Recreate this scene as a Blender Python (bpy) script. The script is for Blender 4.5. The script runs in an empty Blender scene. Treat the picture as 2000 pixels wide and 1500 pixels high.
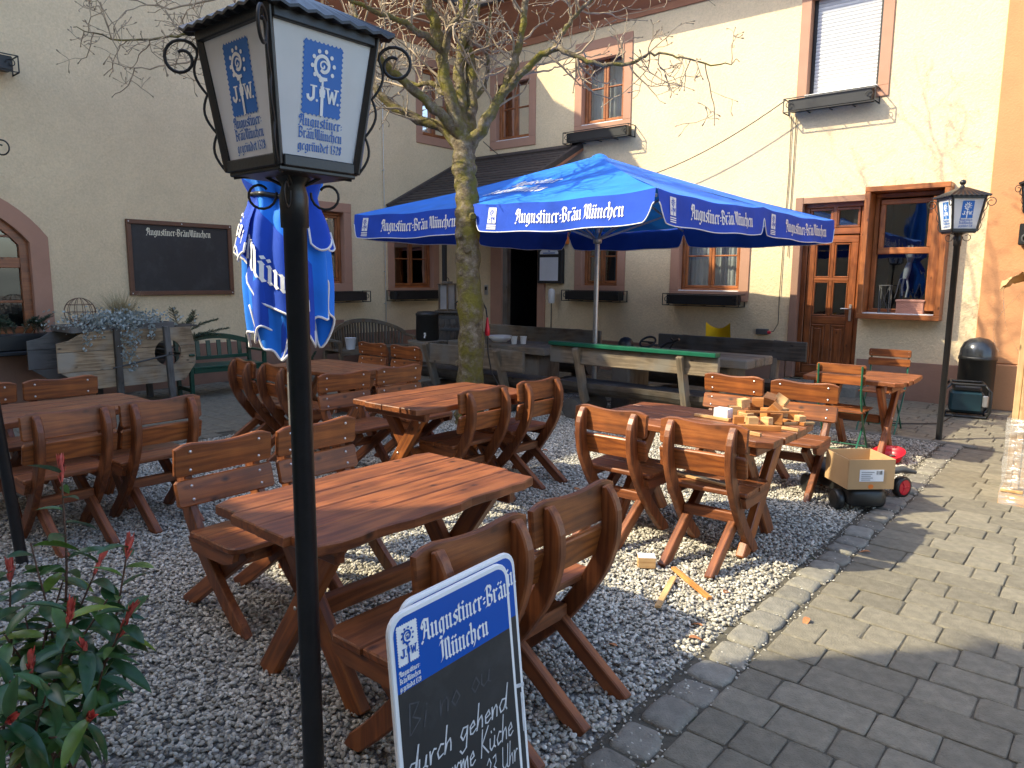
import bpy, math, random
import numpy as np
from mathutils import Vector, Matrix, Quaternion, noise as mnoise

scene = bpy.context.scene
random.seed(7)
PI = math.pi
R = math.radians

# ------------------------------------------------------------------ camera
# world: X runs along the sunlit wing, Y along the shaded wing, camera over the origin
F_PX, PITCH, ROLL, YAW = 1413.74, R(8.3485), R(.4495), R(-40.0075)
CAM = Vector((0, 0, 1.65))
def _axes():
    f = Vector((0, math.cos(PITCH), -math.sin(PITCH)))
    u = Vector((0, math.sin(PITCH), math.cos(PITCH)))
    x = Vector((1, 0, 0))
    x2 = x*math.cos(ROLL)+u*math.sin(ROLL); u2 = -x*math.sin(ROLL)+u*math.cos(ROLL)
    dr = Vector((math.cos(YAW), math.sin(YAW), 0)); dl = Vector((-math.sin(YAW), math.cos(YAW), 0))
    w = lambda v: Vector((v.dot(dr), v.dot(dl), v.z))
    return w(x2), w(u2), w(f)
CX, CU, CF = _axes()
cam_data = bpy.data.cameras.new('camera')
cam_data.sensor_fit = 'HORIZONTAL'; cam_data.sensor_width = 36.0
cam_data.lens = 36.0*F_PX/2000.0
cam_data.clip_start = 0.05; cam_data.clip_end = 2000
cam = bpy.data.objects.new('camera', cam_data)
scene.collection.objects.link(cam)
m = Matrix((CX, CU, -CF)).transposed().to_4x4(); m.translation = CAM
cam.matrix_world = m
scene.camera = cam
def ray(px, py): return CX*((px-1000)/F_PX)-CU*((py-750)/F_PX)+CF
def at_depth(px, py, d): return CAM+ray(px, py)*d

# ------------------------------------------------------------------ light
SUN = Vector((.515, .56, -.65)).normalized()
world = bpy.data.worlds.new('World'); scene.world = world; world.use_nodes = True
wn = world.node_tree.nodes; wl = world.node_tree.links
sky = wn.new('ShaderNodeTexSky'); sky.sky_type = 'NISHITA'; sky.sun_disc = False
sky.sun_elevation = math.asin(-SUN.z); sky.sun_rotation = math.atan2(-SUN.x, -SUN.y)
sky.altitude = 500; sky.air_density = 1.0; sky.dust_density = 2.5; sky.ozone_density = 1.0
bg = wn['Background']; bg.inputs['Strength'].default_value = 0.15
wl.new(sky.outputs['Color'], bg.inputs['Color'])
sd = bpy.data.lights.new('sun', 'SUN'); sd.energy = 2.45; sd.angle = R(0.53); sd.color = (1.0, .90, .65)
sun = bpy.data.objects.new('sun', sd); scene.collection.objects.link(sun)
sun.rotation_euler = SUN.to_track_quat('-Z', 'Y').to_euler(); sun.location = (-8, -8, 14)
scene.view_settings.view_transform = 'Standard'; scene.view_settings.look = 'None'
scene.view_settings.exposure = 1.78; scene.view_settings.gamma = 1
scene.cycles.max_bounces = 7; scene.cycles.transparent_max_bounces = 12
scene.cycles.use_denoising = True

# ------------------------------------------------------------------ helpers
COL = scene.collection
def V(*a): return Vector(a)

class MB:
    """mesh collector: verts, faces and a per-vertex grain coordinate"""
    def __init__(s, flip=False):
        s.v = []; s.f = []; s.g = []; s.smooth = []; s.M = Matrix.Identity(4); s.flip = flip
        s.mi = []; s.cur = 0
    def add(s, vs, fs, gs=None, M=None, smooth=False):
        T = s.M @ M if M is not None else s.M
        b = len(s.v)
        for i, p in enumerate(vs):
            s.v.append(T @ Vector(p)); s.g.append(gs[i] if gs else tuple(p))
        fl = (T.to_3x3().determinant() < 0) != s.flip
        for f in fs:
            s.f.append([b+i for i in (reversed(f) if fl else f)]); s.smooth.append(smooth); s.mi.append(s.cur)
        return s
    def box(s, c, size, M=None, bev=0.0, axis=0, seed=None):
        """chamfered box; axis = direction of the grain"""
        hx, hy, hz = size[0]/2, size[1]/2, size[2]/2
        o = seed if seed is not None else random.random()*40
        b = min(bev, hx*.9, hy*.9, hz*.9)
        vs = []; fs = []
        if b <= 0:
            for x in (-hx, hx):
                for y in (-hy, hy):
                    for z in (-hz, hz): vs.append((c[0]+x, c[1]+y, c[2]+z))
            fs = [(0,1,3,2),(4,6,7,5),(0,4,5,1),(2,3,7,6),(0,2,6,4),(1,5,7,3)]
        else:
            idx = {}
            for sx in (-1,1):
                for sy in (-1,1):
                    for sz in (-1,1):
                        for a in range(3):
                            p = [sx*(hx-b), sy*(hy-b), sz*(hz-b)]
                            p[a] = (sx*hx, sy*hy, sz*hz)[a]
                            idx[(sx,sy,sz,a)] = len(vs); vs.append((c[0]+p[0], c[1]+p[1], c[2]+p[2]))
            I = lambda *k: idx[k]
            fs.append((I(1,-1,-1,0),I(1,1,-1,0),I(1,1,1,0),I(1,-1,1,0)))
            fs.append((I(-1,-1,-1,0),I(-1,-1,1,0),I(-1,1,1,0),I(-1,1,-1,0)))
            fs.append((I(-1,1,-1,1),I(-1,1,1,1),I(1,1,1,1),I(1,1,-1,1)))
            fs.append((I(-1,-1,-1,1),I(1,-1,-1,1),I(1,-1,1,1),I(-1,-1,1,1)))
            fs.append((I(-1,-1,1,2),I(1,-1,1,2),I(1,1,1,2),I(-1,1,1,2)))
            fs.append((I(-1,-1,-1,2),I(-1,1,-1,2),I(1,1,-1,2),I(1,-1,-1,2)))
            def q(a, bb, cc, d, n):
                p = [Vector(vs[i])-Vector(c) for i in (a,bb,cc,d)]
                nn = (p[1]-p[0]).cross(p[2]-p[0])
                fs.append((a,bb,cc,d) if nn.dot(n) > 0 else (d,cc,bb,a))
            for s1 in (-1,1):
                for s2 in (-1,1):
                    q(I(-1,s1,s2,1),I(1,s1,s2,1),I(1,s1,s2,2),I(-1,s1,s2,2),Vector((0,s1,s2)))
                    q(I(s1,-1,s2,0),I(s1,1,s2,0),I(s1,1,s2,2),I(s1,-1,s2,2),Vector((s1,0,s2)))
                    q(I(s1,s2,-1,0),I(s1,s2,1,0),I(s1,s2,1,1),I(s1,s2,-1,1),Vector((s1,s2,0)))
                    for s3 in (-1,1):
                        t = (I(s1,s2,s3,0),I(s1,s2,s3,1),I(s1,s2,s3,2))
                        p = [Vector(vs[i])-Vector(c) for i in t]
                        fs.append(t if (p[1]-p[0]).cross(p[2]-p[0]).dot(Vector((s1,s2,s3))) > 0 else t[::-1])
        gs = []
        for p in vs:
            l = (p[0]-c[0], p[1]-c[1], p[2]-c[2])
            l = (l[axis], l[(axis+1)%3], l[(axis+2)%3])
            gs.append((l[0]+o, l[1]+o*.37, l[2]+o*.73))
        return s.add(vs, fs, gs, M)
    def beam(s, p0, p1, w, h, up=(0,0,1), bev=0.0, ext=0.0, seed=None):
        p0 = Vector(p0); p1 = Vector(p1); d = p1-p0; L = d.length+2*ext; d.normalize()
        up = Vector(up); y = up.cross(d)
        if y.length < 1e-4: y = Vector((1,0,0)).cross(d)
        y.normalize(); z = d.cross(y)
        M = Matrix((d, y, z)).transposed().to_4x4(); M.translation = (p0+p1)/2
        return s.box((0,0,0), (L, w, h), M, bev, 0, seed)
    def tube(s, pts, rad, n=8, cap=True, smooth=True, closed=False, wob=0.0):
        pts = [Vector(p) for p in pts]; k = len(pts)
        if not hasattr(rad, '__len__'): rad = [rad]*k
        vs = []; gs = []; fs = []; nrm = None; L = 0; o = random.random()*40
        for i, p in enumerate(pts):
            if closed: t = pts[(i+1)%k]-pts[i-1]
            else: t = pts[min(i+1,k-1)]-pts[max(i-1,0)]
            if t.length < 1e-9: t = Vector((0,0,1))
            t.normalize()
            if nrm is None:
                nrm = t.orthogonal().normalized()
            else:
                nrm = nrm-t*nrm.dot(t)
                nrm = nrm.normalized() if nrm.length > 1e-6 else t.orthogonal().normalized()
            bn = t.cross(nrm)
            if i: L += (pts[i]-pts[i-1]).length
            for j in range(n):
                a = 2*PI*j/n; r = rad[i]*(1+(random.uniform(-wob, wob) if wob else 0))
                vs.append(p+(nrm*math.cos(a)+bn*math.sin(a))*r)
                gs.append((L+o, math.cos(a)*rad[i], math.sin(a)*rad[i]))
        m_ = k if closed else k-1
        for i in range(m_):
            for j in range(n):
                a = i*n+j; b = i*n+(j+1)%n; i2 = (i+1)%k
                fs.append((a, b, i2*n+(j+1)%n, i2*n+j))
        s.add(vs, fs, gs, smooth=smooth)
        if cap and not closed:
            s.add(vs[:n], [tuple(reversed(range(n)))], gs[:n]); s.add(vs[-n:], [tuple(range(n))], gs[-n:])
        return s
    def lathe(s, prof, n=24, M=None, smooth=True):
        """profile of (r, z), from bottom to top"""
        vs = []; fs = []; k = len(prof); o = random.random()*30
        gs = []
        for r, z in prof:
            for j in range(n):
                a = 2*PI*j/n; vs.append((r*math.cos(a), r*math.sin(a), z)); gs.append((z+o, r*math.cos(a), r*math.sin(a)))
        for i in range(k-1):
            for j in range(n):
                fs.append((i*n+j, i*n+(j+1)%n, (i+1)*n+(j+1)%n, (i+1)*n+j))
        s.add(vs, fs, gs, M, smooth)
        if prof[0][0] > 1e-4: s.add(vs[:n], [tuple(reversed(range(n)))], gs[:n], M)
        if prof[-1][0] > 1e-4: s.add(vs[-n:], [tuple(range(n))], gs[-n:], M)
        return s
    def prism(s, poly, t, M=None, bev=0.0, gaxis=0):
        """polygon in local XY (counter-clockwise), thickness t along local Z, chamfered rims"""
        n = len(poly); P = [Vector((p[0], p[1])) for p in poly]
        ins = []
        for i in range(n):
            a = P[i-1]; b = P[i]; c = P[(i+1)%n]
            d1 = (b-a).normalized(); d2 = (c-b).normalized()
            nn = Vector((-(d1.y+d2.y), d1.x+d2.x))
            if nn.length < 1e-6: nn = Vector((-d1.y, d1.x))
            ins.append(b+nn.normalized()*bev)
        o = random.random()*40; vs = []; h = t/2
        rings = [(ins, -h), (P, -h+bev), (P, h-bev), (ins, h)] if bev > 0 else [(P, -h), (P, h)]
        for ring, z in rings:
            for p in ring: vs.append((p.x, p.y, z))
        fs = [tuple(reversed(range(n)))]
        for k in range(len(rings)-1):
            for i in range(n):
                fs.append((k*n+i, k*n+(i+1)%n, (k+1)*n+(i+1)%n, (k+1)*n+i))
        fs.append(tuple((len(rings)-1)*n+i for i in range(n)))
        gs = [((p[gaxis])+o, p[1-gaxis]+o*.3, p[2]+o*.7) for p in vs]
        return s.add(vs, fs, gs, M)
    def mesh(s, name):
        me = bpy.data.meshes.new(name)
        me.from_pydata([tuple(p) for p in s.v], [], s.f)
        at = me.attributes.new('gr', 'FLOAT_VECTOR', 'POINT')
        at.data.foreach_set('vector', np.array(s.g, dtype=np.float32).ravel() if s.g else [])
        me.polygons.foreach_set('use_smooth', s.smooth)
        if any(s.mi): me.polygons.foreach_set('material_index', s.mi)
        me.update(); return me
    def build(s, name, mat, parent=None, kind=None, label=None):
        me = s.mesh(name)
        for mt in (mat if isinstance(mat, (list, tuple)) else [mat]): me.materials.append(mt)
        return link(name, me, parent, kind, label)

def link(name, me, parent=None, kind=None, label=None, M=None):
    o = bpy.data.objects.new(name, me); COL.objects.link(o)
    if parent: o.parent = parent
    if kind: o['kind'] = kind
    if label: o['label'] = label
    if M is not None: o.matrix_local = M
    return o
def tag(o, label, cat, group=None):
    o['label'] = label; o['category'] = cat
    if group: o['group'] = group
    return o
def thing(name, label, cat, loc=(0,0,0), rz=0.0, group=None):
    o = bpy.data.objects.new(name, None); COL.objects.link(o)
    o.empty_display_size = .2
    o.location = loc; o.rotation_euler = (0, 0, rz)
    return tag(o, label, cat, group)
def copy_tree(root, label=None, loc=None, rz=None, group=None):
    def rec(o, par):
        c = o.copy(); COL.objects.link(c); c.parent = par
        for ch in KIDS.get(o.name, []): rec(ch, c)
        return c
    c = rec(root, None)
    if label: c['label'] = label
    if group: c['group'] = group
    if loc is not None: c.location = loc
    if rz is not None: c.rotation_euler = (0, 0, rz)
    return c
KIDS = {}
def index_kids(root):
    for o in COL.objects:
        if o.parent is not None: KIDS.setdefault(o.parent.name, [])
    KIDS.clear()
    for o in COL.objects:
        if o.parent is not None: KIDS.setdefault(o.parent.name, []).append(o)

# ------------------------------------------------------------------ materials
def newmat(name):
    mt = bpy.data.materials.new(name); mt.use_nodes = True
    nt = mt.node_tree; return mt, nt, nt.nodes, nt.links, nt.nodes['Principled BSDF']
def nd(nodes, typ, **kw):
    n = nodes.new(typ)
    for k, v in kw.items():
        if k.startswith('i_'): n.inputs[k[2:]].default_value = v
        else: setattr(n, k, v)
    return n
def ramp(nodes, stops):
    r = nodes.new('ShaderNodeValToRGB'); e = r.color_ramp.elements
    while len(e) < len(stops): e.new(.5)
    for i, (p, c) in enumerate(stops):
        e[i].position = p; e[i].color = (c[0], c[1], c[2], 1)
    return r
def plain(name, col, rough=.6, metal=0.0, var=.12, scale=6.0, bump=0.0, bscale=60.0, spec=.5, coat=0.0, dirt=None, coords='Object', perobj=0.0):
    mt, nt, N, L, b = newmat(name)
    tc = N.new('ShaderNodeTexCoord')
    n1 = nd(N, 'ShaderNodeTexNoise', i_Scale=scale, i_Detail=6.0, i_Roughness=.6)
    L.new(tc.outputs[coords], n1.inputs['Vector'])
    lo = [c*(1-var) for c in col]; hi = [min(1, c*(1+var)) for c in col]
    r = ramp(N, [(.3, lo), (.7, hi)]); L.new(n1.outputs['Fac'], r.inputs['Fac'])
    out = r.outputs['Color']
    if perobj:
        oi = N.new('ShaderNodeObjectInfo'); mr = nd(N, 'ShaderNodeMapRange'); mr.inputs['To Min'].default_value = 1-perobj; mr.inputs['To Max'].default_value = 1+perobj
        L.new(oi.outputs['Random'], mr.inputs['Value'])
        mx = nd(N, 'ShaderNodeVectorMath', operation='SCALE'); L.new(out, mx.inputs[0]); L.new(mr.outputs['Result'], mx.inputs['Scale']); out = mx.outputs[0]
    if dirt:
        n2 = nd(N, 'ShaderNodeTexNoise', i_Scale=dirt[1], i_Detail=8.0, i_Roughness=.7); L.new(tc.outputs[coords], n2.inputs['Vector'])
        r2 = ramp(N, [(dirt[2], (0,0,0)), (dirt[3], (1,1,1))]); L.new(n2.outputs['Fac'], r2.inputs['Fac'])
        mix = nd(N, 'ShaderNodeMix', data_type='RGBA'); L.new(r2.outputs['Color'], mix.inputs['Factor'])
        L.new(out, mix.inputs['A']); mix.inputs['B'].default_value = (*dirt[0], 1); out = mix.outputs['Result']
    L.new(out, b.inputs['Base Color'])
    b.inputs['Roughness'].default_value = rough; b.inputs['Metallic'].default_value = metal
    b.inputs['Specular IOR Level'].default_value = spec
    if coat: b.inputs['Coat Weight'].default_value = coat; b.inputs['Coat Roughness'].default_value = .15
    if bump:
        n3 = nd(N, 'ShaderNodeTexNoise', i_Scale=bscale, i_Detail=5.0, i_Roughness=.6); L.new(tc.outputs[coords], n3.inputs['Vector'])
        bp = nd(N, 'ShaderNodeBump', i_Strength=bump, i_Distance=.01); L.new(n3.outputs['Fac'], bp.inputs['Height']); L.new(bp.outputs['Normal'], b.inputs['Normal'])
    return mt
def wood(name, dark, mid, light, rough=.42, gs=1.0, coat=.0, bump=.25, grey=None, perobj=.12):
    """grain runs along the first component of the 'gr' attribute"""
    mt, nt, N, L, b = newmat(name)
    at = nd(N, 'ShaderNodeAttribute', attribute_name='gr')
    mp = nd(N, 'ShaderNodeMapping'); mp.inputs['Scale'].default_value = (1.4*gs, 16*gs, 16*gs)
    L.new(at.outputs['Vector'], mp.inputs['Vector'])
    n0 = nd(N, 'ShaderNodeTexNoise', i_Scale=.9, i_Detail=2.0); L.new(mp.outputs['Vector'], n0.inputs['Vector'])
    # rings: wave distorted by noise
    ml = nd(N, 'ShaderNodeMath', operation='MULTIPLY'); ml.inputs[1].default_value = 26.0; L.new(n0.outputs['Fac'], ml.inputs[0])
    sn = nd(N, 'ShaderNodeMath', operation='SINE'); L.new(ml.outputs[0], sn.inputs[0])
    mr = nd(N, 'ShaderNodeMapRange'); mr.inputs['From Min'].default_value = -1; mr.inputs['From Max'].default_value = 1; L.new(sn.outputs[0], mr.inputs['Value'])
    mp2 = nd(N, 'ShaderNodeMapping'); mp2.inputs['Scale'].default_value = (6*gs, 190*gs, 190*gs); L.new(at.outputs['Vector'], mp2.inputs['Vector'])
    n1 = nd(N, 'ShaderNodeTexNoise', i_Scale=1.0, i_Detail=4.0, i_Roughness=.7); L.new(mp2.outputs['Vector'], n1.inputs['Vector'])
    ad = nd(N, 'ShaderNodeMix', data_type='FLOAT'); ad.inputs['Factor'].default_value = .68
    L.new(mr.outputs['Result'], ad.inputs['A']); L.new(n1.outputs['Fac'], ad.inputs['B'])
    r = ramp(N, [(.18, dark), (.5, mid), (.85, light)]); L.new(ad.outputs['Result'], r.inputs['Fac'])
    out = r.outputs['Color']
    # knots
    mp3 = nd(N, 'ShaderNodeMapping'); mp3.inputs['Scale'].default_value = (5.0, 9.0, 9.0); L.new(at.outputs['Vector'], mp3.inputs['Vector'])
    vo = nd(N, 'ShaderNodeTexVoronoi', i_Scale=1.0); L.new(mp3.outputs['Vector'], vo.inputs['Vector'])
    rk = ramp(N, [(.05, (1,1,1)), (.16, (0,0,0))]); L.new(vo.outputs['Distance'], rk.inputs['Fac'])
    mk = nd(N, 'ShaderNodeMix', data_type='RGBA'); L.new(rk.outputs['Color'], mk.inputs['Factor']); L.new(out, mk.inputs['A'])
    mk.inputs['B'].default_value = (*[c*.45 for c in dark], 1); out = mk.outputs['Result']
    # broad wear
    n2 = nd(N, 'ShaderNodeTexNoise', i_Scale=5.0, i_Detail=5.0); L.new(at.outputs['Vector'], n2.inputs['Vector'])
    r2 = ramp(N, [(.35, (.72,.72,.72)), (.68, (1.18,1.16,1.14))]); L.new(n2.outputs['Fac'], r2.inputs['Fac'])
    mu = nd(N, 'ShaderNodeMix', data_type='RGBA', blend_type='MULTIPLY'); mu.inputs['Factor'].default_value = 1
    L.new(out, mu.inputs['A']); L.new(r2.outputs['Color'], mu.inputs['B']); out = mu.outputs['Result']
    oi = N.new('ShaderNodeObjectInfo'); mo = nd(N, 'ShaderNodeMapRange'); mo.inputs['To Min'].default_value = 1-perobj; mo.inputs['To Max'].default_value = 1+perobj
    L.new(oi.outputs['Random'], mo.inputs['Value'])
    sc = nd(N, 'ShaderNodeVectorMath', operation='SCALE'); L.new(out, sc.inputs[0]); L.new(mo.outputs['Result'], sc.inputs['Scale']); out = sc.outputs[0]
    if grey:
        n4 = nd(N, 'ShaderNodeTexNoise', i_Scale=3.0, i_Detail=6.0); L.new(at.outputs['Vector'], n4.inputs['Vector'])
        r4 = ramp(N, [(.42, (0,0,0)), (.62, (1,1,1))]); L.new(n4.outputs['Fac'], r4.inputs['Fac'])
        mg = nd(N, 'ShaderNodeMix', data_type='RGBA'); L.new(r4.outputs['Color'], mg.inputs['Factor']); L.new(out, mg.inputs['A']); mg.inputs['B'].default_value = (*grey, 1); out = mg.outputs['Result']
    L.new(out, b.inputs['Base Color'])
    rr = nd(N, 'ShaderNodeMapRange'); rr.inputs['To Min'].default_value = rough-.1; rr.inputs['To Max'].default_value = rough+.18; L.new(n1.outputs['Fac'], rr.inputs['Value'])
    L.new(rr.outputs['Result'], b.inputs['Roughness'])
    if coat: b.inputs['Coat Weight'].default_value = coat; b.inputs['Coat Roughness'].default_value = .25
    bp = nd(N, 'ShaderNodeBump', i_Strength=bump, i_Distance=.004); L.new(ad.outputs['Result'], bp.inputs['Height']); L.new(bp.outputs['Normal'], b.inputs['Normal'])
    return mt
def glassmat(name, tint=(.9,.95,.95), refl=1.0):
    mt, nt, N, L, b = newmat(name)
    N.remove(b); out = N['Material Output']
    tr = nd(N, 'ShaderNodeBsdfTransparent'); tr.inputs['Color'].default_value = (*tint, 1)
    gl = nd(N, 'ShaderNodeBsdfGlossy'); gl.inputs['Roughness'].default_value = .015
    n1 = nd(N, 'ShaderNodeTexNoise', i_Scale=2.5, i_Detail=1.0); tc = N.new('ShaderNodeTexCoord'); L.new(tc.outputs['Object'], n1.inputs['Vector'])
    bp = nd(N, 'ShaderNodeBump', i_Strength=.08, i_Distance=.03); L.new(n1.outputs['Fac'], bp.inputs['Height']); L.new(bp.outputs['Normal'], gl.inputs['Normal'])
    fr = nd(N, 'ShaderNodeFresnel', i_IOR=1.6)
    ad = nd(N, 'ShaderNodeMath', operation='MULTIPLY_ADD'); ad.inputs[1].default_value = 1.25*refl; ad.inputs[2].default_value = .05*refl; L.new(fr.outputs[0], ad.inputs[0])
    mx = N.new('ShaderNodeMixShader'); L.new(ad.outputs[0], mx.inputs['Fac']); L.new(tr.outputs[0], mx.inputs[1]); L.new(gl.outputs[0], mx.inputs[2])
    L.new(mx.outputs[0], out.inputs['Surface']); return mt
def clothmat(name, col, trans=.25, rough=.75, bump=.2):
    mt, nt, N, L, b = newmat(name); out = N['Material Output']
    tc = N.new('ShaderNodeTexCoord')
    n1 = nd(N, 'ShaderNodeTexNoise', i_Scale=3.0, i_Detail=5.0); L.new(tc.outputs['Object'], n1.inputs['Vector'])
    r = ramp(N, [(.3, [c*.85 for c in col]), (.7, [min(1,c*1.15) for c in col])]); L.new(n1.outputs['Fac'], r.inputs['Fac'])
    L.new(r.outputs['Color'], b.inputs['Base Color']); b.inputs['Roughness'].default_value = rough
    b.inputs['Sheen Weight'].default_value = .06; b.inputs['Specular IOR Level'].default_value = .3
    n2 = nd(N, 'ShaderNodeTexNoise', i_Scale=7.0, i_Detail=3.0); L.new(tc.outputs['Object'], n2.inputs['Vector'])
    bp = nd(N, 'ShaderNodeBump', i_Strength=bump, i_Distance=.03); L.new(n2.outputs['Fac'], bp.inputs['Height']); L.new(bp.outputs['Normal'], b.inputs['Normal'])
    tl = N.new('ShaderNodeBsdfTranslucent'); L.new(r.outputs['Color'], tl.inputs['Color'])
    mx = N.new('ShaderNodeMixShader'); mx.inputs['Fac'].default_value = trans
    L.new(b.outputs[0], mx.inputs[1]); L.new(tl.outputs[0], mx.inputs[2]); L.new(mx.outputs[0], out.inputs['Surface'])
    return mt
def stucco(name, col, strength=.5):
    mt, nt, N, L, b = newmat(name); tc = N.new('ShaderNodeTexCoord')
    n1 = nd(N, 'ShaderNodeTexNoise', i_Scale=1.1, i_Detail=7.0, i_Roughness=.65); L.new(tc.outputs['Object'], n1.inputs['Vector'])
    r = ramp(N, [(.3, [c*.9 for c in col]), (.7, [min(1,c*1.06) for c in col])]); L.new(n1.outputs['Fac'], r.inputs['Fac'])
    n5 = nd(N, 'ShaderNodeTexNoise', i_Scale=45.0, i_Detail=4.0); L.new(tc.outputs['Object'], n5.inputs['Vector'])
    r5 = ramp(N, [(.3, (.9,.9,.9)), (.65, (1.03,1.03,1.03))]); L.new(n5.outputs['Fac'], r5.inputs['Fac'])
    mu = nd(N, 'ShaderNodeMix', data_type='RGBA', blend_type='MULTIPLY'); mu.inputs['Factor'].default_value = 1; L.new(r.outputs['Color'], mu.inputs['A']); L.new(r5.outputs['Color'], mu.inputs['B'])
    L.new(mu.outputs['Result'], b.inputs['Base Color']); b.inputs['Roughness'].default_value = .92; b.inputs['Specular IOR Level'].default_value = .2
    mp = nd(N, 'ShaderNodeMapping'); mp.inputs['Scale'].default_value = (1, 1, .8); L.new(tc.outputs['Object'], mp.inputs['Vector'])
    n2 = nd(N, 'ShaderNodeTexNoise', i_Scale=34.0, i_Detail=5.0, i_Roughness=.55, i_Distortion=.6); L.new(mp.outputs['Vector'], n2.inputs['Vector'])
    bp = nd(N, 'ShaderNodeBump', i_Strength=strength, i_Distance=.02); L.new(n2.outputs['Fac'], bp.inputs['Height']); L.new(bp.outputs['Normal'], b.inputs['Normal'])
    return mt

M_ = {}
M_['stain']   = wood('stained_pine', (.09,.024,.008), (.21,.063,.018), (.32,.108,.031), rough=.45, coat=.1)
M_['stain2']  = wood('stained_pine_backs', (.10,.026,.006), (.235,.066,.013), (.36,.115,.022), rough=.44, coat=.12)
M_['frame']   = wood('window_frame_wood', (.22,.066,.018), (.31,.10,.028), (.40,.14,.038), rough=.4, coat=.2, bump=.1)
M_['door']    = wood('door_wood', (.15,.043,.013), (.23,.068,.019), (.31,.10,.028), rough=.35, coat=.3, bump=.1)
M_['oldwood'] = wood('weathered_wood', (.10,.075,.05), (.19,.145,.095), (.27,.21,.14), rough=.75, bump=.6, grey=(.17,.155,.13))
M_['logwood'] = wood('dark_log_wood', (.035,.028,.022), (.075,.058,.042), (.12,.095,.07), rough=.7, bump=.6, grey=(.09,.085,.075))
M_['chest']   = wood('old_board_wood', (.17,.11,.06), (.34,.235,.135), (.46,.34,.21), rough=.8, bump=.6, grey=(.38,.32,.24))
M_['chest2']  = wood('grey_board_wood', (.07,.065,.06), (.14,.13,.115), (.2,.185,.165), rough=.8, bump=.6, grey=(.15,.14,.13))
M_['teak']    = wood('teak_bench_wood', (.09,.06,.035), (.16,.11,.065), (.23,.17,.10), rough=.7, bump=.4, grey=(.16,.14,.11))
M_['fresh']   = wood('fresh_pine', (.42,.22,.09), (.58,.34,.14), (.70,.46,.22), rough=.6, bump=.15)
M_['fresh_r'] = wood('oiled_block_wood', (.36,.13,.03), (.48,.19,.05), (.58,.26,.08), rough=.5, bump=.15)
M_['wall']    = stucco('cream_render', (.775,.615,.39), .6)
M_['trim']    = plain('surround_paint', (.43,.235,.155), .85, var=.06, scale=4, bump=.15, bscale=60)
M_['pil']     = plain('orange_render', (.52,.245,.11), .9, var=.07, scale=2.5, bump=.5, bscale=40)
M_['plinth']  = plain('plinth_paint', (.30,.17,.115), .9, var=.12, scale=3, bump=.4, bscale=40)
M_['soffit']  = plain('eave_boarding', (.36,.15,.075), .7, var=.1, scale=4)
M_['rooftile']= plain('dark_roof_tile', (.055,.042,.036), .75, var=.25, scale=9, bump=.2, bscale=50, perobj=.2)
M_['iron']    = plain('black_iron', (.012,.012,.013), .38, var=.3, scale=20, bump=.08, bscale=90, dirt=((.16,.15,.13), 38, .70, .74))
M_['ironm']   = plain('black_iron_matt', (.014,.014,.015), .55, var=.2, scale=20)
M_['steel']   = plain('galvanised_steel', (.55,.56,.57), .38, metal=.85, var=.1, scale=30)
M_['screw']   = plain('screw_metal', (.75,.74,.72), .3, metal=.9, var=.05)
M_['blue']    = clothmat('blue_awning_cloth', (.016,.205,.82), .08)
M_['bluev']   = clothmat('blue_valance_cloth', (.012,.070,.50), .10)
M_['white']   = plain('white_print', (.82,.82,.80), .7, var=.05)
M_['wpiping'] = plain('white_piping', (.75,.75,.75), .8, var=.05)
M_['bprint']  = plain('blue_print', (.010,.13,.46), .5, var=.06)
M_['opal']    = clothmat('opal_glass', (.90,.91,.91), .35, rough=.12, bump=.03)
M_['bsign']   = plain('blue_sign_enamel', (.006,.085,.42), .25, var=.05)
M_['slate']   = plain('blackboard', (.022,.022,.023), .55, var=.25, scale=2.5, dirt=((.05,.05,.052), 4, .5, .8))
M_['bbframe'] = plain('brown_board_frame', (.13,.055,.028), .5, var=.15)
M_['chalk']   = plain('chalk', (.62,.62,.62), .95, var=.2, scale=40)
M_['chalkf']  = plain('faded_chalk', (.075,.075,.078), .95, var=.3, scale=30)
M_['cream']   = plain('cream_lettering', (.80,.74,.55), .6, var=.04)
M_['glass']   = glassmat('window_glass')
M_['glassd']  = glassmat('dark_window_glass', (.55,.6,.62))
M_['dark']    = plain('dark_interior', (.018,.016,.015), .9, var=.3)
M_['curtain'] = clothmat('net_curtain', (.55,.55,.54), .4)
M_['curtaind']= clothmat('dark_curtain', (.10,.12,.15), .2)
M_['shutter'] = plain('white_roller_shutter', (.55,.55,.55), .5, var=.03)
M_['sillw']   = plain('white_sill', (.70,.68,.66), .6, var=.05)
M_['planter'] = plain('black_plastic_planter', (.014,.014,.015), .45, var=.2)
M_['greenp']  = plain('green_paint', (.006,.10,.055), .35, var=.15, scale=8, coat=.2)
M_['greenb']  = plain('green_bench_paint', (.004,.055,.032), .35, var=.15, scale=8, coat=.1)
M_['card']    = plain('cardboard', (.46,.29,.14), .85, var=.06, scale=3)
M_['cardin']  = plain('cardboard_inside', (.52,.34,.18), .85, var=.05, scale=3)
M_['paper']   = plain('white_paper', (.72,.73,.75), .7, var=.03)
M_['orange']  = plain('orange_sticker', (.75,.18,.02), .5, var=.05)
M_['blackpl'] = plain('black_plastic', (.017,.017,.016), .42, var=.25, scale=6, bump=.05)
M_['greypl']  = plain('grey_plastic', (.07,.07,.068), .5, var=.15)
M_['redpl']   = plain('red_plastic', (.62,.012,.03), .35, var=.06)
M_['yellowpl']= plain('yellow_plastic', (.75,.48,.01), .4, var=.06)
M_['whitepl'] = plain('white_plastic', (.72,.72,.70), .4, var=.04)
M_['terra']   = plain('terracotta', (.50,.24,.17), .75, var=.08)
M_['bark']    = None
M_['fir']     = plain('fir_needles', (.035,.068,.035), .7, var=.4, scale=30)
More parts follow.
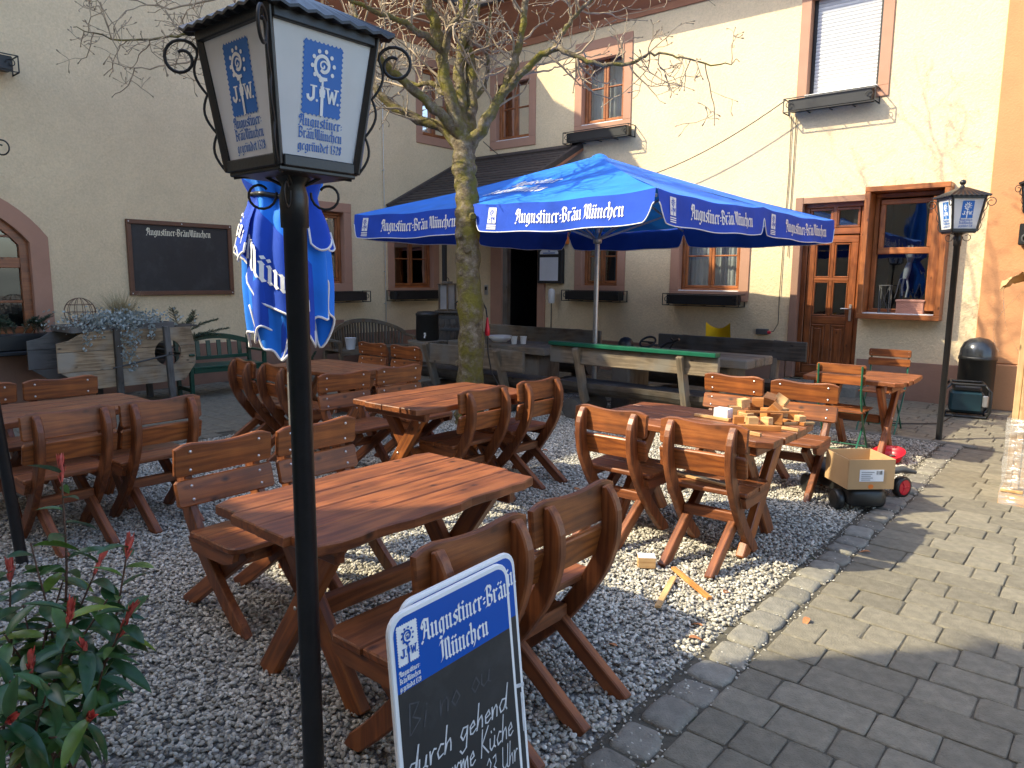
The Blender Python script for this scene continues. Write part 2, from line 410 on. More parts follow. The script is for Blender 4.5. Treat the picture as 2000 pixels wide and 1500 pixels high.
M_['grassdry']= plain('dry_grass', (.44,.37,.22), .8, var=.25, scale=20)
M_['silver']  = plain('silver_foliage', (.36,.40,.38), .8, var=.25, scale=30)
M_['wrap']    = None
# ------------------------------------------------------------------ lettering (broad-nib strokes)
def _min(x, top=.60, foot=True):
    r = [[(x-.06, top+.01), (x+.03, top-.07)], [(x, top-.04), (x, .08)]]
    if foot: r.append([(x-.03, .09), (x+.07, .0)])
    return r
_E = [[(0,.50),(0,.10)], [(0,.50),(.09,.61)], [(.09,.61),(.20,.50)], [(0,.30),(.20,.47)], [(0,.11),(.08,.0)], [(.08,.0),(.21,.09)]]
_C = [[(0,.50),(0,.10)], [(0,.50),(.09,.61)], [(.09,.61),(.20,.53)], [(0,.11),(.08,.0)], [(.08,.0),(.21,.09)]]
_N = _min(0)+[[(.02,.48),(.14,.60)]]+_min(.23, .59)
_U = _min(0, .60)+[[(.05,.02),(.18,.12)]]+_min(.23, .60)
_A = [[(.0,.54),(.10,.62)], [(.10,.62),(.22,.52)], [(.22,.54),(.22,.08)], [(.20,.09),(.29,.0)], [(.22,.38),(0,.26)], [(0,.28),(0,.10)], [(0,.10),(.07,.0)], [(.07,.0),(.20,.10)]]
_dots = lambda x: [[(x-.03,.82),(x+.03,.75)], [(x+.15,.82),(x+.21,.75)]]
GL = {
 'i': (_min(0)+[[(-.04,.84),(.04,.76)]], .24), 'n': (_N, .46), 'u': (_U, .46), 'ü': (_U+_dots(.02), .46),
 'ä': (_A+_dots(.02), .44), 'a': (_A, .44), 'e': (_E, .36), 'c': (_C, .31), 'r': (_min(0)+[[(.03,.48),(.12,.60)],[(.12,.60),(.21,.53)]], .32),
 's': ([[(.21,.54),(.11,.62)],[(.11,.62),(0,.50)],[(0,.50),(.02,.40)],[(.02,.40),(.20,.25)],[(.20,.25),(.20,.10)],[(.20,.10),(.10,0)],[(.10,0),(-.03,.08)]], .34),
 't': ([[(.0,.82),(.0,.09)],[(-.03,.10),(.08,.0)],[(.08,0),(.14,.06)],[(-.09,.60),(.15,.60)]], .27),
 'g': ([[(0,.52),(0,.10)],[(0,.50),(.09,.61)],[(.09,.61),(.22,.54)],[(0,.11),(.08,.0)],[(.08,.0),(.21,.10)],[(.22,.60),(.22,-.12)],[(.22,-.12),(.08,-.26)],[(.08,-.26),(-.05,-.18)]], .44),
 'd': ([[(0,.48),(0,.10)],[(0,.11),(.09,.0)],[(.09,.0),(.22,.12)],[(.22,.12),(.22,.50)],[(.22,.50),(-.04,.88)],[(0,.48),(.14,.58)]], .42),
 'h': ([[(-.06,.95),(.02,.88)],[(0,.90),(0,.08)],[(-.03,.09),(.07,0)],[(.02,.46),(.13,.60)],[(.13,.60),(.24,.50)],[(.24,.50),(.24,.10)],[(.24,.10),(.12,-.16)]], .44),
 'A': ([[(-.02,.72),(.08,.93)],[(.08,.93),(.34,.86)],[(.34,.90),(.34,.10)],[(.32,.10),(.44,.0)],[(.10,.90),(.16,.62)],[(.16,.62),(.06,.12)],[(.06,.12),(-.06,.02)],[(-.06,.02),(.0,-.06)],[(.10,.42),(.34,.42)],[(-.04,.70),(.05,.56)]], .58),
 'B': ([[(-.08,.80),(.02,.95)],[(.02,.95),(.22,.90)],[(.04,.92),(.04,.06)],[(-.08,.0),(.10,.06)],[(.22,.92),(.32,.80)],[(.32,.80),(.30,.64)],[(.30,.64),(.10,.52)],[(.10,.52),(.34,.40)],[(.34,.42),(.34,.12)],[(.34,.12),(.22,.0)],[(.22,.0),(.02,.05)]], .54),
 'M': ([[(-.10,.76),(.02,.94)],[(.02,.92),(.06,.80)],[(.05,.84),(.05,.16)],[(.05,.16),(-.08,.0)],[(.06,.78),(.20,.94)],[(.24,.90),(.24,.08)],[(.22,.10),(.30,0)],[(.24,.78),(.38,.94)],[(.38,.92),(.46,.80)],[(.45,.84),(.45,.10)],[(.43,.10),(.54,.0)]], .68),
 '=': ([[(0,.46),(.10,.42)],[(0,.26),(.10,.22)]], .24), ':': ([[(0,.46),(.04,.42)],[(0,.20),(.04,.16)]], .2), ' ': ([], .16),
 '1': ([[(-.04,.70),(.08,.84)],[(.08,.84),(.08,.0)]], .26),
 '3': ([[(0,.78),(.12,.84)],[(.12,.84),(.22,.68)],[(.22,.68),(.08,.46)],[(.08,.46),(.22,.24)],[(.22,.24),(.10,0)],[(.10,0),(-.03,.06)]], .36),
 '2': ([[(0,.68),(.10,.84)],[(.10,.84),(.22,.66)],[(.22,.66),(0,.06)],[(0,.04),(.24,.04)]], .36),
 '8': ([[(.11,.84),(0,.66)],[(0,.66),(.22,.26)],[(.22,.26),(.11,0)],[(.11,0),(0,.20)],[(0,.20),(.22,.62)],[(.22,.62),(.11,.84)]], .36),
}
# chalk hand: thin polylines
HW = {
 'd': ([[(.28,.42),(.12,.46),(.0,.26),(.06,.03),(.2,.06),(.28,.3),(.36,.95),(.3,.1),(.36,0)]], .42),
 'u': ([[(.0,.42),(.0,.12),(.08,.0),(.22,.12),(.26,.42),(.24,.08),(.32,.02)]], .40),
 'ü': ([[(.0,.42),(.0,.12),(.08,.0),(.22,.12),(.26,.42),(.24,.08),(.32,.02)],[(.06,.66),(.08,.60)],[(.22,.68),(.24,.62)]], .40),
 'r': ([[(.0,.44),(.04,.0),(.06,.28),(.16,.44),(.24,.40)]], .30), 'c': ([[(.24,.38),(.12,.44),(.0,.22),(.06,.0),(.24,.06)]], .30),
 'h': ([[(.06,.92),(.0,.0),(.08,.32),(.2,.42),(.24,.24),(.24,.0)]], .36), 'g': ([[(.26,.40),(.1,.44),(.0,.2),(.1,.02),(.24,.2),(.28,.42),(.24,-.3),(.08,-.42),(-.02,-.28)]], .38),
 'e': ([[(.02,.2),(.22,.26),(.16,.44),(.02,.3),(.04,.04),(.14,.0),(.28,.1)]], .32), 'n': ([[(.0,.44),(.02,.0),(.06,.3),(.18,.44),(.24,.3),(.24,.0)]], .36),
 'w': ([[(.0,.44),(.06,.0),(.2,.36),(.28,.0),(.42,.46)]], .50), 'a': ([[(.26,.38),(.1,.44),(.0,.18),(.08,.0),(.22,.12),(.28,.42),(.28,.06),(.34,.0)]], .40),
 'm': ([[(.0,.44),(.02,.0),(.06,.3),(.14,.42),(.2,.0),(.24,.3),(.34,.42),(.38,.0)]], .48), 'K': ([[(.06,.92),(.0,.0)],[(.38,.92),(.04,.42),(.40,.0)]], .48),
 'l': ([[(.06,.9),(.0,.06),(.08,0)]], .18), ':': ([[(0,.36),(.02,.33)],[(0,.08),(.02,.05)]], .2), ' ': ([], .3), 'U': ([[(.0,.9),(.0,.2),(.14,.0),(.32,.2),(.36,.9),(.34,.05),(.4,0)]], .48),
 '2': ([[(.0,.7),(.14,.88),(.26,.66),(.0,.02),(.3,.04)]], .40), '3': ([[(.0,.8),(.18,.86),(.2,.6),(.06,.46),(.24,.3),(.16,.02),(-.04,.06)]], .38),
 'B': ([[(.0,.9),(.04,0),(.0,.9),(.26,.8),(.1,.48),(.32,.3),(.06,.0)]], .44), 'i': ([[(.04,.42),(.0,.0)],[(.05,.62),(.06,.58)]], .16), 'o': ([[(.14,.44),(.0,.2),(.12,0),(.26,.2),(.14,.44)]], .34),
 't': ([[(.1,.8),(.04,.06),(.14,0)],[(-.04,.46),(.22,.5)]], .24),
}
def text_width(s, tbl=GL): return sum(tbl[c][1] for c in s)
def text_polys(s, x0, y0, h, nib=.135, ang=40, tbl=GL, hand=False, slant=0.0, squeeze=1.0):
    """list of 2D quads for string s with cap height h (baseline start x0, y0)"""
    out = []; x = 0; n = Vector((math.cos(R(ang)), math.sin(R(ang))))*nib/2
    for c in s:
        strokes, adv = tbl[c]
        for st in strokes:
            for a, b in zip(st[:-1], st[1:]):
                a = Vector(a); b = Vector(b)
                if hand:
                    d = (b-a).normalized() if (b-a).length > 0 else Vector((1,0)); w = Vector((-d.y, d.x))*nib/2; e = d*nib*.3
                    q = [a-w-e, b-w+e, b+w+e, a+w-e]
                else:
                    q = [a-n, b-n, b+n, a+n]
                q = [Vector((x+p.x+p.y*slant, p.y)) for p in q]
                out.append([(x0+p.x*h*squeeze, y0+p.y*h) for p in q])
        x += adv
    return out
def strokes_polys(pts, w):
    out = []
    for a, b in zip(pts[:-1], pts[1:]):
        a = Vector(a); b = Vector(b); d = (b-a).normalized(); n = Vector((-d.y, d.x))*w/2; e = d*w*.15
        out.append([tuple(a-n-e), tuple(b-n+e), tuple(b+n+e), tuple(a+n-e)])
    return out
def disc_poly(c, r, n=10): return [(c[0]+r*math.cos(2*PI*i/n), c[1]+r*math.sin(2*PI*i/n)) for i in range(n)]
def map_polys(mb, polys, f, sub=1):
    """put 2D polygons on a surface; f(u, v, k) -> 3D point, k = tiny lift step so that strokes never share a plane"""
    for i, q in enumerate(polys):
        k = (i % 7)*.00012
        a = sum(q[j][0]*q[(j+1)%len(q)][1]-q[(j+1)%len(q)][0]*q[j][1] for j in range(len(q)))
        if a < 0: q = q[::-1]
        if sub > 1 and len(q) == 4:
            for t in range(sub):
                l0 = Vector(q[0]).lerp(Vector(q[1]), t/sub); l1 = Vector(q[0]).lerp(Vector(q[1]), (t+1)/sub)
                m0 = Vector(q[3]).lerp(Vector(q[2]), t/sub); m1 = Vector(q[3]).lerp(Vector(q[2]), (t+1)/sub)
                mb.add([f(p[0], p[1], k) for p in (l0, l1, m1, m0)], [(0,1,2,3)])
        else:
            mb.add([f(p[0], p[1], k) for p in q], [tuple(range(len(q)))])
def crosier(cx, cy, s):
    """crook with knobs, shaft and the letters J. W., in a stamp of width 1*s, height 1.42*s (centre cx, cy)"""
    P = []
    T = lambda x, y: (cx+x*s, cy+y*s)
    ring = []
    for i in range(26):
        a = R(-75-i*15.5*1.05); r = .265-.0058*i*1.1
        ring.append((r*math.cos(a)*.92, .30+r*math.sin(a)))
    P += strokes_polys([T(*p) for p in ring], .07*s)
    inner = []
    for i in range(14):
        a = R(20+i*28); r = .11-.007*i
        inner.append((r*math.cos(a), .30+r*math.sin(a)))
    P += strokes_polys([T(*p) for p in inner], .035*s)
    for i in range(9):
        a = R(-30+i*36); P.append(disc_poly(T(.275*math.cos(a), .30+.295*math.sin(a)), .045*s, 8))
    P += strokes_polys([T(.10,.05), T(-.02,.02), T(-.10,.10)], .06*s)
    for y0, y1, w in ((.02,-.12,.05),(-.12,-.17,.10),(-.19,-.24,.15),(-.26,-.31,.13),(-.32,-.70,.075)):
        P += strokes_polys([T(.0,y0), T(.0,y1)], w*s)
    P += strokes_polys([T(-.22,-.14), T(-.22,-.36), T(-.28,-.42), T(-.35,-.38), T(-.36,-.32)], .065*s)
    P += strokes_polys([T(-.30,-.13), T(-.14,-.13)], .03*s); P.append(disc_poly(T(-.13,-.41), .03*s, 8))
    P += strokes_polys([T(.13,-.13), T(.19,-.42), T(.25,-.18), T(.31,-.42), T(.37,-.13)], .05*s)
    P += strokes_polys([T(.08,-.13), T(.19,-.13)], .03*s); P += strokes_polys([T(.31,-.13), T(.42,-.13)], .03*s); P.append(disc_poly(T(.41,-.41), .03*s, 8))
    return P
def stamp_poly(cx, cy, s):
    """perforated stamp outline as a fan of quads"""
    w, h = .47*s, .70*s; out = [[(cx-w, cy-h), (cx+w, cy-h), (cx+w, cy+h), (cx-w, cy+h)]]
    nx, ny = 9, 14; t = .035*s
    for i in range(nx):
        x = cx-w+2*w*(i+.1)/nx; x2 = cx-w+2*w*(i+.8)/nx
        for sy in (-1, 1): out.append([(x, cy+sy*h), (x2, cy+sy*h), ((x+x2)/2, cy+sy*(h+t))])
    for i in range(ny):
        y = cy-h+2*h*(i+.1)/ny; y2 = cy-h+2*h*(i+.8)/ny
        for sx in (-1, 1): out.append([(cx+sx*w, y), (cx+sx*w, y2), (cx+sx*(w+t), (y+y2)/2)])
    return out
# ------------------------------------------------------------------ ground
XW, YW = -10.752, 11.25
GX0, GX1, GY0, GY1 = -7.0, -1.30, -2.0, 8.42      # gravel yard
def ground_mat(name, cols, scale, bump):
    mt, nt, N, L, b = newmat(name); tc = N.new('ShaderNodeTexCoord')
    vo = nd(N, 'ShaderNodeTexVoronoi', i_Scale=scale, i_Randomness=1.0); L.new(tc.outputs['Object'], vo.inputs['Vector'])
    r = ramp(N, cols); sp = N.new('ShaderNodeSeparateColor'); L.new(vo.outputs['Color'], sp.inputs['Color']); L.new(sp.outputs['Red'], r.inputs['Fac'])
    n1 = nd(N, 'ShaderNodeTexNoise', i_Scale=1.5, i_Detail=6.0); L.new(tc.outputs['Object'], n1.inputs['Vector'])
    r2 = ramp(N, [(.3,(.75,.75,.75)),(.7,(1.1,1.1,1.1))]); L.new(n1.outputs['Fac'], r2.inputs['Fac'])
    mu = nd(N, 'ShaderNodeMix', data_type='RGBA', blend_type='MULTIPLY'); mu.inputs['Factor'].default_value = 1; L.new(r.outputs['Color'], mu.inputs['A']); L.new(r2.outputs['Color'], mu.inputs['B'])
    L.new(mu.outputs['Result'], b.inputs['Base Color']); b.inputs['Roughness'].default_value = .85
    bp = nd(N, 'ShaderNodeBump', i_Strength=bump, i_Distance=.012); bp.invert = True; L.new(vo.outputs['Distance'], bp.inputs['Height']); L.new(bp.outputs['Normal'], b.inputs['Normal'])
    return mt
STONES = [(.0,(.10,.10,.10)),(.3,(.22,.215,.20)),(.6,(.36,.345,.31)),(1.0,(.60,.58,.53))]
M_['soil'] = plain('sandy_soil', (.16,.14,.11), .95, var=.3, scale=4, bump=.5, bscale=50)
M_['gravelbed'] = ground_mat('gravel_bed', [(.0,(.12,.115,.105)),(.5,(.24,.23,.21)),(1.0,(.40,.385,.35))], 75, .8)
mb = MB(); s = 60; mb.add([(-s,-s,-.06),(s,-s,-.06),(s,s,-.06),(-s,s,-.06)], [(0,1,2,3)])
mb.build('ground', M_['soil'], kind='structure')
mb = MB(); mb.add([(GX0,GY0,-.006),(GX1,GY0,-.006),(GX1,GY1,-.006),(GX0,GY1,-.006)], [(0,1,2,3)])
gbed = mb.build('gravel_bed', M_['gravelbed'], kind='structure')

# loose stones: a stuff object, scattered with geometry nodes
def stone_mat():
    mt, nt, N, L, b = newmat('gravel_stone')
    oi = N.new('ShaderNodeObjectInfo')
    r = ramp(N, [(.0,(.18,.165,.14)),(.15,(.31,.287,.24)),(.45,(.43,.40,.335)),(.8,(.56,.522,.445)),(1.0,(.72,.685,.605))]); L.new(oi.outputs['Random'], r.inputs['Fac'])
    tc = N.new('ShaderNodeTexCoord'); n1 = nd(N, 'ShaderNodeTexNoise', i_Scale=2.2, i_Detail=4.0); L.new(tc.outputs['Object'], n1.inputs['Vector'])
    r2 = ramp(N, [(.3,(.8,.79,.77)),(.7,(1.1,1.1,1.1))]); L.new(n1.outputs['Fac'], r2.inputs['Fac'])
    mu = nd(N, 'ShaderNodeMix', data_type='RGBA', blend_type='MULTIPLY'); mu.inputs['Factor'].default_value = 1; L.new(r.outputs['Color'], mu.inputs['A']); L.new(r2.outputs['Color'], mu.inputs['B'])
    L.new(mu.outputs['Result'], b.inputs['Base Color']); b.inputs['Roughness'].default_value = .75; b.inputs['Specular IOR Level'].default_value = .35
    return mt
M_['stone'] = stone_mat()
def scatter_group(name, density, seed, smin, smax, mat):
    g = bpy.data.node_groups.new(name, 'GeometryNodeTree')
    g.interface.new_socket('Geometry', in_out='INPUT', socket_type='NodeSocketGeometry')
    g.interface.new_socket('Geometry', in_out='OUTPUT', socket_type='NodeSocketGeometry')
    N = g.nodes; L = g.links
    gi = N.new('NodeGroupInput'); go = N.new('NodeGroupOutput')
    d = N.new('GeometryNodeDistributePointsOnFaces'); d.inputs['Density'].default_value = density; d.inputs['Seed'].default_value = seed
    L.new(gi.outputs['Geometry'], d.inputs['Mesh'])
    ico = N.new('GeometryNodeMeshIcoSphere'); ico.inputs['Radius'].default_value = .5; ico.inputs['Subdivisions'].default_value = 2
    ps = N.new('GeometryNodeInputPosition'); nz = N.new('ShaderNodeTexNoise'); nz.inputs['Scale'].default_value = 1.6; nz.inputs['Detail'].default_value = 1.0
    L.new(ps.outputs[0], nz.inputs['Vector'])
    sb = N.new('ShaderNodeVectorMath'); sb.operation = 'SUBTRACT'; sb.inputs[1].default_value = (.5,.5,.5); L.new(nz.outputs['Color'], sb.inputs[0])
    scl = N.new('ShaderNodeVectorMath'); scl.operation = 'SCALE'; scl.inputs['Scale'].default_value = .55; L.new(sb.outputs[0], scl.inputs[0])
    sp = N.new('GeometryNodeSetPosition'); L.new(ico.outputs['Mesh'], sp.inputs['Geometry']); L.new(scl.outputs[0], sp.inputs['Offset'])
    sm = N.new('GeometryNodeSetMaterial'); sm.inputs['Material'].default_value = mat; L.new(sp.outputs['Geometry'], sm.inputs['Geometry'])
    ss = N.new('GeometryNodeSetShadeSmooth'); L.new(sm.outputs['Geometry'], ss.inputs['Geometry'])
    ip = N.new('GeometryNodeInstanceOnPoints'); L.new(d.outputs['Points'], ip.inputs['Points']); L.new(ss.outputs['Geometry'], ip.inputs['Instance'])
    rr = N.new('FunctionNodeRandomValue'); rr.data_type = 'FLOAT_VECTOR'; rr.inputs['Min'].default_value = (-.6,-.6,0); rr.inputs['Max'].default_value = (.6,.6,6.28)
    L.new(rr.outputs['Value'], ip.inputs['Rotation'])
    rs = N.new('FunctionNodeRandomValue'); rs.data_type = 'FLOAT_VECTOR'; rs.inputs['Min'].default_value = (smin,smin*.8,smin*.55); rs.inputs['Max'].default_value = (smax,smax*.8,smax*.6); rs.inputs['Seed'].default_value = 3
    L.new(rs.outputs['Value'], ip.inputs['Scale'])
    tr = N.new('FunctionNodeRandomValue'); tr.data_type = 'FLOAT_VECTOR'; tr.inputs['Min'].default_value = (0,0,-.002); tr.inputs['Max'].default_value = (0,0,.012); tr.inputs['Seed'].default_value = 9
    ti = N.new('GeometryNodeTranslateInstances'); ti.inputs['Local Space'].default_value = False; L.new(ip.outputs['Instances'], ti.inputs['Instances']); L.new(tr.outputs['Value'], ti.inputs['Translation'])
    L.new(ti.outputs['Instances'], go.inputs['Geometry'])
    return g
def scatter(name, polys, density, seed, smin, smax, mat, label):
    mb = MB()
    for q in polys: mb.add([(x,y,0) for x,y in q], [tuple(range(len(q)))])
    o = mb.build(name, mat, kind='stuff'); tag(o, label, 'gravel')
    md = o.modifiers.new('scatter', 'NODES'); md.node_group = scatter_group(name, density, seed, smin, smax, mat)
    return o
scatter('gravel', [[(GX0+.02,-.4),(GX1,-.4),(GX1,GY1-.05),(GX0+.02,GY1-.05)]], 3600, 1, .013, .029, M_['stone'], 'pale grey and cream gravel covering the beer garden floor')
# spill of small stones in the joints along the kerb stones
scatter('gravel', [[(-1.31,.6),(-1.255,.6),(-1.255,8.3),(-1.31,8.3)],[(-1.115,.6),(-1.075,.6),(-1.075,8.3),(-1.115,8.3)],[(-1.255,.6),(-1.115,.6),(-1.115,8.3),(-1.255,8.3)]], 1100, 5, .007, .015, M_['stone'], 'small stones spilled between the kerb cobbles')

# ------------------------------------------------------------------ pavement
def paver_mat(name, col, var):
    return plain(name, col, .9, var=.22, scale=16, bump=.9, bscale=110, spec=.3, dirt=((col[0]*1.35,col[1]*1.33,col[2]*1.25), 2.2, .55, .8), perobj=var)
M_['paver'] = paver_mat('concrete_paver', (.205,.183,.138), .15)
M_['cobble'] = paver_mat('granite_cobble', (.22,.205,.17), .22)
M_['joint'] = plain('joint_sand', (.085,.075,.055), .95, var=.3, scale=20, bump=.6, bscale=120, dirt=((.05,.065,.02), 6, .6, .7))
def sheet(name, x0, x1, y0, y1, z, mat):
    mb = MB(); mb.add([(x0,y0,z),(x1,y0,z),(x1,y1,z),(x0,y1,z)], [(0,1,2,3)]); return mb.build(name, mat, kind='structure')
pav = sheet('pavement', GX1, 6.0, -6.0, GY1, -.003, M_['joint'])
pav2 = sheet('terrace_paving', -10.74, 6.0, GY1+.002, 11.24, -.010, M_['joint'])
pav3 = sheet('terrace_paving', -10.74, GX0, -2.0, GY1, -.008, M_['joint'])
# one paver: irregular chamfered block; a few shared variants
def paver_mesh(name, lx, ly, h, bev, jit, mat, kc=.012):
    mb = MB(); n = []
    steps = [(-.5,-.5),(0,-.5),(.5,-.5),(.5,0),(.5,.5),(0,.5),(-.5,.5),(-.5,0)]
    P = []
    for a, b in steps:
        cx = lx*a; cy = ly*b
        if a and b: cx -= math.copysign(jit*.5, a); cy -= math.copysign(jit*.5, b)
        P.append((cx+random.uniform(-jit,jit), cy+random.uniform(-jit,jit)))
    # split corners for a rounder outline
    Q = []
    for i, p in enumerate(P):
        if i % 2 == 0:
            a = Vector(P[i-1]); b = Vector(P[(i+1)%8]); c = Vector(p); k = kc
            Q.append(tuple(c+(a-c).normalized()*k)); Q.append(tuple(c+((a-c).normalized()+(b-c).normalized())*k*.26)); Q.append(tuple(c+(b-c).normalized()*k))
        else: Q.append(p)
    nQ = len(Q); C0 = Vector((0,0))
    rings = [(1.0,-h),(1.0,-bev),(None,0)]
    vs = []
    for q in Q: vs.append((q[0],q[1],-h))
    for q in Q: vs.append((q[0],q[1],-bev))
    for q in Q:
        v = Vector(q); l = v.length; v2 = v*(1-bev*.9/l); vs.append((v2.x,v2.y,-bev*.25+random.uniform(-.001,.001)))
    for q in Q:
        v = Vector(q); l = v.length; v2 = v*(1-bev*2.6/l); vs.append((v2.x,v2.y,random.uniform(-.0015,.0015)))
    fs = []
    for k in range(3):
        for i in range(nQ): fs.append((k*nQ+i, k*nQ+(i+1)%nQ, (k+1)*nQ+(i+1)%nQ, (k+1)*nQ+i))
    fs.append(tuple(3*nQ+i for i in range(nQ)))
    mb.add(vs, fs, smooth=False)
    if kc > .015:
        for i in range(len(mb.smooth)-1): mb.smooth[i] = True
    me = mb.mesh(name); me.materials.append(mat); return me
LENS = [.16,.22,.30,.36]
PM = {l: [paver_mesh('paver', l-.005, .187, .05, .005, .0025, M_['paver']) for _ in range(4)] for l in LENS}
cand = []
y = -.2
random.seed(21)
while y < GY1-.19:
    x = -1.088+random.uniform(-.006,.004)
    while x < 5.0:
        l = random.choice(LENS); xc = x+l/2; yc = y+.095
        d = Vector((xc,yc,0))-CAM; w = d.dot(CF)
        if w > .8:
            px = 1000+F_PX*d.dot(CX)/w; py = 750-F_PX*d.dot(CU)/w
            if -100 < px < 2150 and py < 1650: cand.append((w, xc, yc, l))
        x += l
    y += .193
yb = GY1+.1
while yb < 11.2:
    x = -10.7+random.uniform(0,.2)
    while x < 1.2:
        l = random.choice(LENS); cand.append((((Vector((x+l/2,yb,0))-CAM).dot(CF)), x+l/2, yb, l)); x += l
    yb += .193
xb = -10.7
yb = -1.0
while yb < GY1-.1:
    x = -10.7+random.uniform(0,.2)
    while x < GX0-.2:
        l = random.choice(LENS)
        if x+l < GX0: cand.append((((Vector((x+l/2,yb,0))-CAM).dot(CF)), x+l/2, yb, l))
        x += l
    yb += .193
cand.sort()
rest = MB()
for k, (w, xc, yc, l) in enumerate(cand):
    me = random.choice(PM[l])
    M = Matrix.Translation((xc, yc, .006+random.uniform(-.003,.003))) @ Matrix.Rotation(random.uniform(-.012,.012)+(PI if random.random()<.5 else 0), 4, 'Z') @ Matrix.Rotation(random.uniform(-.008,.008), 4, 'X')
    if k < 296: link('paver', me, pav if yc < GY1 and xc > -2 else (pav2 if yc >= GY1 else pav3), M=M)
    else:
        c = Vector((l-.006, .187)); hx, hy = c.x/2, c.y/2; b_ = .008
        vs = [(sx*hx,sy*hy,-.02) for sx,sy in ((-1,-1),(1,-1),(1,1),(-1,1))]+[(sx*hx,sy*hy,-b_) for sx,sy in ((-1,-1),(1,-1),(1,1),(-1,1))]+[(sx*(hx-b_),sy*(hy-b_),0) for sx,sy in ((-1,-1),(1,-1),(1,1),(-1,1))]
        fs = [(i,(i+1)%4,4+(i+1)%4,4+i) for i in range(4)]+[(4+i,4+(i+1)%4,8+(i+1)%4,8+i) for i in range(4)]+[(8,9,10,11)]
        rest.add(vs, fs, M=M)
rest.build('paver_field', M_['paver'], pav2, kind='stuff')
# kerb row of rounded cobbles between gravel and pavers
CM = [paver_mesh('cobble', .165, ly, .06, .012, .010, M_['cobble'], .022) for ly in (.15,.17,.19,.21)]
y = .5
i = 0
while y < GY1-.1:
    ly = (.15,.17,.19,.21)[random.randrange(4)]
    me = CM[(.15,.17,.19,.21).index(ly)]
    link('cobble', me, pav, M=Matrix.Translation((-1.185+random.uniform(-.012,.012), y+ly/2, .014+random.uniform(-.006,.006))) @ Matrix.Rotation(random.uniform(-.12,.12), 4, 'Z') @ Matrix.Rotation(random.uniform(-.04,.04), 4, 'X'))
    y += ly+random.uniform(.004,.016)
# kerb between the gravel and the terrace
x = GX0
while x < GX1:
    l = random.uniform(.35,.5)
    mb = MB(); mb.box((x+l/2-.004, GY1-.03, -.01), (l-.008, .06, .07), bev=.012); mb.build('edging_stone', M_['cobble'], pav2); x += l

# ------------------------------------------------------------------ houses
WR = Matrix(((1,0,0,0),(0,-1,0,YW),(0,0,1,0),(0,0,0,1)))        # (along x, out, up) for the sunlit wing
WL = Matrix(((0,1,0,XW),(1,0,0,0),(0,0,1,0),(0,0,0,1)))         # (along y, out, up) for the shaded wing
LOCR = Vector((-4.5, YW+.3, 0)); LOCL = Vector((XW-.3, 4.5, 0))
house_r = thing('house', 'sunlit cream rendered house wing with roller-shuttered window and wooden door', 'house', LOCR)
house_l = thing('house', 'shaded cream rendered house wing carrying the framed blackboard', 'house', LOCL)
def fmb(wing):
    m_ = MB(); m_.M = Matrix.Translation(-(LOCR if wing == 'r' else LOCL)) @ (WR if wing == 'r' else WL); return m_
def hs(wing): return house_r if wing == 'r' else house_l
holes = {'r': [], 'l': []}
def add_recess(m, s0, s1, z0, z1, dep=.16):
    m.add([(s0,0,z0),(s0,0,z1),(s0,-dep,z1),(s0,-dep,z0)], [(3,2,1,0)]); m.add([(s1,0,z0),(s1,0,z1),(s1,-dep,z1),(s1,-dep,z0)], [(0,1,2,3)])
    m.add([(s0,0,z0),(s1,0,z0),(s1,-dep,z0),(s0,-dep,z0)], [(0,1,2,3)]); m.add([(s0,0,z1),(s1,0,z1),(s1,-dep,z1),(s0,-dep,z1)], [(3,2,1,0)])
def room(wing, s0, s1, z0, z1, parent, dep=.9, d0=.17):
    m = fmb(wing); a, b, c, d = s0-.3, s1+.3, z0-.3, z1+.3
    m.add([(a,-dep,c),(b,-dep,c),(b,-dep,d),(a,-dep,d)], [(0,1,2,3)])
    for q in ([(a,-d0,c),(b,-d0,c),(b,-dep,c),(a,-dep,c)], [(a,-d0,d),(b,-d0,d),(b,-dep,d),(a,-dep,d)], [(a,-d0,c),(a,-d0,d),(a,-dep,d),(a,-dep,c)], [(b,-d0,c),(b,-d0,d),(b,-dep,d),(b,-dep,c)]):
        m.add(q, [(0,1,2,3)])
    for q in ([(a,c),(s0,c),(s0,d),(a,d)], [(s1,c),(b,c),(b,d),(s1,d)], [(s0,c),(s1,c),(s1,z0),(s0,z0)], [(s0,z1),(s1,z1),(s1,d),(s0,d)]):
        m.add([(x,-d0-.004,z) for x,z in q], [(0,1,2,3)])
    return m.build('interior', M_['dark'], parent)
def curtain(wing, s0, s1, z0, z1, d, parent, mat):
    m = fmb(wing); n = 28; vs = []
    for i in range(n+1):
        s = s0+(s1-s0)*i/n; dd = d+.018*math.sin(i*1.7)+.01*math.sin(i*.6)
        vs += [(s,dd,z0),(s,dd,z1)]
    m.add(vs, [(2*i,2*i+2,2*i+3,2*i+1) for i in range(n)], smooth=True)
    return m.build('curtain', mat, parent)
def ring(m, s0, s1, z0, z1, w, d, t, bev=.006, wb=None, seed=None):
    """rectangular frame of boards, width w, centred at depth d, thickness t"""
    wb = wb or w
    m.box(((s0+s1)/2, d, z0+wb/2), (s1-s0, t, wb), bev=bev, axis=0); m.box(((s0+s1)/2, d, z1-w/2), (s1-s0, t, w), bev=bev, axis=0)
    m.box((s0+w/2, d, (z0+wb+z1-w)/2), (w, t-.002, z1-z0-w-wb), bev=bev, axis=2); m.box((s1-w/2, d, (z0+wb+z1-w)/2), (w, t-.002, z1-z0-w-wb), bev=bev, axis=2)
def pane(wing, s0, s1, z0, z1, d, parent, mat=None, nm='pane'):
    m = fmb(wing); m.add([(s0,d,z0),(s1,d,z0),(s1,d,z1),(s0,d,z1)], [(0,1,2,3)]); return m.build(nm, mat or M_['glass'], parent)
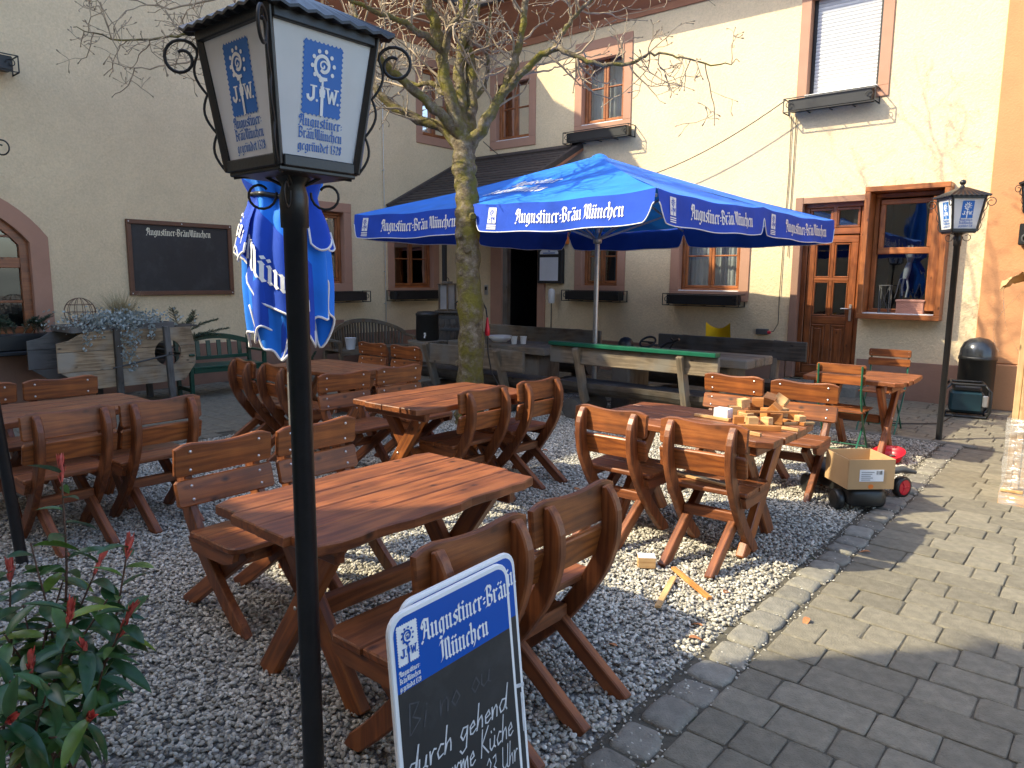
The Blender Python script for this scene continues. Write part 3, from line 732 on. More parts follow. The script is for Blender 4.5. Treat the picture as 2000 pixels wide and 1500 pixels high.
def window(wing, s0, s1, z0, z1, tw=.16, dep=.17, cur='light', bars=(.5,), sashes=2, top_box=False, sill=None, glass=None):
    H = hs(wing); o0, o1, p0, p1 = s0+tw, s1-tw, z0+tw*.9, z1-tw
    holes[wing].append((o0, o1, p0, p1))
    m = fmb(wing); ring(m, s0, s1, z0, z1, tw, .008, .028, .006); add_recess(m, o0, o1, p0, p1, dep)
    W = m.build('window', M_['trim'], H)
    m = fmb(wing); ring(m, o0, o1, p0, p1, .055, -dep+.05, .06, .008); m.build('frame', M_['frame'], W)
    w_ = (o1-o0-.11)/sashes
    for k in range(sashes):
        a = o0+.055+k*w_+.002; b = a+w_-.004; c = p0+.057; d = p1-.057
        m = fmb(wing); ring(m, a, b, c, d, .05, -dep+.045, .045, .008)
        zs = [c+.05]+[c+.05+(d-c-.10)*t for t in bars]+[d-.05]
        for t in bars: m.box(((a+b)/2, -dep+.045, c+.05+(d-c-.10)*t), (b-a-.10, .04, .026), bev=.006, axis=0)
        m.build('sash', M_['frame'], W)
        for q in range(len(zs)-1): pane(wing, a+.05, b-.05, zs[q], zs[q+1], -dep+.04, W, glass or M_['glass'])
    room(wing, o0, o1, p0, p1, W, d0=dep)
    if cur == 'light':
        curtain(wing, o0+.02, o0+(o1-o0)*.52, p0+.02, p1, -dep-.10, W, M_['curtain']); curtain(wing, o0+(o1-o0)*.50, o1-.02, p0+.02, p1, -dep-.13, W, M_['curtain'])
    elif cur == 'dark':
        curtain(wing, o0+.02, o0+(o1-o0)*.3, p0+.02, p1, -dep-.10, W, M_['curtaind']); curtain(wing, o1-(o1-o0)*.3, o1-.02, p0+.02, p1, -dep-.12, W, M_['curtaind'])
    if sill:
        m = fmb(wing); m.box(((o0+o1)/2, -.045, p0+.014), (o1-o0-.01, .13, .028), bev=.005); m.build('sill', sill, W)
    if top_box:
        m = fmb(wing); m.box(((o0+o1)/2, -.03, p1-.085), (o1-o0-.004, .12, .17), bev=.006); m.build('shutter_box', M_['trim'], W)
    return W
def window_box(wing, s0, s1, z, label, h=.19, dep=.24, fill=None, group='iron window boxes'):
    """black planter trough in a forged cage"""
    loc = (WR if wing == 'r' else WL) @ Vector(((s0+s1)/2, dep/2, z))
    T = thing('window_box', label, 'planter', loc, group=group)
    m = MB(); m.M = Matrix.Translation(-loc) @ (WR if wing == 'r' else WL); t = .012
    for zz in (z, z+h):
        m.beam((s0,dep,zz),(s1,dep,zz),t,t); m.beam((s0,.0,zz),(s0,dep,zz),t,t); m.beam((s1,.0,zz),(s1,dep,zz),t,t)
    n = 4
    for i in range(n+1):
        s = s0+(s1-s0)*i/n
        if i in (0, n): m.beam((s,dep,z),(s,dep,z+h),t,t)
        m.beam((s,.0,z),(s,dep,z),t,t)
    for i in (0, n): m.beam((s0+(s1-s0)*i/n,.012,z),(s0+(s1-s0)*i/n,.012,z+h),t,t)
    for e, sg in ((s0,1),(s1,-1)):                # small scroll at each end
        pts = []
        for k in range(14):
            a = k*.5; r = .055-.0028*k; pts.append((e+sg*(.075+r*math.cos(a)), dep, z+h*.5+r*math.sin(a)))
        m.tube(pts, .006, 5)
    m.build('cage', M_['ironm'], T)
    m = MB(); m.M = Matrix.Translation(-loc) @ (WR if wing == 'r' else WL)
    a, b = s0+.06, s1-.06; y0, y1 = .035, dep-.03; z0, z1 = z+.022, z+h-.012
    m.box(((a+b)/2, y1, (z0+z1)/2), (b-a, .012, z1-z0), bev=.003); m.box(((a+b)/2, y0, (z0+z1)/2), (b-a, .012, z1-z0), bev=.003)
    m.box((a, (y0+y1)/2, (z0+z1)/2), (.012, y1-y0, z1-z0-.003), bev=.003); m.box((b, (y0+y1)/2, (z0+z1)/2), (.012, y1-y0, z1-z0-.003), bev=.003)
    m.box(((a+b)/2, (y0+y1)/2, z0+.01), (b-a-.012, y1-y0-.012, .02)); m.box(((a+b)/2, (y0+y1)/2, z1-.04), (b-a-.014, y1-y0-.014, .02))
    m.build('planter', M_['planter'], T)
    if fill:
        m = MB(); m.M = Matrix.Translation(-loc) @ (WR if wing == 'r' else WL); fill(m, a, b, y0, y1, z1-.04); m.build('sprouts', M_['sprout'], T, kind='stuff')
    return T
M_['sprout'] = plain('moss_green', (.13,.16,.035), .8, var=.4, scale=40)
def moss(m, a, b, y0, y1, z):
    for _ in range(160):
        p = Vector((random.uniform(a,b), random.uniform(y0,y1), z)); d = Vector((random.uniform(-.6,.6), random.uniform(-.6,.6), 1)).normalized()*random.uniform(.02,.06); w = Vector((.006,0,0))
        m.add([p-w, p+w, p+d], [(0,1,2)])

# ---- sunlit wing
window('r', -10.06, -8.90, 4.17, 5.72, cur='dark', sill=M_['sillw'], top_box=True, glass=M_['glassd'])
window('r', -8.00, -6.81, 4.22, 5.80, cur='light', sill=M_['sillw'], top_box=True)
window('r', -7.93, -6.84, 1.36, 2.76, cur='dark', glass=M_['glassd'])
window('r', -5.95, -4.57, 1.30, 2.78, cur='light', sill=M_['sillw'])
window_box('r', -8.08, -6.72, 4.06, 'black window box cage on the sunlit wall, above the porch roof end')
window_box('r', -8.05, -6.78, 1.24, 'black window box behind the umbrella pole, right of the menu case')
window_box('r', -5.95, -4.62, 1.22, 'black window box below the orange-framed window right of the umbrella pole')
window_box('r', -4.10, -2.86, 4.07, 'black window box with moss below the closed white roller shutter', fill=moss)
# roller shutter window
s0, s1, z0, z1 = -4.0, -2.75, 4.16, 5.98; tw = .145
o0, o1, p0, p1 = s0+tw, s1-tw, z0+.15, z1-.16; holes['r'].append((o0,o1,p0,p1))
m = fmb('r'); ring(m, s0, s1, z0, z1, tw, .008, .028, .006); add_recess(m, o0, o1, p0, p1, .17); SW = m.build('window', M_['trim'], house_r)
m = fmb('r')
for a in (o0+.03, o1-.03): m = fmb('r'); m.box((a, -.12, (p0+p1)/2), (.05, .05, p1-p0-.01), bev=.006, axis=2); m.build('guide_rail', M_['ironm'], SW)
m = fmb('r'); m.box(((o0+o1)/2, -.05, p1-.09), (o1-o0-.006, .15, .17), bev=.006); m.build('shutter_box', M_['trim'], SW)
nsl = 26; zz = p0+.02; hh = (p1-.18-zz)/nsl
slat = MB(); prof = [(-.5*.98,0),(-.25,.35),(0,.45),(.25,.35),(.49,0)]
sl_vs = []
for sx in (o0+.05-(o0+o1)/2, o1-.05-(o0+o1)/2):
    for z_, d_ in prof: sl_vs.append((sx, d_*.016, z_*hh*.97))
slat.M = Matrix.Scale(-1, 4, (0,1,0))
slat.add(sl_vs, [(i, i+1, 6+i, 5+i) for i in range(4)], smooth=True)
sme = slat.mesh('slat'); sme.materials.append(M_['shutter'])
for i in range(nsl): link('slat', sme, SW, M=Matrix.Translation((WR @ Vector(((o0+o1)/2, -.115, zz+hh*(i+.5))))-LOCR))
m = fmb('r'); m.add([(o0,-.14,p0),(o1,-.14,p0),(o1,-.14,p1),(o0,-.14,p1)], [(0,1,2,3)]); m.build('interior', M_['dark'], SW)
m = fmb('r'); m.box(((o0+o1)/2, -.02, p0-.012), (o1-o0+.02, .2, .03), bev=.006); m.build('sill', M_['sillw'], SW)

# entrance under the porch
holes['r'].append((-9.70,-8.80,.0,2.32))
m = fmb('r'); m.box((-9.86,.02,1.23),(.30,.05,2.46),bev=.006); m.box((-8.70,.02,1.23),(.18,.05,2.46),bev=.006); m.box((-9.25,.02,2.40),(.90,.05,.15),bev=.006)
add_recess(m, -9.70, -8.80, 0, 2.32, .2); ED = m.build('entrance', M_['trim'], house_r)
room('r', -9.70, -8.80, .3, 2.32, ED, 1.6, .2)
m = fmb('r'); m.box((-9.66,-.12,1.16),(.06,.07,2.31),bev=.006,axis=2); m.box((-8.84,-.12,1.16),(.06,.07,2.31),bev=.006,axis=2); m.box((-9.25,-.12,2.28),(.76,.07,.07),bev=.006); m.build('door_frame', M_['door'], ED)
m = fmb('r'); m.box((-9.61,-.10,1.12),(.025,.03,2.2),bev=.004); m.build('edge_strip', M_['steel'], ED)

# glazed wooden door
DA, DB, DZ = -3.90, -2.905, .17
holes['r'].append((DA+.10, DB-.02, DZ, 2.78))
m = fmb('r'); m.box((DA+.05,.015,(DZ+2.86)/2),(.11,.05,2.86-DZ),bev=.006); m.box(((DA+.105+DB)/2,.013,2.81),(DB-DA-.108,.046,.09),bev=.006)
add_recess(m, DA+.10, DB-.02, DZ, 2.78, .2); DR = m.build('door', M_['plinth'], house_r)
a, b = DA+.10, DB-.02
m = fmb('r'); ring(m, a, b, DZ+.002, 2.778, .075, -.12, .08, .008); m.box(((a+b)/2,-.118,2.36),(b-a-.152,.085,.09),bev=.008); m.box(((a+b)/2,-.118,2.57),(.07,.075,.33),bev=.008,axis=2); m.build('door_frame', M_['door'], DR)
for k in range(2):
    x0 = a+.08+k*((b-a-.16)/2+.02); x1 = x0+(b-a-.16)/2-.03
    m = fmb('r'); ring(m, x0, x1, 2.41, 2.70, .035, -.115, .05, .006); m.build('transom_sash', M_['door'], DR)
    pane('r', x0+.035, x1-.035, 2.445, 2.665, -.12, DR)
la, lb = a+.085, b-.085
m = fmb('r'); ring(m, la, lb, DZ+.05, 2.30, .105, -.115, .055, .008, wb=.16)
m.box(((la+lb)/2,-.115,1.06),(lb-la-.21,.053,.12),bev=.008); m.box(((la+lb)/2,-.115,1.66),(.05,.05,1.08),bev=.008,axis=2); m.box(((la+lb)/2,-.113,1.66),(lb-la-.21,.05,.05),bev=.008); m.box(((la+lb)/2,-.115,.66),(.085,.05,.68),bev=.008,axis=2)
m.build('door_leaf', M_['door'], DR)
cxs = [la+.105, (la+lb)/2-.025, (la+lb)/2+.025, lb-.105]
for i in (0, 2):
    for (c, d) in ((1.12,1.635),(1.685,2.19)):
        m = fmb('r'); ring(m, cxs[i]+.002, cxs[i+1]-.002, c+.002, d-.002, .022, -.108, .035, .006); m.build('bead', M_['door'], DR); pane('r', cxs[i]+.02, cxs[i+1]-.02, c+.02, d-.02, -.115, DR)
for i, (c, d) in enumerate(((la+.105,(la+lb)/2-.042),((la+lb)/2+.042,lb-.105))):
    m = fmb('r'); m.box(((c+d)/2,-.125,.665),(d-c,.03,.67),bev=.004,axis=2); ring(m, c+.002, d-.002, .335, .995, .03, -.108, .04, .01); m.box(((c+d)/2,-.112,.665),(d-c-.10,.03,.54),bev=.012,axis=2); m.build('panel', M_['door'], DR)
m = fmb('r'); m.box((lb-.05,-.08,1.18),(.035,.012,.24),bev=.004); m.tube([(lb-.05,-.07,1.24),(lb-.05,-.03,1.24),(lb-.10,-.025,1.24),(lb-.17,-.025,1.238)],.009,8); m.build('handle', M_['screw'], DR)
room('r', a, b, .4, 2.75, DR, 1.2, .21)
m = fmb('r'); m.box(((DA+DB)/2+.05,.20,.075),(1.15,.42,.15),bev=.012); m.box(((DA+DB)/2+.05,-.05,.155),(.98,.1,.03),bev=.004); m.build('door_step', M_['cobble'], house_r)

# box window standing out beside the door
BA, BB, BZ0, BZ1 = -2.895, -1.86, 1.12, 2.93; BD = .19
holes['r'].append((BA+.03, BB-.03, BZ0+.03, BZ1-.03))
m = fmb('r')
m.box(((BA+BB)/2, .03, BZ1-.035),(BB-BA,.40,.07),bev=.006); m.box(((BA+BB)/2, .03, BZ0+.035),(BB-BA,.40,.07),bev=.006)
m.box((BA+.035,.03,(BZ0+BZ1)/2),(.07,.396,BZ1-BZ0-.142),bev=.006,axis=2); m.box((BB-.035,.03,(BZ0+BZ1)/2),(.07,.396,BZ1-BZ0-.142),bev=.006,axis=2)
ring(m, BA+.072, BB-.072, BZ0+.072, BZ1-.072, .065, -.10, .07, .008)
m.box((BB-.137,.02,(BZ0+BZ1)/2-.02),(.13,.28,BZ1-BZ0-.30),bev=.006,axis=2)
BW = m.build('box_window', M_['frame'], house_r)
m = fmb('r'); ring(m, BA+.15, BB-.205, 2.02, BZ1-.16, .07, -.06, .05, .008, wb=.09); m.build('sash', M_['frame'], BW)
pane('r', BA+.22, BB-.275, 2.11, BZ1-.23, -.065, BW, M_['glassd'])
pane('r', BA+.13, BB-.14, BZ0+.13, 2.06, -.10, BW, M_['glassd'])
room('r', BA+.07, BB-.07, BZ0+.07, BZ1-.07, BW, 1.3, .165)
m = fmb('r'); m.box(((BA+BB)/2,.11,BZ0+.078),(BB-BA-.15,.20,.014),bev=.003); m.build('sill', M_['sillw'], BW)

# porch roof: lean-to in the corner, rows of dark tiles
PX0, PX1 = XW+.02, -7.79
RY0, RZ0, RY1, RZ1 = 9.12, 2.93, YW-.02, 4.02
PR = thing('porch_roof', 'dark tiled lean-to porch roof in the corner of the two wings', 'roof', ((PX0+PX1)/2, (RY0+RY1)/2, 2.9))
LP = Vector(((PX0+PX1)/2, (RY0+RY1)/2, 2.9))
sl = math.atan2(RZ1-RZ0, RY1-RY0); SLN = math.hypot(RZ1-RZ0, RY1-RY0)
m = MB(); Mx = Matrix.Translation(Vector((0,(RY0+RY1)/2,(RZ0+RZ1)/2))-LP*1+Vector((LP.x,0,0))) @ Matrix.Rotation(sl, 4, 'X')
Mx = Matrix.Translation(Vector(((PX0+PX1)/2,(RY0+RY1)/2,(RZ0+RZ1)/2))-LP) @ Matrix.Rotation(sl, 4, 'X')
m.box((0,0,-.05),(PX1-PX0,SLN,.05),Mx); m.build('roof_deck', M_['soffit'], PR)
rows = 16; rh = SLN/rows
tm = MB(); nt_ = 2
tm.box((0,0,0),(PX1-PX0-.16,rh*1.12,.022),Matrix.Rotation(-.10,4,'X'),bev=.006)
tme = tm.mesh('tile_row'); tme.materials.append(M_['rooftile'])
for i in range(rows): link('tile_row', tme, PR, M=Mx @ Matrix.Translation((0,-SLN/2+rh*(i+.5),.004)))
for x in (-(PX1-PX0)/2+.04, (PX1-PX0)/2-.04):
    m = MB(); m.box((x,0,.02),(.085,SLN+.02,.10),Mx,bev=.008,axis=1); m.build('verge_board', M_['rooftile'], PR)
m = MB(); m.box((0,SLN/2-.05,.035),(PX1-PX0-.18,.16,.05),Mx,bev=.01); m.build('top_flashing', M_['rooftile'], PR)
m = MB(); m.box((0,-SLN/2-.02,-.03),(PX1-PX0+.06,.05,.09),Mx,bev=.008); m.build('eave_board', M_['rooftile'], PR)
m = MB(); m.box((PX1-.10-LP.x, RY0+.12-LP.y, -1.45),(.10,.10,2.84),bev=.008,axis=2); m.build('post', M_['logwood'], PR)
for px_ in (-9.35,):
    m = MB(); m.box((px_-LP.x, RY0+.12-LP.y, -1.45),(.07,.07,2.84),bev=.006,axis=2); m.build('post', M_['ironm'], PR)

# ---- shaded wing
window('l', 7.12, 8.28, 1.37, 2.93, cur='dark', glass=M_['glassd'])
window('l', 9.12, 10.46, 1.28, 2.74, cur='dark', glass=M_['glassd'])
window('l', 9.88, 11.02, 4.22, 5.84, cur='dark', glass=M_['glassd'])
window_box('l', 7.05, 8.50, 1.20, 'black window box under the shaded ground-floor window beside the closed umbrella')
window_box('l', 9.08, 10.50, 1.20, 'black window box in the corner below the porch roof')
window('l', 1.55, 2.98, 4.22, 5.84, cur='dark', glass=M_['glassd'])
window_box('l', 1.65, 3.20, 4.06, 'black window box cage at the very top left of the picture')
m = fmb('l'); m.box((7.55,.012,.70),(1.02,.03,.36),bev=.004); m.build('vent_panel', M_['trim'], house_l)
# arched window with wooden bars
AY0, AY1, AZ0, AZS, AZT = 0.95, 3.43, .86, 2.12, 2.78         # outer surround
def arch(y0, y1, zs, zt, n=20):
    c = (y0+y1)/2; hw = (y1-y0)/2; rise = zt-zs; r = (hw*hw+rise*rise)/(2*rise); cz = zt-r; a0 = math.asin(hw/r)
    return [(c+r*math.sin(-a0+2*a0*i/n), cz+r*math.cos(-a0+2*a0*i/n)) for i in range(n+1)]
def arch_outline(inset, z0):
    return [(AY0+inset, z0)]+arch(AY0+inset, AY1-inset, AZS-inset*.35, AZT-inset)+[(AY1-inset, z0)]
def arch_band(m, i0, i1, z0, d0, d1):
    A = arch_outline(i0, z0); B = arch_outline(i1, z0); n = len(A)
    vs = [(p[0],d1,p[1]) for p in A]+[(p[0],d1,p[1]) for p in B]+[(p[0],d0,p[1]) for p in A]+[(p[0],d0,p[1]) for p in B]
    fs = []
    for i in range(n-1):
        fs += [(i,i+1,n+i+1,n+i), (n+i,n+i+1,3*n+i+1,3*n+i), (2*n+i,2*n+i+1,i+1,i)]
    m.add(vs, fs)
ins = .21
m = fmb('l'); arch_band(m, 0, ins, AZ0, -.16, .022); AWN = m.build('window', M_['trim'], house_l)
m = fmb('l'); arch_band(m, ins, ins+.10, AZ0+.02, -.14, -.06)
yi0, yi1 = AY0+ins+.10, AY1-ins-.10; yc = (yi0+yi1)/2
m.box((yc,-.095,1.79),(yi1-yi0,.07,.13),bev=.006); m.box((yc,-.095,AZ0+.07),(yi1-yi0,.07,.10),bev=.006); m.box((yc,-.094,1.6),(.10,.075,1.6),bev=.006,axis=2)
m.build('frame', M_['frame'], AWN)
m = fmb('l')
for yy in (yi0+(yc-yi0)*.5, yc+(yi1-yc)*.5): m.box((yy,-.10,1.55),(.03,.04,1.45),bev=.005,axis=2); m.box((yy,-.10,2.1),(.03,.04,.55),bev=.005,axis=2)
m.box((yc,-.102,1.30),(yi1-yi0,.038,.03),bev=.005); m.box((yc,-.102,2.12),(yi1-yi0-.02,.038,.03),bev=.005); m.build('glazing_bars', M_['frame'], AWN)
qs = [yi0, yi0+(yc-yi0)*.5, yc, yc+(yi1-yc)*.5, yi1]
for i in range(4):
    for (c, d) in ((AZ0+.1,1.30),(1.30,1.75)): pane('l', qs[i], qs[i+1], c, d, -.105, AWN)
m = fmb('l'); O = arch_outline(ins+.06, 1.84); m.add([(p[0],-.106,p[1]) for p in O], [tuple(reversed(range(len(O))))]); m.build('pane', M_['glass'], AWN)
room('l', AY0+ins, AY1-ins, AZ0, AZT-.1, AWN, 1.0, .17)
# lightning conductor
m = fmb('l'); m.tube([(9.03,.035,.3),(9.03,.035,2.6),(9.035,.035,6.7)], .008, 6)
for z in (1.15,1.75,2.9,3.6,4.4,5.2): m.box((9.03,.02,z),(.02,.05,.02))
m.build('conductor', M_['steel'], house_l)

# ---- wall sheets with real openings
def wall_sheet(wing, s0, s1, z0, z1, extra_arch=False, name='wall'):
    H = [h for h in holes[wing] if h[0] < s1 and h[1] > s0]
    if extra_arch: H = H+[(AY0, AY1, AZ0, AZT)]
    ss = sorted(set([s0, s1]+[v for h in H for v in h[:2] if s0 < v < s1])); zs = sorted(set([z0, z1]+[v for h in H for v in h[2:] if z0 < v < z1]))
    m = fmb(wing)
    for i in range(len(ss)-1):
        for j in range(len(zs)-1):
            cs, cz = (ss[i]+ss[i+1])/2, (zs[j]+zs[j+1])/2
            if any(h[0] < cs < h[1] and h[2] < cz < h[3] for h in H): continue
            m.add([(ss[i],0,zs[j]),(ss[i+1],0,zs[j]),(ss[i+1],0,zs[j+1]),(ss[i],0,zs[j+1])], [(0,1,2,3)])
    if extra_arch:                                  # spandrels above the arch
        A = arch(AY0, AY1, AZS, AZT); 
        for p, q in zip(A[:-1], A[1:]): m.add([(p[0],0,p[1]),(q[0],0,q[1]),(q[0],0,AZT),(p[0],0,AZT)], [(0,1,2,3)])
    return m.build(name, M_['wall'], hs(wing))
wall_sheet('r', XW, 6.0, 0, 6.12)
LY_END = 7.50; LZ_T = 8.30; LZ_E = 6.10
wall_sheet('l', -14.0, LY_END, 0, LZ_T, True); wall_sheet('l', LY_END, YW, 0, LZ_E)
def plinth(wing, s0, s1, h):
    H = sorted([hh for hh in holes[wing] if hh[2] < .3 and hh[0] > s0 and hh[1] < s1]); a = s0; m = fmb(wing)
    for hh in H+[(s1+.12, 0, 0, 0)]:
        e = hh[0]-.12
        if e > a: m.box(((a+e)/2,.012,h/2-.02),(e-a,.03,h+.04),bev=.006)
        a = hh[1]+.03
    m.build('plinth', M_['plinth'], hs(wing))
plinth('r', XW+.03, -1.46, .53); plinth('l', -14, YW-.03, .62)
# orange corner pilaster
m = fmb('r'); m.box((1.0,.035,3.35),(4.9,.07,5.5),bev=.01); m.build('pilaster', M_['pil'], house_r)
m = fmb('r'); m.box((1.0,.05,.295),(4.94,.10,.60),bev=.012); m.build('pilaster_base', M_['pil'], house_r)
# eaves and roofs
def roof(wing, s0, s1, z, over, pitch, L, rise=.06):
    H = hs(wing)
    m = fmb(wing); m.add([(s0,-.02,z-.01),(s1,-.02,z-.01),(s1,over,z+rise),(s0,over,z+rise)], [(3,2,1,0)])
    z0_ = z; z = z+rise-.06
    m.box(((s0+s1)/2,over+.012,z+.12),(s1-s0,.024,.17),bev=.004)
    m.box(((s0+s1)/2,.016,z0_-.03),(s1-s0,.03,.12),bev=.004); R0 = m.build('eave', M_['soffit'], H)
    m = fmb(wing); dz = L*math.sin(R(pitch)); dd = L*math.cos(R(pitch))
    m.add([(s0,over+.04,z+.20),(s1,over+.04,z+.20),(s1,over+.04-dd,z+.2+dz),(s0,over+.04-dd,z+.2+dz)], [(0,1,2,3)])
    m.add([(s0,over-.02,z+.12),(s1,over-.02,z+.12),(s1,over-dd,z+.12+dz),(s0,over-dd,z+.12+dz)], [(3,2,1,0)])
    m.build('roof', M_['rooftile'], H)
    m = fmb(wing); pts = [(s0,over+.09,z+.13),(s1,over+.09,z+.13)]; m.tube(pts, .065, 10); m.build('gutter', M_['greypl'], H)
roof('r', XW, 6.0, 6.08, .72, 40, 6, .48)
roof('l', -14.0, LY_END, LZ_T, .12, 30, 5); roof('l', LY_END, YW, LZ_E, .72, 40, 6, .48)
m = fmb('l'); m.add([(LY_END,0,LZ_E),(LY_END,-5,LZ_E),(LY_END,-5,LZ_T+3),(LY_END,0,LZ_T)], [(0,1,2,3)]); m.build('side_wall', M_['wall'], house_l)

# ---- house across the yard, behind the viewer; its corner throws the front shade
CXN, CYN = -5.9, -2.28
HL = thing('house', 'low cream rendered side building behind the viewer, next to the taller house', 'house', (CXN-2.4, CYN-2, 0))
m = MB()
m.box((0,-.05,2.5),(4.78,4.1,5.0)); m.build('wall', M_['wall'], HL)
m = MB(); m.add([(-2.4,2.05,5.0),(2.4,2.05,5.0),(2.4,-2.1,5.02),(-2.4,-2.1,5.02)], [(0,1,2,3)]); m.build('roof', M_['rooftile'], HL)
HB = thing('house', 'cream rendered house standing behind the viewer across the yard', 'house', (CXN, CYN, 0))
m = MB(); W2, D2, H2 = 15.0, 9.0, 7.05
m.add([(0,0,0),(W2,0,0),(W2,0,H2),(0,0,H2)], [(3,2,1,0)]); m.add([(0,0,0),(0,-D2,0),(0,-D2,H2),(0,0,H2)], [(3,2,1,0)]); m.add([(W2,0,0),(W2,-D2,0),(W2,-D2,H2),(W2,0,H2)], [(0,1,2,3)]); m.add([(0,-D2,0),(W2,-D2,0),(W2,-D2,H2),(0,-D2,H2)], [(0,1,2,3)])
m.add([(0,0,H2),(0,-D2,H2),(0,-D2/2,H2+3)], [(0,1,2)]); m.add([(W2,0,H2),(W2,-D2,H2),(W2,-D2/2,H2+3)], [(2,1,0)])
m.build('wall', M_['wall'], HB)
m = MB(); m.add([(-.1,.1,H2-.05),(W2+.1,.1,H2-.05),(W2+.1,-D2/2,H2+3.05),(-.1,-D2/2,H2+3.05)], [(0,1,2,3)]); m.add([(-.1,-D2-.1,H2-.05),(W2+.1,-D2-.1,H2-.05),(W2+.1,-D2/2,H2+3.05),(-.1,-D2/2,H2+3.05)], [(3,2,1,0)]); m.build('roof', M_['rooftile'], HB)
for i in range(5):
    for z in (1.0, 3.9):
        m = MB(); x = 1.4+i*2.7; ring(m, x, x+1.2, z, z+1.5, .14, .012, .03); w_ = m.build('window', M_['trim'], HB)
        m = MB(); m.add([(x+.13,.008,z+.13),(x+1.07,.008,z+.13),(x+1.07,.008,z+1.37),(x+.13,.008,z+1.37)], [(3,2,1,0)]); m.build('pane', M_['dark'], w_)
# ------------------------------------------------------------------ wooden chairs
# local: +Y is the way the chair faces, X across, origin on the ground under the seat
MYZ = Matrix(((0,0,1,0),(1,0,0,0),(0,1,0,0),(0,0,0,1)))   # prism plane (y, z), thickness along x
def banana(cl, ws):
    """outline round a centre line (list of (y, z)) with widths"""
    Lf, Rt = [], []
    for i, p in enumerate(cl):
        a = Vector(cl[max(i-1,0)]); b = Vector(cl[min(i+1,len(cl)-1)]); d = (b-a).normalized(); n = Vector((-d.y, d.x))
        Lf.append(Vector(p)+n*ws[i]/2); Rt.append(Vector(p)-n*ws[i]/2)
    return [tuple(p) for p in Rt]+[tuple(p) for p in reversed(Lf)]
def smooth_line(pts, n):
    """Catmull-Rom through pts"""
    out = []; P = [Vector(pts[0])*2-Vector(pts[1])]+[Vector(p) for p in pts]+[Vector(pts[-1])*2-Vector(pts[-2])]
    for i in range(1, len(P)-2):
        for k in range(n):
            t = k/n; a, b, c, d = P[i-1], P[i], P[i+1], P[i+2]
            out.append(.5*((2*b)+(c-a)*t+(2*a-5*b+4*c-d)*t*t+(3*b-a-3*c+d)*t**3))
    out.append(P[-2]); return out
POST = smooth_line([(-.262,.835),(-.286,.74),(-.283,.63),(-.245,.51),(-.165,.375),(-.06,.235),(.07,.10),(.185,.0)], 3)
def post_y(z):
    for a, b in zip(POST[:-1], POST[1:]):
        if a.y >= z >= b.y: t = (a.y-z)/(a.y-b.y+1e-9); return a.x+(b.x-a.x)*t
    return POST[0].x
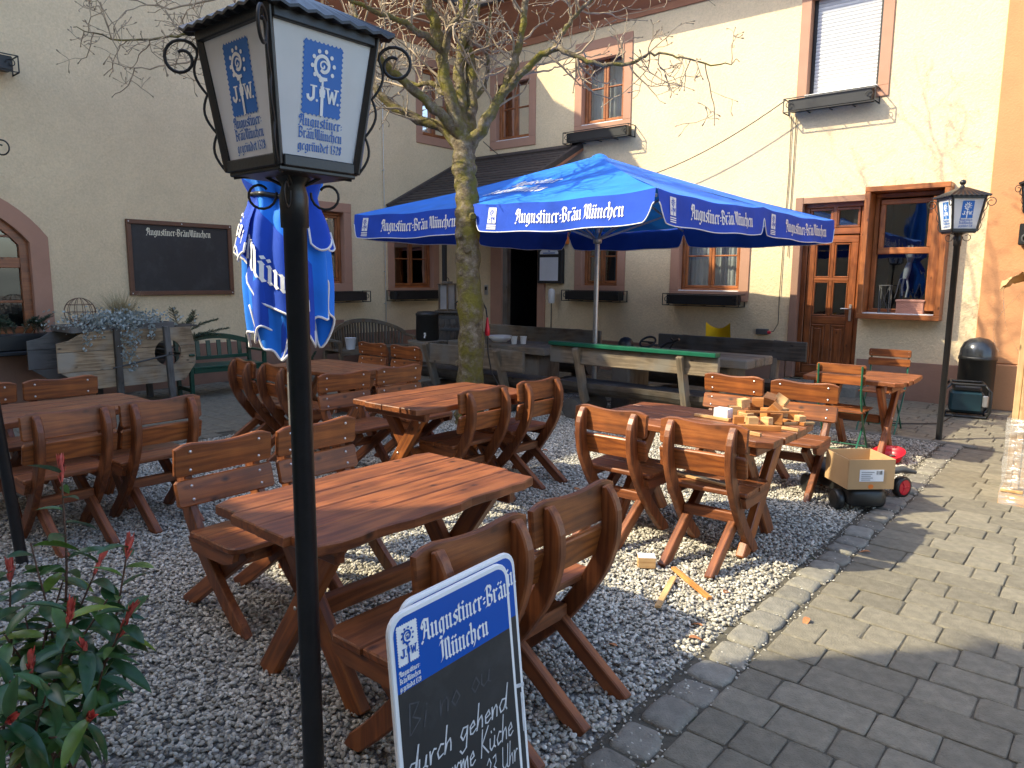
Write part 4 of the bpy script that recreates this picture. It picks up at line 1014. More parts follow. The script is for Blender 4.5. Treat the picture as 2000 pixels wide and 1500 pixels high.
def chair_parts(T, mats=('stain','stain2')):
    n = len(POST); ws = []
    for i in range(n):
        t = i/(n-1); w = .082-.014*abs(t-.4)
        if i == 0: w = .022
        if i == 1: w = .052
        if i == 2: w = .068
        ws.append(w)
    out = banana([tuple(p) for p in POST], ws)
    out[n-1] = (out[n-1][0]+.0, 0.0); out[n] = (out[n][0], 0.0)
    pm = MB(); pm.prism(out, .042, MYZ, .006, gaxis=1); pme = pm.mesh('post'); pme.materials.append(M_[mats[0]])
    for x in (-.185, .185): link('post', pme, T, M=Matrix.Translation((x,0,0)))
    lm = MB(); lm.beam((0,-.402,-.012),(0,.165,.398),.044,.072,up=(0,-1,1),bev=.005); lme = lm.mesh('leg'); lme.materials.append(M_[mats[0]])
    for x in (-.141, .141): link('leg', lme, T, M=Matrix.Translation((x,0,0)))
    # back boards in front of the posts; upper one with a waved top edge
    def board(z0, z1, wave, nm):
        y0 = post_y(z0)+.044; y1 = post_y(min(z1,.80))+.042; hw = .262
        poly = [(-hw+.012,0),(hw-.012,0),(hw,.012)]; H = math.hypot(z1-z0, y1-y0)
        if wave:
            for t in range(0, 13):
                x = hw-2*hw*t/12; r = H+.010*math.cos(t/12*2*PI*1.0)-(.026 if t in (0,12) else 0)-(.008 if t in (1,11) else 0)
                poly.append((x*(1 if t not in (0,12) else 1.0), r))
        else: poly += [(hw,H-.012),(hw-.012,H),(-hw+.012,H),(-hw,H-.012)]
        poly.append((-hw,.012))
        P0 = Vector((0,y0,z0)); up = Vector((0,y1-y0,z1-z0)).normalized(); nx = Vector((1,0,0)).cross(up)
        Mb = Matrix((Vector((1,0,0)), up, nx)).transposed().to_4x4(); Mb.translation = P0+nx*-.0
        b = MB(); b.prism(poly, .027, Mb, .006, gaxis=0); b.build(nm, M_[mats[1]], T)
        s_ = []
        for x in (-.185,.185):
            for h in (.03, H-.035): s_.append((P0+Vector((x,0,0))+up*h-nx*.0145, -nx))
        return s_
    sc = board(.545,.672,False,'back_board')+board(.690,.846,True,'back_board')
    sm = MB()
    for p, n_ in sc:
        q = Vector((0,0,1)).rotation_difference(n_).to_matrix().to_4x4(); q.translation = p
        sm.lathe([(.0085,0),(.0075,.003),(.0001,.0045)], 8, q)
    sm.build('screw_heads', M_['screw'], T, kind='stuff')
    # seat of two planks
    for k, (y0, y1) in enumerate(((-.165,.030),(.036,.232))):
        w = .252 if k else .245
        b = MB()
        if k: poly = [(-w,y0),(w,y0),(w,y1-.05),(w-.015,y1-.02),(w-.05,y1),(0,y1+.006),(-w+.05,y1),(-w+.015,y1-.02),(-w,y1-.05)]
        else: poly = [(-w,y0+.01),(-w+.01,y0),(w-.01,y0),(w,y0+.01),(w,y1),(-w,y1)]
        b.prism(poly, .030, Matrix.Translation((0,0,.430)), .006, gaxis=0); b.build('seat_plank', M_[mats[0]], T)
    for x in (-.190,.190):
        b = MB(); b.prism([(-.175,.414),(.205,.414),(.19,.375),(.12,.352),(-.14,.352)], .032, Matrix.Translation((x+math.copysign(.026,-x)*-1.45,0,0)) @ MYZ if False else Matrix.Translation((x*1.19,0,0)) @ MYZ, .004, gaxis=0); b.build('seat_cleat', M_[mats[0]], T)
    b = MB(); b.beam((-.16,-.075,.268),(.16,-.075,.268),.05,.062,bev=.005); b.build('stretcher', M_[mats[0]], T)
chair0 = thing('chair', 'x', 'chair'); chair_parts(chair0); index_kids(chair0)
first_chair = [True]
def chair(x, y, face, label, group=None):
    """face: direction the sitter looks, degrees from +Y counter-clockwise"""
    rz = R(face+random.uniform(-2.5,2.5))
    if first_chair[0]:
        first_chair[0] = False; o = chair0; o.location = (x,y,.006); o.rotation_euler = (0,0,rz); o['label'] = label
    else: o = copy_tree(chair0, label, (x,y,.006), rz)
    o['group'] = 'wooden chairs at the garden tables'
    return o
EAST, WEST, NORTH, SOUTH = -90, 90, 0, 180
# front table
chair(-3.13, 1.79, EAST, 'wooden chair facing the viewer at the front table, left of the near lamp post')
chair(-3.13, 2.335, EAST, 'wooden chair half hidden by the near lamp post, facing the viewer')
chair(-1.76, 1.63, WEST, 'dark wooden chair the chalkboard sign leans against')
chair(-1.76, 2.19, WEST, 'dark wooden chair just right of the chalkboard sign, seen from behind')
# middle table
chair(-4.74, 3.72, EAST, 'wooden chair facing the viewer at the sunlit table in front of the tree, left one')
chair(-4.74, 4.33, EAST, 'wooden chair facing the viewer at the sunlit table in front of the tree, right one')
chair(-3.74, 3.86, WEST, 'wooden chair seen from behind, its seat sticking out beside the sunlit middle table')
chair(-3.74, 4.52, WEST, 'wooden chair seen from behind, right-hand end of the sunlit middle table')
# table by the closed umbrella, at the back
chair(-6.36, 3.86, NORTH-8, 'shaded wooden chair seen from behind, nearest the green bench')
chair(-5.80, 3.84, NORTH-8, 'shaded wooden chair seen from behind, just left of the near lamp post')
chair(-7.02, 5.45, SOUTH, 'shaded wooden chair facing the viewer in front of the curved teak bench, left one')
chair(-6.42, 5.45, SOUTH, 'shaded wooden chair facing the viewer in front of the curved teak bench, right one')
# table on the far left
chair(-5.0, 1.55, WEST, 'shaded wooden chair seen from behind, left one of the pair above the red-tipped shrub')
chair(-5.0, 2.10, WEST, 'shaded wooden chair seen from behind, right one of the pair above the red-tipped shrub')
chair(-6.06, 2.02, EAST, 'shaded wooden chair in front of the old winnowing machine, facing the viewer')
chair(-6.06, 1.46, EAST, 'shaded wooden chair cut off by the left edge of the picture')
# right-hand table
chair(-2.38, 4.03, NORTH, 'bright orange-brown chair seen from behind, left one at the table with wood blocks')
chair(-1.77, 4.03, NORTH, 'bright orange-brown chair seen from behind, right one at the table with wood blocks')
chair(-2.47, 5.62, SOUTH, 'sun-dappled chair beyond the table with wood blocks, left one')
chair(-1.87, 5.62, SOUTH, 'half-shaded chair beyond the table with wood blocks, beside the cardboard box')

# ------------------------------------------------------------------ tables
def table(cx, cy, rz, L, W, label, H=.745, planks=4):
    """long axis along local Y"""
    T = thing('table', label, 'table', (cx,cy,.004), R(rz), 'wooden garden tables')
    w = W/planks
    for i in range(planks):
        x0 = -W/2+i*w; g = .003; n = 14; random.seed(int(cx*100)+i)
        e0 = [x0+g for _ in range(n+1)]; e1 = [x0+w-g for _ in range(n+1)]
        def wave(k, ph): return .008*math.sin(k*.9+ph)+.006*math.sin(k*2.1+ph*2)
        if i == 0: e0 = [x0+g+wave(k, cx) for k in range(n+1)]
        if i == planks-1: e1 = [x0+w-g+wave(k, cy) for k in range(n+1)]
        ye = L/2-random.uniform(0,.012)-(0.0 if 0 < i < planks-1 else .018); yb = -L/2+random.uniform(0,.012)+(0.0 if 0 < i < planks-1 else .018)
        ys = [yb+(ye-yb)*k/n for k in range(n+1)]
        poly = [(e1[k], ys[k]) for k in range(n+1)]+[(e0[k], ys[k]) for k in range(n, -1, -1)]
        c = .03
        if i == 0: poly[-1] = (poly[-1][0]+c, poly[-1][1]); poly[n+1] = (poly[n+1][0]+c, poly[n+1][1])
        if i == planks-1: poly[0] = (poly[0][0]-c, poly[0][1]); poly[n] = (poly[n][0]-c, poly[n][1])
        b = MB(); b.prism(poly, .042, Matrix.Translation((0,0,H-.021)), .0055, gaxis=1); b.build('top_plank', M_['stain'], T)
    for s_ in (-1, 1):
        y = s_*(L/2-.22); hx = W*.40; 
        b = MB(); b.beam((-hx*.92,y+.026*s_,-.008),(hx*.80,y+.026*s_,H-.045),.05,.095,up=(0,1,0) if False else (1,0,1),bev=.006); b.build('leg', M_['stain2'], T)
        b = MB(); b.beam((hx*.92,y-.026*s_,-.008),(-hx*.80,y-.026*s_,H-.045),.05,.095,up=(-1,0,1),bev=.006); b.build('leg', M_['stain2'], T)
        b = MB(); b.beam((-W/2+.05,y+.080*s_,H-.075),(W/2-.05,y+.080*s_,H-.075),.045,.062,bev=.006); b.build('batten', M_['stain'], T)
    b = MB(); b.beam((0,-(L/2-.28),.335),(0,L/2-.28,.335),.055,.075,bev=.005); b.build('stretcher', M_['stain'], T)
    sm = MB()
    for s_ in (-1,1):
        for x, z in ((-.02,.36),(.22,.62),(-.22,.62)):
            q = Matrix.Rotation(R(90*s_),4,'X'); q.translation = (x, -s_*0+s_*(-(L/2-.22)-.052), z); sm.lathe([(.009,0),(.008,.004),(.0001,.006)], 8, q)
    sm.build('bolt_heads', M_['screw'], T, kind='stuff')
    return T
random.seed(5)
table(-2.345, 1.95, 0, 1.22, .74, 'large wooden table in the foreground behind the near lamp post')
table(-3.98, 3.92, 0, 1.26, .76, 'sunlit wooden table in the middle, in front of the tree')
table(-6.12, 4.42, 92, 1.16, .76, 'shaded wooden table at the back beside the closed umbrella')
table(-5.52, 1.72, 0, 1.16, .74, 'shaded wooden table on the far left in front of the winnowing machine')
table(-2.04, 4.33, 90, 1.27, .76, 'wooden table covered with cut wood blocks and sticks')
table(-1.86, 7.48, 90, .92, .82, 'wooden table with green folding chairs near the glazed door', planks=5)

# ------------------------------------------------------------------ green folding chairs
def folding_chair(x, y, face, label):
    T = thing('folding_chair', label, 'chair', (x,y,.004), R(face), 'green folding chairs')
    for sx in (-.19,.19):
        b = MB(); b.tube([(sx,-.21,.88),(sx,-.19,.62),(sx,-.10,.40),(sx,.21,.0)], .0095, 8); b.build('back_leg', M_['greenp'], T)
        b = MB(); b.tube([(sx*.88,.20,.43),(sx*.88,.02,.26),(sx*.88,-.22,.0)], .0095, 8); b.build('front_leg', M_['greenp'], T)
    b = MB(); b.tube([(-.19,.12,.09),(.19,.12,.09)], .007, 6); b.tube([(-.167,-.15,.085),(.167,-.15,.085)], .007, 6); b.tube([(-.19,-.12,.435),(.19,-.12,.435)], .007, 6); b.build('cross_rod', M_['greenp'], T)
    for z, h in ((.845,.085),(.745,.085)):
        b = MB(); yy = -.2+(.88-z)*.05+.018
        poly = [(-.215,-h/2+.012),(-.203,-h/2),(.203,-h/2),(.215,-h/2+.012),(.215,h/2-.012),(.203,h/2),(-.203,h/2),(-.215,h/2-.012)]
        b.prism(poly, .018, Matrix.Translation((0,yy,z)) @ Matrix.Rotation(R(90),4,'X'), .003); b.build('back_slat', M_['stain2'], T)
    for k in range(6):
        b = MB(); b.box((0,-.13+k*.066,.447),(.40,.056,.018),bev=.004); b.build('seat_slat', M_['stain2'], T)
    sm = MB()
    for sx in (-.19,.19):
        for z in (.865,.825,.765,.725):
            q = Matrix.Rotation(R(-90),4,'X'); q.translation = (sx,-.174,z); sm.lathe([(.007,0),(.0001,.004)], 8, q)
    sm.build('rivets', M_['screw'], T, kind='stuff')
    return T
folding_chair(-1.93, 7.18, NORTH, 'green metal folding chair seen from behind, before the table by the glazed door')
folding_chair(-1.95, 8.72, SOUTH, 'green metal folding chair beyond the table, against the shaded part of the wall')

# ------------------------------------------------------------------ heavy log benches and plank tables
def log(mb, p0, p1, r, n=14, wob=.04, half=False):
    p0, p1 = Vector(p0), Vector(p1); pts = [p0.lerp(p1, t/8)+Vector((0,random.uniform(-.006,.006),random.uniform(-.005,.005))) for t in range(9)]
    mb.tube(pts, [r*(1+random.uniform(-wob,wob)) for _ in pts], n)
def log_bench(x0, x1, y, face, label, back=True, top=None, bz=.86, board='oldwood', seatmat='logwood', bh=.17, lean=.16):
    """bench along X; face +1 looks to +Y (back on the -Y side)"""
    T = thing('log_bench', label, 'bench', ((x0+x1)/2, y, 0), group='heavy log benches'); c = (x0+x1)/2; h = (x1-x0)/2; f = face
    for sx in (-h*.72, h*.72):
        b = MB(); log(b, (sx,-.30*f,.125), (sx,.30*f,.125), .125); b.build('support_log', M_[seatmat], T)
    # half-log seat
    b = MB(); n = 10; vs = []; L = 9
    for i in range(L):
        x = -h+2*h*i/(L-1); rr = .19*(1+random.uniform(-.05,.05))
        for k in range(n):
            a = PI+PI*k/(n-1); vs.append((x, rr*math.cos(a), .43+rr*.85*math.sin(a)*1.0))
    fs = []
    for i in range(L-1):
        for k in range(n): fs.append((i*n+k, (i+1)*n+k, (i+1)*n+(k+1)%n, i*n+(k+1)%n))
    fs += [tuple(range(n)), tuple((L-1)*n+k for k in reversed(range(n)))]
    b.add(vs, fs, [(v[0],v[1],v[2]) for v in vs]); b.build('seat_log', M_[seatmat], T)
    if back:
        for sx in (-h*.62, h*.62):
            b = MB(); b.beam((sx,-(.16)*f,.20),(sx,-(.20+lean)*f,bz-.02),.075,.10,up=(0,1,0),bev=.008); b.build('back_post', M_['oldwood'], T)
        b = MB(); yb = -(.20+lean-.055)*f; b.box((0,yb+.0,bz-bh/2-.02),(2*h,.045,bh),Matrix.Identity(4),bev=.008); b.build('back_board', M_[board], T)
        if top:
            b = MB(); b.box((0,yb-.02*f,bz+.008),(2*h-.02,.12,.045),bev=.006); b.build('top_rail', M_[top], T)
    return T
random.seed(11)
log_bench(-5.18, -3.06, 7.20, 1, 'log bench with green top rail on its backrest, in front of the plank table', top='greenp', bz=.885, bh=.20)
log_bench(-4.85, -2.86, 8.72, -1, 'dark log bench against the sunlit wall, behind the plank table', board='logwood', bz=.93, bh=.24, lean=.05)
log_bench(-7.45, -5.42, 6.98, 1, 'weathered log bench behind the tree trunk', bz=.80, bh=.26)
log_bench(-8.0, -5.75, 8.66, -1, 'weathered log bench in front of the entrance', bz=.92, bh=.26, lean=.05)
def plank_table(x0, x1, y0, y1, z, label):
    T = thing('plank_table', label, 'table', ((x0+x1)/2, (y0+y1)/2, 0), group='heavy plank tables'); h = (x1-x0)/2; d = (y1-y0)/2
    for i in range(3):
        w = 2*d/3; b = MB(); b.box((random.uniform(-.01,.01), -d+w*(i+.5), z-.05),(2*h,w-.006,.10),bev=.012); b.build('top_plank', M_['oldwood'], T)
    for sx in (-h*.62, h*.62):
        b = MB(); b.box((sx,0,(z-.1)/2-.003),(.26,d*1.35,z-.106),bev=.02,axis=2); b.build('block_leg', M_['oldwood'], T)
    return T
plank_table(-5.05, -3.02, 7.50, 8.24, .79, 'thick plank table under the open umbrella')
plank_table(-7.35, -5.60, 7.32, 8.05, .76, 'thick plank table in front of the entrance, with cups on it')
# ------------------------------------------------------------------ lanterns on posts
def lantern_parts(T, zb, post=True, zpost=0.0):
    """square tapered lantern, bottom at zb, faces +-x +-y"""
    wt, wbm, h = .156, .114, .315; z0 = zb+.02; z1 = z0+h
    ir = MB()
    for sx in (-1,1):
        for sy in (-1,1): ir.beam((sx*wbm,sy*wbm,z0-.02),(sx*wt,sy*wt,z1+.01),.020,.020,up=(sx,sy,0),bev=.003)
    for w, z, hh in ((wbm,z0-.008,.030),(wt,z1-.004,.034)):
        for s_ in (-1,1): ir.box((0,s_*w,z),(2*w,.018,hh),bev=.003); ir.box((s_*w,0,z),(.018,2*w-.02,hh-.002),bev=.003)
    ir.box((0,0,z0-.026),(2*wbm,2*wbm,.012),bev=.003)
    ir.build('frame', M_['iron'], T)
    for k in range(4):
        Mr = Matrix.Rotation(R(90*k),4,'Z'); p = MB(); p.M = Mr
        a, b = wbm-.004, wt-.004
        g = MB(); g.M = Mr
        g.add([(-a,-wbm+.002,z0),(a,-wbm+.002,z0),(b,-wt+.002,z1),(-b,-wt+.002,z1)], [(0,1,2,3)]); pn = g.build('pane', M_['opal'], T)
        # print: stamp, crook and three lines
        def f(u, v, kk, lift=.0012):
            t = (v-z0)/(z1-z0); return (u, -(wbm+(wt-wbm)*t)+.002-lift-kk, v)
        zc = z0+h*.60; s_ = .116
        q = MB(); q.M = Mr; map_polys(q, stamp_poly(0, zc, s_), lambda u,v,k_: f(u,v,0)); 
        tz = z0+.091
        for ln, hh in (('Augustiner:',.0265),('BräuMünchen',.0265),('gegründet 1328',.024)):
            sq = .86; w = text_width(ln)*hh*sq
            sq *= .128/w; w = .128
            map_polys(q, text_polys(ln, -w/2+.004, tz-.012, hh, tbl=GL, squeeze=sq, nib=.15), f); tz -= .0285
        q.build('blue_print', M_['bprint'], pn)
        q = MB(); q.M = Mr; map_polys(q, crosier(0, zc-.002, s_*.98), lambda u,v,k_: f(u,v,k_,.0024)); q.build('white_emblem', M_['white'], pn)
    # roof with a scalloped rim
    rf = MB(); n = 16; ro = wt+.034; rim = []
    for k in range(4):
        A = Vector((ro,0)); c0, c1 = [(-1,-1),(1,-1),(1,1),(-1,1)][k], [(1,-1),(1,1),(-1,1),(-1,-1)][k]
        for i in range(n):
            t = i/n; e = Vector(c0).lerp(Vector(c1), t); rim.append((e.x*ro, e.y*ro, z1+.010+.0035*math.cos(i*PI)+(.004 if i == 0 else 0)))
    N_ = len(rim); zt = z1+.10
    vs = rim+[(p[0]*.55,p[1]*.55,z1+.062) for p in rim]+[(p[0]*.16,p[1]*.16,zt) for p in rim]+[(p[0],p[1],p[2]-.007) for p in rim]+[(p[0]*.8,p[1]*.8,z1+.004) for p in rim]
    fs = []
    for i in range(N_):
        j = (i+1)%N_; fs += [(i,j,N_+j,N_+i),(N_+i,N_+j,2*N_+j,2*N_+i),(3*N_+i,3*N_+j,j,i),(4*N_+i,4*N_+j,3*N_+j,3*N_+i)]
    fs.append(tuple(2*N_+i for i in range(N_)))
    rf.add(vs, fs); rf.build('roof', M_['iron'], T)
    fn = MB(); fn.lathe([(.03,zt-.005),(.02,zt+.012),(.012,zt+.02),(.026,zt+.035),(.030,zt+.05),(.022,zt+.068),(.0005,zt+.078)], 16); fn.build('finial', M_['iron'], T)
    # scrolls on the four corners, waved straps down the edges
    for k, (sx, sy) in enumerate(((1,-1),(1,1),(-1,1),(-1,-1))):
        D = Vector((sx,sy,0)).normalized(); sc = MB(); pts = []
        base = D*(wt*1.414+.005); c = base+D*.042+Vector((0,0,z1-.058))
        for i in range(22):
            a = R(150-i*21); r = .046-.0010*i if i < 14 else .046-.0010*14-(i-14)*.0025
            pts.append(c+D*(r*math.cos(a))+Vector((0,0,r*math.sin(a))))
        sc.tube(pts, .0042, 6)
        e = []
        for i in range(25):
            t = i/24; w = wt+(wbm-wt)*t; off = .006+.018*abs(math.sin(t*PI*3.0))
            e.append(D*(w*1.414+off)+Vector((0,0,z1-.05-(h-.03)*t)))
        sc.tube([pts[0]]+e, .0034, 6)
        pts = []
        c = D*.085+Vector((0,0,zb-.055))                                   # scroll between post and lantern floor
        for i in range(16):
            a = R(170+i*22); r = .042-.0014*i; pts.append(c+D*(r*math.cos(a))+Vector((0,0,r*math.sin(a))))
        sc.tube(pts, .0034, 6)
        sc.tube([D*.03+Vector((0,0,zb-.03)), D*.08+Vector((0,0,zb-.004)), D*.15+Vector((0,0,zb-.014))], .0045, 6)
        sc.build('scroll', M_['ironm'], T)
    if post:
        p = MB(); p.lathe([(.030,zpost),(.030,zb-.14),(.036,zb-.138),(.037,zb-.06),(.030,zb-.03),(.045,zb-.012),(.05,zb-.006)], 24); p.build('post', M_['iron'], T)
def lamp(x, y, zb, rz, label, lean=None):
    T = thing('street_lamp', label, 'lamp', (x,y,-.02), R(rz), 'lantern posts'); lantern_parts(T, zb+.02)
    if lean: T.rotation_euler = (R(lean[0]), R(lean[1]), R(rz))
    return T
lamp(-1.69, 1.12, 1.914, 0, 'black lantern post in the foreground with blue printed opal panes')
lamp(-1.346, 8.56, 2.14, 35, 'black lantern post on the right in front of the box window')
lamp(-4.70, 1.235, 2.02, 0, 'black lantern post cut off by the left edge of the picture', lean=(3.0,-3.4))
# wall lantern and loudspeaker at the right edge
loc = Vector((-.915, YW-.36, 2.45)); T = thing('wall_lantern', 'black wall lantern cut off by the right edge of the picture', 'lamp', loc)
lantern_parts(T, .02, post=False)
b = MB(); b.tube([(0,.29,.10),(0,.26,-.05),(0,.1,-.03),(0,0,-.01)], .012, 8); b.box((0,.275,.03),(.06,.016,.22),bev=.004); b.build('bracket', M_['iron'], T)
T = thing('loudspeaker', 'small black loudspeaker box on the orange wall', 'speaker', (-1.0, YW-.17, 2.10))
b = MB(); b.box((0,0,.13),(.16,.18,.26),bev=.01); b.build('cabinet', M_['blackpl'], T)
for z, r in ((.08,.055),(.19,.03)):
    b = MB(); b.lathe([(r,0),(r*.9,.006),(r*.5,-.004),(.001,.002)], 20, Matrix.Translation((0,-.09,z)) @ Matrix.Rotation(R(90),4,'X')); b.build('cone', M_['greypl'], T)
# ------------------------------------------------------------------ open umbrella
UX, UY, UZ, US, UAP = -5.39, 8.15, 2.44, 4.46, 3.23
T = thing('umbrella', 'large open blue umbrella with white lettering on its valance', 'umbrella', (UX,UY,0), R(-2.3))
b = MB(); b.lathe([(.032,0),(.032,3.0)], 20); b.build('pole', M_['steel'], T)
b = MB(); b.box((0,0,.02),(.5,.20,.04),bev=.01); b.build('base_plate', M_['greypl'], T)
b = MB(); b.lathe([(.036,2.1),(.055,2.11),(.06,2.17),(.045,2.2),(.036,2.24)], 20); b.build('runner', M_['steel'], T)
hU = US/2; corners = [(-hU,-hU),(0,-hU),(hU,-hU),(hU,0),(hU,hU),(0,hU),(-hU,hU),(-hU,0)]
apex = Vector((0,0,UAP))
cn = MB(); nu, nt2 = 10, 12
def canopy_pt(E0, E1, u, t):
    p = apex.lerp(E0.lerp(E1, u), t); sag = .05*4*u*(1-u)*t*t*(1-.25*t)+.03*math.sin(PI*t)
    p.z -= sag; p.z += .006*math.sin(u*17+t*9)*t
    return p
for k in range(8):
    E0 = Vector((*corners[k], UZ)); E1 = Vector((*corners[(k+1)%8], UZ)); vs = []
    for j in range(nt2+1):
        for i in range(nu+1): vs.append(canopy_pt(E0, E1, i/nu, j/nt2))
    fs = [(j*(nu+1)+i, (j+1)*(nu+1)+i, (j+1)*(nu+1)+i+1, j*(nu+1)+i+1) for j in range(nt2) for i in range(nu)]
    cn.add(vs, fs, smooth=True)
can = cn.build('canopy', M_['blue'], T)
b = MB(); b.lathe([(.13,UAP-.055),(.09,UAP-.01),(.04,UAP+.012),(.001,UAP+.02)], 16); b.build('cap', M_['blue'], T)
VH = .29
for k in range(8):
    E0 = Vector((*corners[k], UZ)); E1 = Vector((*corners[(k+1)%8], UZ)); r_ = (E1-E0).normalized(); n_ = r_.cross(Vector((0,0,1)))
    Lp = (E1-E0).length; NU = 44; vm = MB(); vs = []; bot = []
    def hb(u):
        e = min(u, 1-u)*Lp
        if e < .015: return .42
        if e < .11: return .42+.58*math.sin(min(1,(e-.015)/.095)*PI/2)**.7
        return 1.0
    def vp(u, v, lift=0.0):
        fl = .018*math.sin(u*8+k*1.3)*v+.010*math.sin(u*19+k)*v
        p = E0.lerp(E1, u); p.z -= .05*4*u*(1-u)*.75-.006*math.sin(u*17+9); p.z -= VH*v
        return p+n_*(.012+.03*v+fl+lift)
    us = [0,.008,.015,.025,.035,.045,.055]+[.055+.89*i/30 for i in range(1,31)]+[.955,.965,.975,.985,.992,1.0]
    for u in us:
        for j in range(5): vs.append(vp(u, hb(u)*j/4))
    fs = [(i*5+j, i*5+j+1, (i+1)*5+j+1, (i+1)*5+j) for i in range(len(us)-1) for j in range(4)]
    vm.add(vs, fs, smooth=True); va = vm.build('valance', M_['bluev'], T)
    pm = MB(); pm.tube([vp(u, hb(u), .002) for u in us], .0055, 5); pm.build('piping', M_['wpiping'], va)
    if k in (0,1,2,3):
        tx = MB(); s_ = 'Augustiner=Bräu München'; h = .145; w = text_width(s_)*h
        f = lambda u, v, kk: vp(.5+u/Lp, .5-v/VH, .006+kk)
        map_polys(tx, text_polys(s_, -w/2+.15, -.058, h, nib=.15), f)
        tx.build('lettering', M_['white'], va); tx = MB(); map_polys(tx, stamp_poly(-.86, .028, .115), f)
        for q in range(3): map_polys(tx, strokes_polys([(-.92,-.074-q*.019),(-.80,-.074-q*.019)], .010), f)
        tx.build('stamp', M_['white'], va)
        tx = MB(); f2 = lambda u, v, kk: vp(.5+u/Lp, .5-v/VH, .0085+kk); map_polys(tx, crosier(-.86,.028,.11), f2); tx.build('emblem', M_['bluev'], va)
# print on the sunny slope
tx = MB()
def slope(u, v, kk):
    E = Vector((u,-hU,UZ)); t = 1-v
    uu = (u/t/hU+1)/2 if t > .01 else .5
    kx = 0 if uu < .5 else 1; E0 = Vector((*corners[kx], UZ)); E1 = Vector((*corners[kx+1], UZ)); uq = (uu-.5*kx)*2
    return canopy_pt(E0, E1, max(0,min(1,uq)), t)+Vector((0,-.0035-kk,.010))
for s_, v0, h in (('Augustiner',.40,.24),('BräuMünchen',.24,.24)):
    w = text_width(s_)*h*.75; q = text_polys(s_, -w/2, 0, h, squeeze=.75, nib=.16)
    q = [[(x, v0+y*.50) for x, y in p] for p in q]; map_polys(tx, q, slope, 3)
tx.build('slope_lettering', M_['white'], can)
for k in range(8):
    E = Vector((*corners[k], UZ-.02)); A = Vector((0,0,UAP-.08)); M1 = A.lerp(E, .50)
    b = MB(); b.beam(A.lerp(E,.02)-Vector((0,0,.05)), E-Vector((0,0,.05))*.8, .022, .03, bev=.003); rb = b.build('rib', M_['steel'], T)
    b = MB(); b.beam((M1.x*.04,M1.y*.04,2.17), M1-Vector((0,0,.07)), .018, .026, bev=.003); b.build('strut', M_['steel'], rb)

# ------------------------------------------------------------------ closed umbrella
QX, QY = -4.02, 2.60
T = thing('umbrella', 'closed blue umbrella tied with a strap behind the near lamp post', 'umbrella', (QX,QY,0))
b = MB(); b.lathe([(.027,0),(.027,3.7)], 18); b.build('pole', M_['steel'], T)
b = MB(); b.box((0,0,.03),(.42,.42,.06),bev=.012); b.build('base', M_['cobble'], T)
prof = [(3.86,.05),(3.75,.10),(3.45,.16),(3.0,.22),(2.65,.235),(2.35,.24),(2.22,.215),(2.14,.175),(2.08,.18),(1.98,.215),(1.8,.245),(1.6,.255),(1.4,.25),(1.2,.235)]
tc_ = math.atan2(-QY, -QX)
def Rz(z):
    for (a, ra), (c, rc) in zip(prof[:-1], prof[1:]):
        if a >= z >= c: t = (a-z)/(a-c); return ra+(rc-ra)*t
    return prof[-1][1] if z < prof[-1][0] else prof[0][1]
def fold(th, z):
    a = th-tc_; k = .10+.10*min(1,max(0,(3.4-z)/1.2))
    w = math.sin(7*a+1.2+.5*math.sin(2*a))+.5*math.sin(13*a+z*1.7)+.25*math.sin(3*a+z*2.3)
    flat = math.exp(-(((a+PI)%(2*PI)-PI-.05)/.55)**2) if z < 2.05 else 0
    return Rz(z)*(1+k*w*.55*(1-.85*flat)+.05*flat)
def hem(th):
    a = (th-tc_+PI)%(2*PI)-PI
    return 1.33+.10*math.sin(5*a+.6)+.05*math.sin(11*a)-.10*math.exp(-((a+.25)/.35)**2)+.20*math.exp(-((a-1.1)/.5)**2)
cm = MB(); NA, NZ = 120, 60; vs = []
for j in range(NZ+1):
    for i in range(NA):
        th = 2*PI*i/NA; t = j/NZ; z = 3.86+(hem(th)-3.86)*t; r = fold(th, z)
        vs.append((r*math.cos(th), r*math.sin(th), z))
cm.add(vs, [(j*NA+i, (j+1)*NA+i, (j+1)*NA+(i+1)%NA, j*NA+(i+1)%NA) for j in range(NZ) for i in range(NA)], smooth=True)
cb = cm.build('canopy', M_['blue'], T)
b = MB(); b.tube([(fold(2*PI*i/NA,hem(2*PI*i/NA))*math.cos(2*PI*i/NA), fold(2*PI*i/NA,hem(2*PI*i/NA))*math.sin(2*PI*i/NA), hem(2*PI*i/NA)) for i in range(NA)], .008, 6, closed=True); b.build('piping', M_['wpiping'], cb)
b = MB(); b.tube([(max(fold(2*PI*i/60,2.11),.17)*1.02*math.cos(2*PI*i/60), max(fold(2*PI*i/60,2.11),.17)*1.02*math.sin(2*PI*i/60), 2.11-.03*math.sin(2*PI*i/60-tc_)) for i in range(60)], .016, 6, closed=True); b.build('strap', M_['blackpl'], T)
